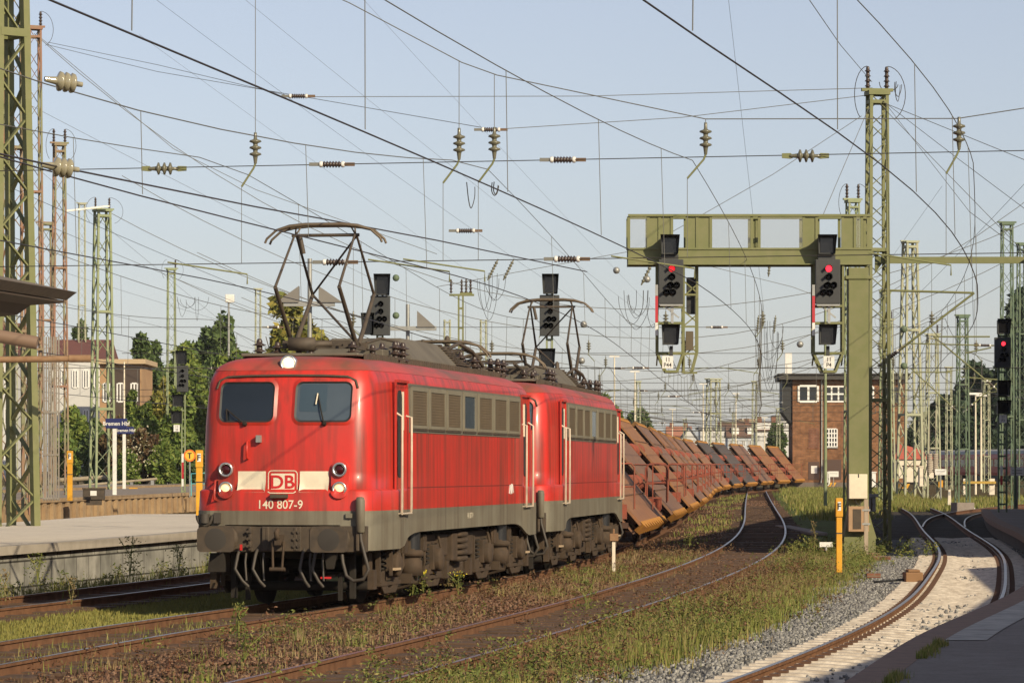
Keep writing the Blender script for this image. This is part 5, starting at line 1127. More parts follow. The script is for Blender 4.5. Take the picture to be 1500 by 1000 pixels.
loops('two hanging cable loops between the contact wires above the second locomotive', 707, 268, 76, 3, 24, 42); loops('tangle of hanging cables left of the gantry', 935, 425, 160, 6, 30, 70); loops('tangle of hanging cables before the brick building', 1125, 470, 190, 8, 22, 130); loops('hanging cables above the second locomotive roof', 720, 400, 170, 5, 26, 80); loops('hanging cables above the left post signal', 285, 435, 230, 5, 25, 45)
loops('cable loops at the head of the tall gantry mast', 1300, 120, 97, 3, 22, 40)
# hanging insulator pairs far off
for (px, py, Y, lab) in ((722, 395, 170, 'two slanting ribbed insulators left of the second tall signal'), (745, 395, 170, 'slanting ribbed insulator nearest the second tall signal'), (948, 400, 150, 'slanting ribbed insulator just left of the gantry signal'), (1127, 390, 190, 'ribbed insulator hanging below the gantry girder'), (1110, 475, 220, 'left of two upright insulators below the gantry girder'), (1135, 475, 220, 'right of two upright insulators below the gantry girder')):
    t = thing('wire_insulator', lab, 'insulator', at(px, py, Y)); disc_insulator(t, (0, 0, 0), (.5 if px < 1000 else .1, .1, 1), 6, .09, .15)
for (px, py, Y, lab) in ((903, 396, 150, 'small grey wire ball left of the gantry, upper left one'), (948, 409, 150, 'small grey wire ball beside the gantry signal'), (855, 475, 150, 'small grey wire ball right of the rear pantograph'), (852, 528, 150, 'small grey wire ball low above the second locomotive'), (1172, 504, 150, 'small grey wire ball left of the gantry column'), (1324, 482, 150, 'dark wire ball right of the gantry mast, upper one'), (1324, 536, 150, 'dark wire ball right of the gantry mast, lower one'), (580, 407, 110, 'greenish wire ball right of the tall front signal, upper one'), (580, 462, 110, 'greenish wire ball right of the tall front signal, lower one')):
    k = MB(); k.ico((0, 0, 0), .13 * Y / 130); tag(k.build('wire_ball', M_STEEL if px < 1300 and px > 600 else M_MASTD, loc=at(px, py, Y)), lab, 'wire ball', 'round balls hung on the wires')
# brackets on the right: tilted tubes with stays
def bracket(label, pts, Y, r=.035):
    t = thing('catenary_bracket', label, 'mast bracket', at(*pts[0][0], Y), 0, 'tilted tube brackets on the right masts'); b = t.location
    for a, c in pts: MB().tube([at(*a, Y) - b, at(*c, Y) - b], r, 7).build('tube', M_GREEN, t)
    a, c = Vector(at(*pts[0][0], Y) - b), Vector(at(*pts[0][1], Y) - b); rod_insulator(t, a.lerp(c, .06), a.lerp(c, .14), 6, .07)
bracket('large tilted tube bracket reaching right from the tall gantry mast', [((1292, 532), (1427, 429)), ((1290, 425), (1427, 429))], 98, .032)
bracket('tilted tube bracket falling right behind the dark mast', [((1460, 570), (1367, 492)), ((1450, 493), (1367, 493))], 170, .04)
bracket('upper thin bracket reaching left from the lit right signal', [((1455, 506), (1332, 503)), ((1452, 509), (1414, 517))], 150, .03)
bracket('low tilted bracket left of the dark mast', [((1405, 605), (1335, 540)), ((1392, 545), (1335, 545))], 240, .045)
bracket('low tilted bracket right of the dark mast', [((1415, 600), (1462, 560)), ((1462, 556), (1408, 552))], 200, .04)
# horizontal beam from the gantry mast to the right
k = MB(); p, q = at(1282, 381, 97), at(1560, 381, 97); k.beam(p, q, .1, .18); k.prism([at(1282, 372, 97), at(1292, 377, 97), at(1292, 386, 97), at(1282, 400, 97)], (0, .12, 0)); tag(k.build('cross_beam', M_GREEN), 'olive beam running right from the tall gantry mast', 'beam')
# ------------------------------------------------------------------ brick signal box
def brick(name, c1, c2, mortar=(.16, .13, .11)): return block_wall(name, c1, c2, mortar, .5, .16)
M_BRICK = brick('brown_brick', (.27, .128, .062), (.20, .095, .048), (.16, .105, .07)); M_BRICKR = brick('infill_brick', (.24, .105, .065), (.19, .08, .05), (.2, .14, .1))
M_WINF = mat('white_window_frame', (.74, .72, .68), .55); M_PANE = mat('house_window_glass', (.02, .024, .03), .08, spec=.8)
M_TAR = mat('tar_roof', (.055, .05, .045), .8); M_BROWND = mat('brown_door_paint', (.075, .04, .028), .6)
def window(par, x0, x1, z0, z1, y=0.0, nx=2, nz=1, dep=.08, fr=.09, m=None):
    k = MB()
    for i in range(nx + 1): X = x0 + (x1 - x0) * i / nx; k.span(X - fr / 2, X + fr / 2, y - dep, y - .002, z0, z1)
    for j in range(nz + 1): Z = z0 + (z1 - z0) * j / nz; k.span(x0 + fr / 2, x1 - fr / 2, y - dep + .004, y - .006, Z - fr / 2, Z + fr / 2)
    f = k.build('window', m or M_WINF, par)
    k = MB(); k.span(x0, x1, y - .03, y - .001, z0, z1); k.build('pane', M_PANE, f); return f
SY = 345.0; ss = FPX / SY; sbx = (1161 - 750) / ss; sbz = gz(SY)
sb = thing('signal_box', 'three storey brown brick signal box with a flat overhanging roof', 'signal box', (sbx, SY, sbz), R(-2))
X = lambda px: (px - 1161) / ss; Z = lambda py: EYE - (py - HORIZON) / ss - sbz
k = MB(); k.span(0, X(1325), 0, 9, -.6, Z(556)); k.build('wall', M_BRICK, sb)
k = MB(); k.span(-.03, X(1325) + .03, -.03, .0, -.6, .45); k.build('plinth', mat('stone_plinth', (.15, .12, .10), .9), sb)
k = MB(); k.span(X(1141), X(1331), -.9, 9.8, Z(556) + .003, Z(549)); k.span(X(1139), X(1333), -1.1, 10, Z(549) + .003, Z(549) + .12); k.build('roof', M_TAR, sb)
k = MB(); k.span(X(1152), X(1162), 3, 3.8, Z(549) + .12, Z(515)); k.build('chimney', M_WHITE, sb)
k = MB(); k.span(X(1146), -.01, .2, 7, Z(603), Z(557)); k.prism([(X(1146), .2, Z(603)), (-.01, .2, Z(603)), (-.01, .2, Z(622))], (0, 6.6, 0)); ori = k.build('bay', M_BLACK, sb)
k = MB(); k.span(X(1145), X(1147), .1, 7.1, Z(590), Z(588)); k.build('bay_rail', M_STEEL, ori)
window(sb, X(1170), X(1198), Z(588), Z(565), 0, 2, 1, .12, .2); window(sb, X(1208), X(1238), Z(588), Z(566), 0, 3, 2, .1, .15); window(sb, X(1271), X(1279), Z(588), Z(566), 0, 2, 2, .1, .15); window(sb, X(1296), X(1315), Z(590), Z(567), 0, 3, 1, .08, .1, M_BROWND)
window(sb, X(1210), X(1226), Z(654), Z(628), 0, 4, 4, .1, .11); k = MB(); k.span(X(1209), X(1227), -.16, -.002, Z(656), Z(654.3)); k.build('sill', M_STEEL, sb)
k = MB(); k.span(X(1184), X(1200), -.012, .0, Z(655), Z(627)); k.span(X(1183), X(1201), -.05, -.013, Z(657), Z(655.2)); k.build('bricked_window', M_BRICKR, sb)
k = MB(); k.span(X(1184), X(1200), -.04, -.002, Z(702), Z(676)); d_ = k.build('door', M_BROWND, sb); k = MB(); k.span(X(1188), X(1197), -.06, -.045, Z(693), Z(682)); k.build('white_notice', M_WHITE, d_)
k = MB(); k.span(X(1205), X(1232), -.04, -.002, Z(702), Z(673)); k.build('door', M_BROWND, sb)
k = MB(); k.tube([(X(1203.5), -.12, Z(556)), (X(1203.5), -.12, Z(700)), (X(1202), -.3, Z(707))], .07, 7); k.build('downpipe', M_STEEL, sb)
k = MB(); k.span(X(1232), X(1262), -.02, .0, Z(640), Z(600)); k.build('bricked_window', M_BRICKR, sb)
# low red roofed shed and cream cabinets right of it
def cabinet(px0, px1, pyb, pyt, Y, m, label, roofm=None, cat='cabinet', name='equipment_cabinet', dep=1.0):
    s = FPX / Y; w2 = (px1 - px0) / s; t = thing(name, label, cat, at((px0 + px1) / 2, pyb, Y)); h_ = (pyb - pyt) / s
    k = MB(); k.span(-w2 / 2, w2 / 2, 0, dep, 0, h_); k.build('cabinet_body', m, t, bevel=.02)
    k = MB(); k.span(-w2 / 2 - .06, w2 / 2 + .06, -.06, dep + .06, h_ + .002, h_ + .09); k.build('lid', roofm or m, t)
    k = MB(); k.span(-.02, .02, -.015, -.003, h_ * .08, h_ * .92); k.span(w2 * .12, w2 * .18, -.03, -.003, h_ * .45, h_ * .58); k.build('door_seam', M_DARKIRON, t); return t
M_CREAMW = mat('cream_cabinet_paint', (.70, .62, .50), .7, 0, (.55, .47, .36), 3, .5)
cabinet(1328, 1352, 706, 683, 262, M_CREAMW, 'wide cream equipment hut behind the wide pale mast', M_BRICKR, 'hut', 'equipment_hut', 2.5)
cabinet(1347, 1359, 712, 684, 256, M_CREAMW, 'narrow cream cabinet with a small vent right of the wide pale mast')
cabinet(1210, 1216, 711, 692, 318, M_WHITE, 'narrow white cabinet in the grass before the brick building')
cabinet(1271, 1283, 713, 692, 300, M_WHITE, 'white cabinet peeping out right of the gantry column')
cabinet(1270, 1283, 749, 728, 95, mat('grey_box', (.20, .20, .20), .6), 'grey box with a white label on the gantry mast', None, 'box', 'grey_box', .3)
t = thing('shed', 'low shed with a steep red roof behind the wide pale mast', 'shed', at(1340, 700, 300)); k = MB(); k.span(-1.6, 1.6, 0, 4, 0, 1.6); k.build('wall', M_CREAMW, t); k = MB(); k.prism([(-1.8, -.2, 1.6), (1.8, -.2, 1.6), (.2, -.2, 2.5), (-1.3, -.2, 2.9)], (0, 4.4, 0)); k.build('roof', mat('bright_red_roof', (.42, .10, .07), .8), t)
# ------------------------------------------------------------------ houses
def house(px0, px1, pyb, pye, pyr, Y, m_w, m_r, label, nx=3, nz=2, gable=False, dep=8., flat=False, chimney=0, wcol=None, dorm=0):
    s = FPX / Y; w2 = (px1 - px0) / s; t = thing('house', label, 'house', at((px0 + px1) / 2, pyb, Y)); e = (pyb - pye) / s; r_ = (pyb - pyr) / s; x = w2 / 2
    k = MB()
    if gable: k.prism([(-x, 0, 0), (x, 0, 0), (x, 0, e), (0, 0, r_), (-x, 0, e)], (0, dep, 0))
    else: k.span(-x, x, 0, dep, 0, e)
    k.build('wall', m_w, t); k = MB(); o = .25
    if flat: k.span(-x - .4, x + .4, -.5, dep + .3, e + .003, r_)
    elif gable:
        for s_ in (-1, 1): k.prism([(s_ * (x + o), -o, e - .2), (0, -o, r_ + .02), (0, -o, r_ + .3), (s_ * (x + o), -o, e + .08)], (0, dep + 2 * o, 0))
    else: k.prism([(-x - o, -o, e + .003), (-x - o, dep + o, e + .003), (-x - o, dep / 2, r_)], (2 * x + 2 * o, 0, 0))
    rf = k.build('roof', m_r, t)
    for i in range(chimney): k = MB(); cx = -x * .6 + 1.2 * x * i / max(1, chimney - 1) if chimney > 1 else x * .3; k.span(cx - .4, cx + .4, dep * .45, dep * .6, r_ - 1.0, r_ + .9); k.build('chimney', M_BRICKR, rf)
    for i in range(dorm):
        k = MB(); cx = -x + 2 * x * (i + .5) / dorm; q = e + (r_ - e) * .25; k.span(cx - .7, cx + .7, dep * .1, dep * .45, q - .3, q + 1.3); k.build('dormer', M_WINF, rf)
    for j in range(nz):
        for i in range(nx):
            cx = -x + 2 * x * (i + .5) / nx; cz = e * (j + .5) / nz; ww, wh = min(1.1, w2 / nx * .45), min(1.5, e / nz * .5); window(t, cx - ww / 2, cx + ww / 2, cz - wh / 2, cz + wh / 2, 0, 2, 1, .08, .12, wcol)
    return t
M_RFR = mat('dark_red_roof_tiles', (.15, .055, .045), .85, 0, (.11, .045, .04), .8, .6); M_RFB = mat('brown_roof_tiles', (.15, .085, .06), .85, 0, (.10, .06, .045), .8, .6); M_RFO = mat('orange_roof_tiles', (.36, .15, .09), .85, 0, (.28, .12, .08), .8, .6)
M_RND = mat('pale_render', (.56, .55, .53), .9, 0, (.47, .46, .44), .4, .5); M_RNDB = mat('bluish_render', (.42, .45, .48), .9, 0, (.5, .5, .5), .4, .5); M_TANW = mat('tan_wall', (.40, .25, .13), .9, 0, (.30, .17, .09), .5, .7); M_GREYR = mat('grey_roof', (.12, .12, .125), .8)
house(70, 150, 700, 526, 494, 305, M_RND, M_RFR, 'pale house under a dark red roof behind the bushes at the left', 5, 3, dep=11, wcol=M_WINF)
hb = house(146, 207, 700, 533, 526, 290, M_TANW, mat('tan_roof_edge', (.45, .33, .2), .8), 'small tan building with a flat roof and tall window behind the blue signs', 3, 2, flat=True, dep=9)
k = MB(); hw_ = (207 - 146) / (FPX / 290) / 2; hh = (700 - 533) / (FPX / 290); k.span(-.9, 1.6, -.06, -.003, hh * .35, hh * .97); k.build('brown_infill', mat('dark_brown_infill', (.06, .04, .03), .8), hb)
house(-60, 22, 700, 520, 470, 330, M_RND, M_RFR, 'house half hidden behind the huge left mast', 4, 3, dep=10)
house(978, 1013, 690, 641, 624, 760, M_RND, M_RFO, 'distant house under an orange tiled roof above the wagons', 4, 3, chimney=2)
house(994, 1026, 690, 650, 627, 660, M_RND, M_GREYR, 'distant white gabled house above the wagons', 2, 2, gable=True)
house(1026, 1066, 690, 629, 625, 720, M_RND, M_GREYR, 'distant pale flat roofed block behind the broad mast', 5, 4, flat=True)
house(1055, 1088, 690, 627, 617, 800, M_RNDB, M_RFB, 'distant house under a low dark roof behind the blocks', 3, 3)
house(1084, 1104, 690, 624, 613, 840, M_TANW, mat('tan_roof', (.40, .30, .2), .8), 'distant tan tower block over the roofs', 2, 4, flat=True)
house(1066, 1112, 690, 641, 619, 690, M_RNDB, M_RFB, 'distant bluish house under a big brown roof', 5, 3, dorm=2, chimney=1)
house(1108, 1142, 690, 632, 617, 660, M_RND, M_RFB, 'distant white house with dormers under a brown roof', 4, 3, dorm=3, chimney=2)
house(1136, 1172, 690, 614, 608, 720, M_RND, M_GREYR, 'distant tall white block just left of the brick building', 4, 5, flat=True)
house(905, 960, 690, 648, 640, 900, M_RNDB, M_GREYR, 'distant grey low block above the wagon tops', 6, 3, flat=True)
house(955, 985, 690, 645, 634, 880, M_RND, M_RFO, 'farthest orange roofed house above the wagon tops', 4, 3)
# ------------------------------------------------------------------ red passenger train far right
M_COACH = mat('coach_red', (.42, .05, .025), .5, 0, (.34, .05, .028), 1, .5); M_COACHR = mat('coach_roof_grey', (.30, .29, .27), .6)
def coach(pxa, Ya, pxb, Yb, label):
    A = Vector(((pxa - 750) * Ya / FPX, Ya, gz(Ya))); B = Vector(((pxb - 750) * Yb / FPX, Yb, gz(Yb))); L_ = (B - A).length; a = math.atan2(B.y - A.y, B.x - A.x)
    t = thing('passenger_coach', label, 'railway coach', A, a, 'coaches of the far red train'); prof = [(-1.35, .95), (-1.42, 1.3), (-1.42, 2.9), (-1.3, 3.35)]
    k = MB(); q = prof + [(-p[0], p[1]) for p in prof[::-1]]; k.prism([(.2, y, z) for y, z in q], (L_ - .4, 0, 0)); k.build('body', M_COACH, t)
    k = MB(); k.prism([(.2, y, z) for y, z in ((-1.31, 3.36), (-1.0, 3.72), (-.4, 3.9), (.4, 3.9), (1.0, 3.72), (1.31, 3.36))], (L_ - .4, 0, 0)); k.build('roof', M_COACHR, t)
    for side in (-1, 1):
        n = 11
        for i in range(n): x = 2.6 + (L_ - 5.2) * (i + .5) / n; k = MB(); k.span(x - .72, x + .72, side * 1.415, side * 1.435, 1.95, 2.75); k.build('window', M_PANE, t)
        for x in (1.5, L_ - 1.5): k = MB(); k.span(x - .45, x + .45, side * 1.415, side * 1.44, 1.05, 3.05); k.build('door', M_TAIL, t)
    for x in (3.5, L_ - 3.5): k = MB(); k.span(x - 1.6, x + 1.6, -1.1, 1.1, .25, .9); k.build('bogie', M_BLACK, t)
coach(1330, 446, 1378, 432, 'far red coach, first one showing right of the brick building'); coach(1378, 431, 1456, 407, 'far red coach behind the dark lattice mast'); coach(1457, 406, 1560, 380, 'far red coach nearest the right picture edge')
# ------------------------------------------------------------------ left canopy and pipe
CY = 70.0; cx = lambda px: (px - 750) * CY / FPX; cz = lambda py: EYE - (py - HORIZON) * CY / FPX
t = thing('station_canopy', 'dark tapering end of the platform roof at the left edge', 'canopy', (cx(113), CY, .76)); b = Vector(t.location); dv = Vector((-5.6, -32, 0))
P_ = lambda px, py: Vector((cx(px), CY, cz(py))) - b
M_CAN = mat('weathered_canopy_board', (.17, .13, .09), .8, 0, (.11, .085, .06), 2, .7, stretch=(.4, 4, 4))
k = MB(); k.prism([P_(113, 428), P_(0, 404), P_(-160, 372), P_(-160, 395), P_(0, 421), P_(97, 440)], dv); k.build('roof_slab', M_CAN, t)
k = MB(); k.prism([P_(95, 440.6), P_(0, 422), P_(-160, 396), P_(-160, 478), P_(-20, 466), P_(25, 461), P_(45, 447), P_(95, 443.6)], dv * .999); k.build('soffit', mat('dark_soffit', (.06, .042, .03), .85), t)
k = MB(); k.prism([P_(97, 441), P_(0, 422.5), P_(0, 428), P_(97, 444)], Vector((0, -.05, 0))); k.build('fascia', M_CAN, t)
k = MB(); k.tube([P_(-60, 480) + Vector((0, 2, 0)), P_(35, 497) + Vector((0, 2, 0))], .14, 10); k.build('gutter_pipe', mat('brown_pipe', (.20, .13, .09), .6), t)
for q in (6, 20): k = MB(); k.span(P_(-120, 0).x - .15 - q * .175, P_(-120, 0).x + .15 - q * .175, -q - .15, -q + .15, 0, P_(0, 470).z); k.build('post', M_MASTD, t)
k = MB(); k.tube([at(-40, 527, 82), at(133, 525, 82)], .075, 8); k.tube([at(133, 525, 82) - Vector((.5, 0, 0)), at(133, 525, 82)], .09, 8); tag(k.build('rusty_pipe', M_RUST), 'long rusty horizontal pipe crossing before the left masts', 'pipe')
t = thing('conduit_ladder', 'bundle of grey vertical conduits on the lattice mast of the second platform', 'conduits', at(75, 733, 128)); k = MB(); s = 128 / FPX
for dx in np.linspace(-11, 11, 7): k.span(dx * s - .025, dx * s + .025, 0, .05, 0, 240 * s)
for f_ in (2, 66, 128, 205): k.span(-12 * s, 12 * s, -.03, -.005, f_ * s, (f_ + 2.5) * s)
k.build('conduit', mat('grey_conduit', (.26, .24, .21), .7, 0, (.2, .15, .11), 2, .7), t)
# ------------------------------------------------------------------ signs and small furniture
M_BLUE = mat('station_sign_blue', (.012, .018, .095), .4); M_ORANGE = mat('orange_sign_rim', (.75, .16, .02), .5); M_YSIGN = mat('yellow_sign_field', (.78, .45, .04), .5); M_CYAN = mat('turquoise_rail', (.10, .38, .42), .5)
def name_sign(px, pyb, pyt, pys, Y, w_, h_, rz, label, depthcol=True):
    s = Y / FPX; t = thing('station_name_sign', label, 'sign', at(px, pyb, Y), R(rz)); z0 = (pyb - pys) * s
    k = MB(); k.tube([(0, 0, 0), (0, 0, z0)], .09, 8) if False else k.span(-.09, .09, -.06, .06, 0, z0 - h_ / 2); k.build('post', M_WHITE, t)
    k = MB(); k.span(-w_ * .42, w_ * .58, -.1, .12, z0 - h_ / 2, z0 + h_ / 2); b_ = k.build('board', M_BLUE, t, bevel=.02)
    lettering('station_name', 'Bremen Hbf', h_ * .42, lambda a, q: (w_ * .1 + a, -.108, z0 + q), M_WHITE, b_, bold=.015, wide=.95)
name_sign(168, 732, 613, 620, 165, 1.0, .46, 0, 'nearer blue station name sign on a white post'); name_sign(182, 726, 625, 630, 205, .95, .42, 0, 'farther blue station name sign partly behind the nearer one')
t = thing('round_sign', 'round orange rimmed sign with a T beside the left signal post', 'sign', at(278, 728, 172)); s = 172 / FPX
k = MB(); k.tube([(0, 0, 0), (0, 0, 61 * s)], .035, 6); k.build('post', M_STEEL, t); k = MB(); k.lathe([(.29, 0), (.29, .03)], (0, -.03, 61 * s), (0, -1, 0), 24); d_ = k.build('disc', M_ORANGE, t); k = MB(); k.lathe([(.22, 0), (.22, .008)], (0, -.062, 61 * s), (0, -1, 0), 24); k.build('field', M_YSIGN, d_)
k = MB(); z = 61 * s; k.span(-.03, .03, -.08, -.072, z - .14, z + .09); k.span(-.1, .1, -.08, -.072, z + .09, z + .14); k.build('letter', M_TXT, d_)
t = thing('mast_marker', 'white red white strip on the left signal post', 'marker', at(267.5, 712, 175)); s = 175 / FPX
for nm, m_, a, b_ in (('white_field', M_WHITE, 0, 11), ('red_field', M_MASTRED, 11.2, 35), ('white_field', M_WHITE, 35.2, 48)): k = MB(); k.span(-.05, .05, 0, .02, a * s, b_ * s); k.build(nm, m_, t)
t = thing('guard_rail', 'turquoise pipe railing behind the yellow post by the locomotive', 'railing', at(286, 726, 175)); k = MB(); k.tube([(-.2, 0, 0), (-.2, 0, 1.1), (.9, 0, 1.15), (.9, 0, 0)], .03, 6); k.tube([(-.2, 0, .6), (.9, 0, .6)], .025, 6); k.build('rail', M_CYAN, t)
for a, b_, Y, lab, rr in (((88, 703), (252, 693), 255, 'long thick pale pipe lying before the hedge', .17), ((95, 713), (230, 701), 245, 'thinner lower pipe lying before the hedge', .09)):
    p, q = at(*a, Y), at(*b_, Y); t = thing('pipe_run', lab, 'pipe', (p.x, p.y, gz(Y))); b = Vector(t.location); k = MB(); k.tube([p - b, q - b], rr, 8); k.build('pipe', mat('pale_pipe', (.34, .28, .19), .8, 0, (.25, .2, .13), 2, .6), t)
    for f_ in np.linspace(.05, .95, 5): c = (p - b).lerp(q - b, f_); k = MB(); k.span(c.x - .1, c.x + .1, c.y - .1, c.y + .1, -.2, c.z - rr * .8); k.build('support', M_STEEL, t)
def block(px, pyb, w_, h_, Y, m, label, name='marker_block', cat='marker', d=.25, group=None):
    t = MB(); t.span(-w_ / 2, w_ / 2, 0, d, 0, h_); p = at(px, pyb, Y); p.z = min(p.z, gz(Y) + Z0 + .02); return tag(t.build(name, m, loc=p, bevel=.02), label, cat, group)
def blockp(px, pyb, w_, h_, Y, m, label, name, cat, d=.3):           # small box on a foot with a lid
    t = thing(name, label, cat, at(px, pyb, Y)); k = MB(); k.span(-w_ / 2, w_ / 2, 0, d, h_ * .2, h_ * .9); k.build('box_body', m, t, bevel=.02); k = MB(); k.span(-w_ * .35, w_ * .35, d * .2, d * .8, -.1, h_ * .2); k.build('foot', M_DARKIRON, t); k = MB(); k.span(-w_ * .53, w_ * .53, -.03, d + .03, h_ * .9 + .002, h_); k.build('lid', m, t); return t
blockp(195, 728, .45, .55, 205, M_YELLOW, 'small orange box post before the hedge', 'orange_box_post', 'box post'); blockp(137, 736, .9, .62, 148, M_DARKIRON, 'dark low box with a white plate below the pale green mast', 'point_box', 'box'); tt = at(137, 722, 147.6); k = MB(); k.span(-.13, .13, -.02, .0, -.1, .1); tag(k.build('white_plate', M_WHITE, loc=tt), 'white plate on the dark low box below the green mast', 'plate')
for px, py, Y, lab in ((1320, 735, 204, 'white marker stone beside the turnout, leftmost of the four'), (1345, 736, 200, 'white marker stone beside the turnout, second from the left'), (1345, 740, 190, 'white marker stone beside the turnout, lowest of the four'), (1362, 735, 203, 'white marker stone beside the turnout, rightmost of the four'), (1069, 715, 300, 'tiny white marker stone between the train and the middle track'), (1423, 738, 180, 'pale marker beside the block of the dark mast')):
    block(px, py, .36, .17, Y, M_WHITE, lab, group='white marker stones')
for px, py, Y, lab in ((1216, 712, 318, 'orange striped rail end lamp in the grass before the brick building'), (1322, 715, 262, 'orange striped piece in the grass below the wide mast'), (1063, 716, 315, 'orange piece on the switch beside the middle track end')):
    t = thing('orange_marker', lab, 'marker', at(px, py, Y))
    for i in range(3): k = MB(); k.prism([(-.5 + i * .34, 0, 0), (-.3 + i * .34, 0, 0), (-.12 + i * .34, 0, .34), (-.32 + i * .34, 0, .34)], (0, .12, 0)); k.build('stripe', M_YELLOW, t)
def board(px, pyb, pyt, pys, w_, h_, Y, label, lines=0):
    s = Y / FPX; t = thing('white_board_sign', label, 'sign', at(px, pyb, Y)); k = MB(); k.tube([(0, .03, 0), (0, .03, (pyb - pyt) * s)], .035, 6); k.build('post', M_STEEL, t); k = MB(); z = (pyb - pys) * s; k.span(-w_ / 2, w_ / 2, -.03, 0, z - h_ / 2, z + h_ / 2); o = k.build('board', M_WHITE, t)
    for i in range(lines): k = MB(); k.span(-w_ * .38, w_ * .38, -.036, -.031, z + h_ * (.1 - .3 * i) - .02, z + h_ * (.1 - .3 * i) + .02); k.build('text_line', M_STEEL, o)
board(1378, 734, 690, 691, .72, .38, 225, 'white board sign on a thin post right of the mast with round weights', 1); board(1221, 712, 695, 694, .9, .5, 316, 'white board sign in the grass before the brick building', 1); board(1490, 745, 688, 690, .5, .32, 133, 'white board sign at the right platform end', 2); board(1210, 806, 795, 797, .32, .12, 88, 'tiny white board on a short stem left of the gantry foot')
blockp(1378, 716, .32, .62, 250, M_YELLOW, 'orange yellow box right of the mast with round weights', 'orange_box', 'box'); t = thing('buffer_stop', 'yellow buffer stop before the far red train', 'buffer stop', at(1428, 722, 232)); k = MB(); k.span(-.75, -.55, 0, .3, -.1, .95); k.span(.95, 1.3, 0, .3, -.1, .95); k.build('post', M_CREAMW, t); k = MB(); k.span(-.8, 1.35, -.2, -.02, .62, .78); k.build('beam', mat('faded_yellow', (.42, .27, .05), .7), t)
t = thing('concrete_post', 'short tan concrete post left of the dark mast', 'post', at(1391, 739, 185)); k = MB(); k.prism([(-.09, 0, 0), (.09, 0, 0), (.06, 0, .8), (-.06, 0, .8)], (0, .15, 0)); k.build('post', M_CREAMW, t); k = MB(); k.span(-.05, .05, -.012, -.002, .5, .68); k.build('plate', M_STEEL, t)
t = thing('stake', 'thin pale stake with a small brown box on top beside the second locomotive', 'stake', at(899, 836, 77)); s = 77 / FPX; k = MB(); k.span(-.035, .035, -.03, .03, 0, 47 * s); k.build('post', M_CREAMW, t); k = MB(); k.span(-.09, .1, -.07, .07, 44 * s, 55 * s); k.span(-.02, .02, -.02, .02, 55 * s, 62 * s); k.build('head_box', M_RUST, t, bevel=.01)
t = thing('point_machine', 'brown box beside the rail of the right track', 'rail equipment', at(1337, 852, 70)); k = MB(); k.span(-.17, .17, -.3, .3, 0, .2); k.span(-.12, .12, -.26, .26, .2, .25); k.build('box_body', mat('brown_equipment_box', (.24, .13, .06), .8), t, bevel=.02); k = MB(); k.tube([(-.18, 0, .05), (-.55, -.05, .02), (-.75, .1, 0)], .025, 6); k.build('cable', M_BLACK, t)
t = thing('brick', 'loose red brick lying in the grass near the gantry foot', 'brick', at(1280, 846, 71)); k = MB(); k.span(-.14, .14, 0, .14, 0, .09); k.build('brick_body', M_BRICKR, t, bevel=.01)
block(1200, 762, .55, .1, 118, G_ASPH, 'pale concrete trough cover lying in the grass left of the gantry', 'trough_cover', 'concrete cover', 16)
for i, (px, py, Y) in enumerate(((1275, 812, 90), (1290, 818, 87))): block(px, py, .5, .12, Y, M_BRICKR, 'reddish concrete slab piece at the gantry foot', 'slab_piece', 'slab', .3, 'slab pieces at the gantry foot')
for i, (px, py, Y) in enumerate(((1015, 712, 330), (1035, 714, 320), (1100, 716, 305), (1128, 714, 308))):
    pass
# ------------------------------------------------------------------ foliage
def quads(P, size, flat=0.0, asp=.6):                         # random leaf quads at points P
    n = len(P); a = rng.normal(size=(n, 3)); a[:, 2] *= (1 - flat); a /= np.linalg.norm(a, axis=1)[:, None]
    b = rng.normal(size=(n, 3)); b -= (b * a).sum(1)[:, None] * a; b /= np.linalg.norm(b, axis=1)[:, None]
    s = (size * rng.uniform(.6, 1.3, n))[:, None]; a = a * s; b = b * s * asp
    V = np.stack([P - a, P - b * .9, P + a, P + b * .9], 1).reshape(-1, 3); return V, np.arange(4 * n).reshape(n, 4)
def leafmat(name, cols): return mat(name, cols[0], .65, island=cols, spec=.25)
L_DARK = leafmat('dark_leaves', [(.038, .06, .022), (.06, .095, .03), (.085, .125, .036), (.115, .155, .045)])
L_MID = leafmat('mid_green_leaves', [(.06, .10, .02), (.10, .15, .03), (.15, .195, .04), (.20, .23, .05)])
L_YEL = leafmat('yellow_green_leaves', [(.10, .115, .022), (.15, .155, .03), (.21, .195, .04), (.27, .22, .05)])
L_RED = leafmat('reddish_leaves', [(.06, .04, .02), (.11, .055, .03), (.09, .08, .03), (.15, .08, .04)])
L_BLUE = leafmat('bluish_conifer_leaves', [(.016, .03, .018), (.028, .048, .025), (.045, .068, .03)])
M_TRUNK = mat('bark', (.10, .075, .05), .9)
def crown_points(w, h, n, clumps, squash=1.0, top=1.0):
    P = []; k = 0
    C = []
    while len(C) < clumps:
        q = rng.uniform(-1, 1, 3)
        if np.linalg.norm(q) < 1: C.append(q)
    C = np.array(C); nr = np.linalg.norm(C, axis=1); C *= (.55 + .45 * rng.random(clumps))[:, None]
    prof = np.clip(1.0 - .45 * np.maximum(C[:, 2], 0) * top, .2, 1); C[:, 0] *= prof; C[:, 1] *= prof
    r_ = rng.uniform(.14, .30, clumps); m = n // clumps
    for c, r in zip(C, r_):
        d = rng.normal(size=(m, 3)); d /= np.linalg.norm(d, axis=1)[:, None]; d *= (r * rng.random(m) ** .35)[:, None]; d[:, 2] *= .75; P.append(c + d)
    P = np.concatenate(P); return P * np.array([w, w * squash, h / 2])
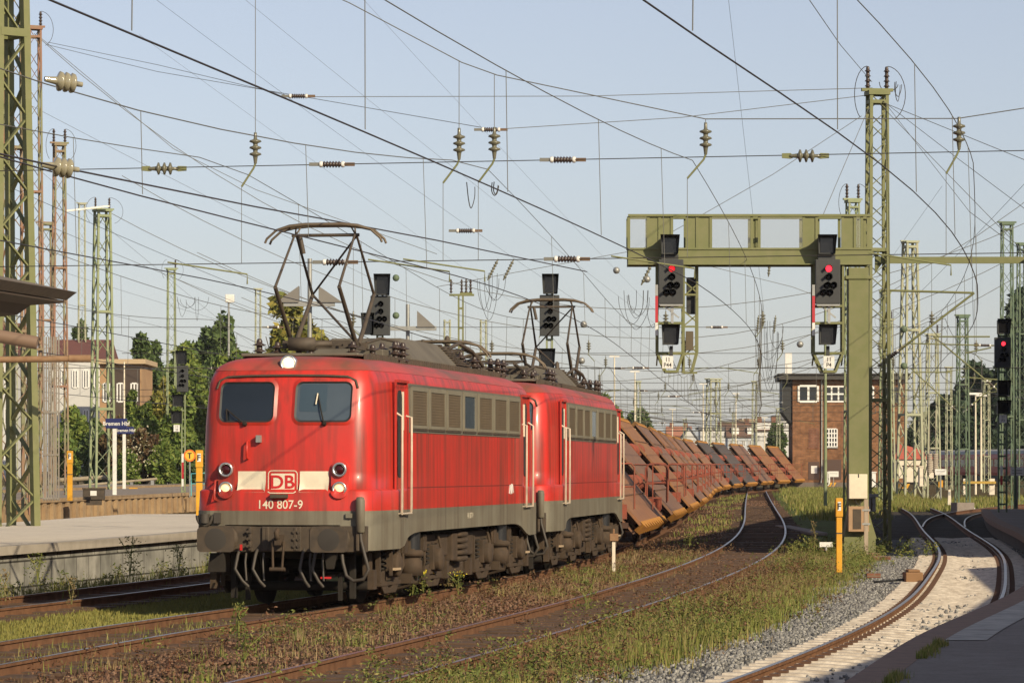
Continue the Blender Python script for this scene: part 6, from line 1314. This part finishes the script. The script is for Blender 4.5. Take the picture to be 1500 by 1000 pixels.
def tree(px, pyt, pyb, hwpx, Y, m, label, group=None, n=5000, clumps=46, leaf=.30, name='tree', trunk=True, pybase=None):
    s = Y / FPX; w = hwpx * s; zt = EYE - (pyt - HORIZON) * s; zb2 = EYE - (pyb - HORIZON) * s; h = zt - zb2; g = gz(Y) - .2
    t = thing(name, label, 'tree' if name == 'tree' else 'bush', ((px - 750) * s, Y, g), 0, group)
    P = crown_points(w, h, n, clumps) + np.array([0, 0, zb2 + h / 2 - g]); V, F = quads(P, leaf); npmesh('crown' if name == 'tree' else 'foliage', V, F, m, t)
    if trunk:
        k = MB(); zc = zb2 + h * .45 - g; k.tube([(0, 0, 0), (.1, 0, zc * .5), (0, .1, zc)], [max(.12, w * .06), max(.1, w * .045), .06], 7); k.build('trunk' if name == 'tree' else 'stem', M_TRUNK, t)
        k = MB()
        for i in range(6): a = rng.uniform(0, 6.28); q = Vector((math.cos(a) * w * .6, math.sin(a) * w * .6, zc + h * rng.uniform(0, .35))); k.tube([(0, 0, zc * rng.uniform(.5, .95)), q * .5 + Vector((0, 0, zc * .3)), q], [.08, .06, .03], 5)
        if name == 'tree': k.build('branch', M_TRUNK, t)
for a in ((213, 488, 640, 38, 330, L_DARK, 'dark round tree behind the small tan building'), (322, 452, 650, 46, 380, L_DARK, 'tall dark tree above the left signal'), (272, 500, 620, 34, 340, L_MID, 'mid green tree between the two dark trees'), (116, 474, 600, 26, 390, L_DARK, 'dark tree top over the red roof'), (424, 438, 640, 74, 262, L_YEL, 'yellowish autumn tree behind the raised front pantograph'), (470, 480, 640, 34, 275, L_YEL, 'lower yellowish tree right of the autumn tree'), (350, 500, 640, 40, 285, L_MID, 'green tree left of the yellowish autumn tree'),
          (588, 505, 640, 30, 360, L_MID, 'small green tree showing behind the tall front signal'), (884, 578, 660, 26, 480, L_MID, 'far green tree right of the second locomotive roof'), (935, 592, 665, 20, 520, L_DARK, 'far dark tree over the wagon tops'), (1137, 620, 690, 12, 560, L_DARK, 'far slim tree left of the brick building'),
          (1392, 565, 690, 44, 470, L_BLUE, 'dark tree behind the slim dark mast, lower left one'), (1432, 530, 690, 58, 480, L_BLUE, 'dark round tree behind the lit right signal'), (1475, 535, 690, 46, 450, L_BLUE, 'dark tree right of the lit right signal'), (1492, 432, 690, 30, 500, L_BLUE, 'tall poplar like tree at the right edge'), (1515, 470, 690, 36, 470, L_BLUE, 'tall dark tree cut by the right edge'), (1350, 605, 690, 26, 500, L_BLUE, 'dark tree behind the mast with round weights'), (1412, 610, 700, 60, 440, L_BLUE, 'broad low dark tree right behind the far red train'), (1480, 612, 700, 60, 430, L_BLUE, 'broad low dark tree at the right end of the far red train')):
    tree(*a, n=11000, clumps=70, leaf=.40 if a[4] < 400 else .75)
bush = [(105, 585, 712, 34, 268, L_MID), (140, 615, 712, 30, 262, L_DARK), (172, 600, 712, 28, 258, L_RED), (205, 565, 712, 34, 266, L_MID), (238, 540, 715, 36, 270, L_YEL), (212, 625, 715, 26, 252, L_RED), (262, 570, 715, 34, 262, L_MID), (292, 520, 715, 34, 275, L_MID), (240, 640, 715, 24, 250, L_MID), (185, 655, 715, 20, 250, L_MID), (285, 640, 718, 26, 255, L_DARK), (320, 560, 718, 34, 280, L_DARK)]
bl = ['mid green bush behind the pale green mast', 'dark bush under the pale house', 'reddish brown bush behind the blue signs', 'tall green bush right of the small tan building', 'tall yellow green bush left of the left signal', 'low reddish bush right of the blue signs', 'green bush behind the left signal', 'tall green bush beside the red cab', 'low green bush before the reddish bush', 'low green bush behind the blue signs', 'dark bush low beside the red cab', 'dark bush just left of the cab roof']
for a, l_ in zip(bush, bl): tree(*a, l_, 'hedge bushes on the left bank', n=9000, clumps=60, leaf=.26, name='bush')
P = np.concatenate([np.array(at(px, py, 249)) + rng.normal(size=(26, 3)) * np.array([.5, .2, .6]) for px, py in ((206, 635), (215, 655), (198, 668), (210, 680), (192, 655))]); V, F = quads(P, .10)
tag(npmesh('blossoms', V, F, mat('cream_blossom', (.42, .38, .26), .8)), 'cream blossoms scattered over the low bushes behind the blue signs', 'blossom', None, 'stuff')
k = MB(); k.loft([[(-60, 300, 0), (-60, 420, 4)], [(-12, 275, 0), (-12, 420, 4)]], False, False)
# ------------------------------------------------------------------ grass and weeds by the tracks
def blades(P, h, w, lean=.35):
    n = len(P); a = rng.uniform(0, 6.283, n); d = np.stack([np.cos(a), np.sin(a), np.zeros(n)], 1); l = rng.uniform(0, 6.283, n); ln = np.stack([np.cos(l), np.sin(l), np.zeros(n)], 1) * (h * lean * rng.random(n))[:, None]
    up = np.zeros((n, 3)); up[:, 2] = h; m = P + up * .55 + ln * .35; tp = P + up + ln; w = w[:, None]
    V = np.stack([P - d * w, P + d * w, m + d * w * .7, m - d * w * .7, tp], 1).reshape(-1, 3); b = np.arange(n)[:, None] * 5
    F1 = b + np.array([[0, 1, 2, 3]]); F2 = b + np.array([[3, 2, 4, 4]])
    return V, F1, b + np.array([[3, 2, 4]])
_pg = rng.random((64, 64))
def patchy(x, y, sc=1.0):                                     # smooth random field that makes growth patchy
    x, y = x / sc, y / sc; i, j = math.floor(x), math.floor(y); u, v = x - i, y - j; u, v = u * u * (3 - 2 * u), v * v * (3 - 2 * v); g = lambda a, b: _pg[a % 64, b % 64]
    return (g(i, j) * (1 - u) + g(i + 1, j) * u) * (1 - v) + (g(i, j + 1) * (1 - u) + g(i + 1, j + 1) * u) * v
def scatter(f, ulo, uhi, Y0, Y1, dens, clump=.25, per=14, bias=1.0, patch=0.0, seed=0):
    area = (Y1 - Y0) * np.mean([abs((uhi(Y) if callable(uhi) else uhi) - (ulo(Y) if callable(ulo) else ulo)) for Y in np.linspace(Y0, Y1, 9)])
    nc = int(area * dens / per); Yc = Y0 + (Y1 - Y0) * rng.random(nc) ** bias; out = []
    for Y in Yc:
        a = ulo(Y) if callable(ulo) else ulo; b = uhi(Y) if callable(uhi) else uhi; u = rng.uniform(a, b); x, y = off(f, Y, u)
        if patch and .6 * patchy(x + seed * 17.3, y * .6, .8) + .4 * patchy(x + 7 + seed, y * .5, 2.3) < patch: continue
        out.append(np.stack([x + rng.normal(size=per) * clump, y + rng.normal(size=per) * clump * 1.3, np.full(per, Z0 - .01 + gz(Y))], 1))
    return np.concatenate(out)
def grass(name, label, P, h0, h1, w, m, lean=.4):
    h = rng.uniform(h0, h1, len(P)) * rng.uniform(.6, 1.15, len(P)); V, F4, F3 = blades(P, h, np.full(len(P), w), lean)
    n4 = len(F4); me = bpy.data.meshes.new(name); me.vertices.add(len(V)); me.vertices.foreach_set('co', V.astype(np.float32).ravel())
    loops = np.concatenate([F4.ravel(), F3.ravel()]).astype(np.int32); me.loops.add(len(loops)); me.loops.foreach_set('vertex_index', loops)
    st = np.concatenate([np.arange(n4) * 4, n4 * 4 + np.arange(len(F3)) * 3]).astype(np.int32); me.polygons.add(n4 + len(F3)); me.polygons.foreach_set('loop_start', st); me.polygons.foreach_set('loop_total', np.concatenate([np.full(n4, 4), np.full(len(F3), 3)]).astype(np.int32))
    me.update(calc_edges=True); me.materials.append(m); o = bpy.data.objects.new(name, me); COL.objects.link(o); tag(o, label, 'grass', None, 'stuff'); return o
B_GREEN = leafmat('grass_blades', [(.09, .095, .02), (.13, .15, .03), (.18, .20, .042), (.21, .19, .06), (.28, .22, .085)])
B_DRY = leafmat('dry_grass_blades', [(.22, .15, .07), (.30, .21, .11), (.20, .16, .07), (.15, .14, .05), (.13, .07, .035)])
B_MOSS = leafmat('moss_blades', [(.14, .13, .03), (.19, .18, .045), (.22, .19, .05), (.15, .16, .04)])
B_WEED = leafmat('weed_leaves', [(.05, .072, .016), (.10, .122, .026), (.16, .17, .042), (.22, .185, .06)])
B_DOCK = leafmat('rusty_dock_leaves', [(.11, .045, .025), (.16, .075, .04), (.14, .10, .05), (.08, .04, .02)])
um = lambda Y: T_RIGHT(Y) - T_MID(Y) - 2.45
grass('grass', 'grass of the strip between the middle and right tracks', scatter(T_MID, 1.2, um, 27, 60, 520, .16, patch=.46), .07, .36, .007, B_GREEN)
grass('grass', 'farther grass of the strip before the gantry', scatter(T_MID, 1.45, um, 60, 105, 330, .2, patch=.48), .05, .22, .008, B_GREEN)
grass('dry_grass', 'dry stalks in the strip between the middle and right tracks', scatter(T_MID, 1.1, lambda Y: um(Y) * .85, 27, 100, 190, .2, patch=.5, seed=3), .10, .34, .005, B_DRY, .35)
grass('dry_grass', 'low brown grass filling the bare patches of the strip', scatter(T_MID, 1.1, um, 27, 108, 170, .22), .03, .14, .007, B_DRY)
grass('grass', 'sparse far tufts between the wagons and the middle track', scatter(T_TRAIN, 1.4, 3.0, 105, 270, 22, .3, patch=.55), .06, .25, .018, B_GREEN)
grass('grass', 'short green grass near the gravel shoulder', scatter(T_RIGHT, -4.4, -2.5, 34, 92, 210, .18, patch=.42, seed=21), .05, .2, .009, leafmat('fresh_grass_blades', [(.08, .10, .02), (.12, .16, .035), (.16, .20, .05), (.20, .21, .07)]))
grass('dry_grass', 'thin dry grass between the train track and the middle track', scatter(T_TRAIN, .95, 3.4, 28, 100, 80, .18, patch=.5, seed=2), .04, .2, .006, B_DRY)
grass('grass', 'patchy green grass between the train track and the middle track', scatter(T_TRAIN, 1.0, 3.2, 28, 100, 70, .11, 22, patch=.62, seed=5), .06, .26, .006, B_GREEN)
grass('dry_grass', 'thin dry grass inside the middle track', scatter(T_MID, -.6, .6, 26, 70, 22, .2), .03, .11, .005, B_DRY)
grass('grass', 'thin grass inside and beside the train track', scatter(T_TRAIN, -1.1, .65, 30, 52, 60, .15, 20), .04, .2, .006, B_GREEN)
grass('moss_grass', 'low yellow green grass between the two left tracks', scatter(T_LEFT, 1.0, 3.9, 34, 70, 420, .2), .025, .09, .009, B_MOSS)
grass('grass', 'grass along the foot of the left platform wall', scatter(T_LEFT, -1.85, -.95, 44, 100, 120, .18, 30), .08, .38, .008, B_GREEN)
grass('grass', 'far grass between the middle track and the brick building', scatter(T_MID, lambda Y: 2.6, lambda Y: 8 + (Y - 120) * .02, 178, 335, 30, .5), .15, .42, .022, B_GREEN)
grass('grass', 'far grass around the right masts', scatter(T_RIGHT, lambda Y: T_MID(Y) + 2.6 - T_RIGHT(Y), lambda Y: -2.6, 150, 260, 30, .5), .15, .5, .02, B_GREEN)
grass('grass', 'grass right of the turnout before the far red train', scatter(T_FORK, -9, -2, 180, 250, 26, .6), .15, .5, .022, B_GREEN)
def weeds(label, P0, hmin, hmax, leaf, m, per=34, name='weeds'):
    out = []
    for p in P0:
        h = rng.uniform(hmin, hmax); z = rng.random(per) ** .8 * h; sp = (.03 + .22 * (1 - z / h) * h)
        out.append(np.stack([p[0] + rng.normal(size=per) * sp, p[1] + rng.normal(size=per) * sp, p[2] + z], 1))
    V, F = quads(np.concatenate(out), leaf, .3, .4); return tag(npmesh(name, V, F, m), label, 'weeds', None, 'stuff')
S1 = scatter(T_MID, 1.2, um, 27, 100, 8, .35, 2, patch=.5, seed=7); weeds('leafy weeds in the strip between the middle and right tracks', S1, .15, .50, .026, B_WEED)
weeds('tall leafy weeds nearest the camera beside the middle track', scatter(T_MID, 1.0, 2.6, 27, 50, 6, .3, 2, patch=.5, seed=9), .3, .7, .024, B_WEED, 60)
weeds('rusty dock plants between the train and the middle track', scatter(T_TRAIN, 1.0, 3.5, 28, 100, 3.2, .4, 3), .08, .35, .026, B_DOCK, 30)
weeds('small green weeds between the train and the middle track', scatter(T_TRAIN, .95, 3.4, 28, 100, 5, .3, 3, patch=.6, seed=4), .06, .36, .026, B_WEED, 30)
weeds('weeds along the rails of the train track', scatter(T_TRAIN, -1.2, -.8, 32, 52, 3, .2, 2), .06, .3, .024, B_WEED, 26)
weeds('rusty dock plants in the strip between the middle and right tracks', scatter(T_MID, 1.0, um, 27, 95, 4.5, .35, 3, patch=.5, seed=12), .08, .42, .026, B_DOCK, 34)
weeds('rusty weeds inside the middle track', scatter(T_MID, -.6, .6, 26, 90, 3, .3, 2), .04, .16, .025, B_DOCK, 20)
weeds('green weeds along the left platform wall', scatter(T_LEFT, -1.85, -1.2, 48, 80, 5, .25, 2), .15, .5, .035, B_WEED, 40)
weeds('dense weeds around the foot of the gantry', np.array([[rng.uniform(7.0, 10.8), rng.uniform(86, 96), Z0 + .05] for _ in range(70)]), .2, .6, .04, B_WEED, 40)
weeds('brown dock plants gathered beside the middle track', scatter(T_MID, .9, 2.6, 28, 75, 9, .3, 4, patch=.45, seed=41), .12, .5, .026, B_DOCK, 40)
# single plants that stand out
def plant(px, pyb, Y, h, m, label, n=120, wid=.12, flower=None):
    s = Y / FPX; t = thing('weed_plant', label, 'weed', ((px - 750) * s, Y, EYE - (pyb - HORIZON) * s)); k = MB()
    for i in range(3): k.tube([(0, 0, 0), (rng.normal() * .03, rng.normal() * .03, h * .5), (rng.normal() * wid * .6, rng.normal() * wid * .6, h * rng.uniform(.85, 1.05))], .007, 4)
    k.build('stem', m, t); z = rng.random(n) * h; sp = wid * (1.1 - .7 * z / h); P = np.stack([rng.normal(size=n) * sp * .6, rng.normal(size=n) * sp * .6, z], 1); V, F = quads(P, .03, .2, .4); npmesh('foliage', V, F, m, t)
    if flower: V, F = quads(np.stack([rng.normal(size=14) * wid * .7, rng.normal(size=14) * wid * .7, h * rng.uniform(.85, 1.08, 14)], 1), .022); npmesh('flower', V, F, flower, t)
M_FLOW = mat('yellow_flower', (.75, .58, .03), .7)
plant(657, 858, 62, .78, B_DRY, 'tall withered weed standing before the first locomotive bogie', 260, .13); plant(604, 872, 58, .32, B_WEED, 'small weed with yellow flowers beside the rail under the locomotive', 70, .14, M_FLOW); plant(620, 868, 59, .36, B_WEED, 'yellow flowering weed right next to the one under the locomotive', 70, .12, M_FLOW); plant(672, 872, 60, .4, B_WEED, 'weed with yellow flowers right of the withered weed', 90, .15, M_FLOW)
plant(350, 935, 42, .42, B_WEED, 'bushy green weed between the near rails at the left', 160, .14); plant(358, 968, 40, .3, B_WEED, 'low broad leaved weed right of the train track in front', 120, .2); plant(262, 838, 62, .5, B_WEED, 'green bush weed by the left platform wall', 150, .25); plant(190, 848, 60, .72, B_WEED, 'tall green weed against the left platform wall', 200, .28); plant(55, 855, 57, .5, B_WEED, 'weed at the left end of the platform wall', 150, .22); plant(105, 885, 53, .45, B_DRY, 'dry weed on the rail of the left track', 80, .1); plant(8, 880, 55, .5, B_DRY, 'dry weed cut by the left picture edge', 80, .12)
plant(1192, 806, 90, .75, B_DRY, 'tall brown dock plant left of the gantry foot', 160, .12); plant(1185, 822, 84, .6, B_WEED, 'green plant left of the yellow telephone post', 160, .2); plant(860, 895, 57, .5, B_WEED, 'weed clump beside the middle track', 140, .18); plant(1010, 800, 92, .35, B_WEED, 'weed by the bend of the middle track', 100, .2)
P_ = np.array([[E_R(Y) + .34 + abs(rng.normal()) * .06, Y, .385] for Y in rng.uniform(26, 35.5, 2600) if patchy(0, Y, .5) > .4]); grass('grass', 'tufts of grass in the joint behind the brown platform coping', P_, .03, .09, .006, B_GREEN)
# gravel stones on the grey shoulder
def stones(name, label, P, r, m):
    n = len(P); base = np.array([(1, 0, 0), (0, 1, 0), (-1, 0, 0), (0, -1, 0), (0, 0, 1), (0, 0, -1)], float); Fb = np.array([(0, 1, 4), (1, 2, 4), (2, 3, 4), (3, 0, 4), (1, 0, 5), (2, 1, 5), (3, 2, 5), (0, 3, 5)])
    rr = r * rng.uniform(.5, 1.3, (n, 1, 1)); V = base[None] * rng.uniform(.6, 1.2, (n, 6, 1)) * rr; q = rng.normal(size=(n, 3, 3)); q, _ = np.linalg.qr(q); V = np.einsum('nij,nkj->nki', q, V) + P[:, None]; F = (Fb[None] + (np.arange(n) * 6)[:, None, None]).reshape(-1, 3)
    return tag(npmesh(name, V.reshape(-1, 3), F, m), label, 'gravel', None, 'stuff')
G_ST = mat('grey_stone', (.2, .19, .18), .9, island=[(.09, .087, .083), (.17, .163, .155), (.25, .24, .225), (.36, .345, .32)]); G_STB = mat('brown_stone', (.12, .06, .035), .9, island=[(.05, .028, .017), (.11, .055, .032), (.17, .09, .052), (.22, .13, .08)])
st = scatter(T_RIGHT, lambda Y: -2.6 - .22 * math.sin(Y * .21), -1.15, 26, 95, 190, .08, 6); st[:, 2] += .03; stones('gravel', 'loose grey gravel of the shoulder', st, .034, G_ST)
st = scatter(T_RIGHT, .95, 1.4, 30, 100, 60, .1, 6); st[:, 2] += .05; stones('gravel', 'grey gravel between the pale sleepers and the platform', st, .03, G_ST)
st = scatter(T_RIGHT, -.62, .62, 28, 108, 16, .18, 9, patch=.5, seed=31); st[:, 2] += .07; stones('gravel', 'dark stones strewn over the pale sleepers', st, .035, G_ST)
st = scatter(T_RIGHT, -1.35, -.9, 28, 100, 22, .12, 9, patch=.45, seed=33); st[:, 2] += .06; stones('gravel', 'stones on the sleeper ends', st, .035, G_ST)
st = scatter(T_MID, -1.3, 1.1, 75, 230, 14, .2, 6); st[:, 2] += .02; stones('gravel', 'far ballast stones in the middle track', st, .05, G_STB)
st = scatter(T_TRAIN, 1.0, 3.6, 75, 200, 10, .2, 6); st[:, 2] += .02; stones('gravel', 'far ballast stones beside the wagons', st, .05, G_STB)
for f_, a, b_, lab in ((T_TRAIN, -1.2, 3.6, 'brown ballast stones beside the train track'), (T_MID, -1.4, 1.0, 'brown ballast stones in the middle track'), (T_LEFT, -1.6, 1.0, 'brown ballast stones in the left track')):
    st = scatter(f_, a, b_, 28, 75, 95, .1, 6); st[:, 2] += .012; stones('gravel', lab, st, .034, G_STB)
# ------------------------------------------------------------------ the hazy summer air over the yard
k = MB(); k.span(-700, 700, -70, 1300, -2.2, 60); hz_o = k.build('haze', None); hz_o['kind'] = 'stuff'; hz_o['label'] = 'thin bluish haze over the whole yard'
m = bpy.data.materials.new('haze_air'); m.use_nodes = True; t = m.node_tree; t.nodes.remove(t.nodes['Principled BSDF']); v = t.nodes.new('ShaderNodeVolumePrincipled')
v.inputs['Color'].default_value = (.88, .92, .97, 1); v.inputs['Density'].default_value = .00007; v.inputs['Anisotropy'].default_value = 0.0
t.links.new(v.outputs[0], t.nodes['Material Output'].inputs['Volume']); hz_o.data.materials.append(m)
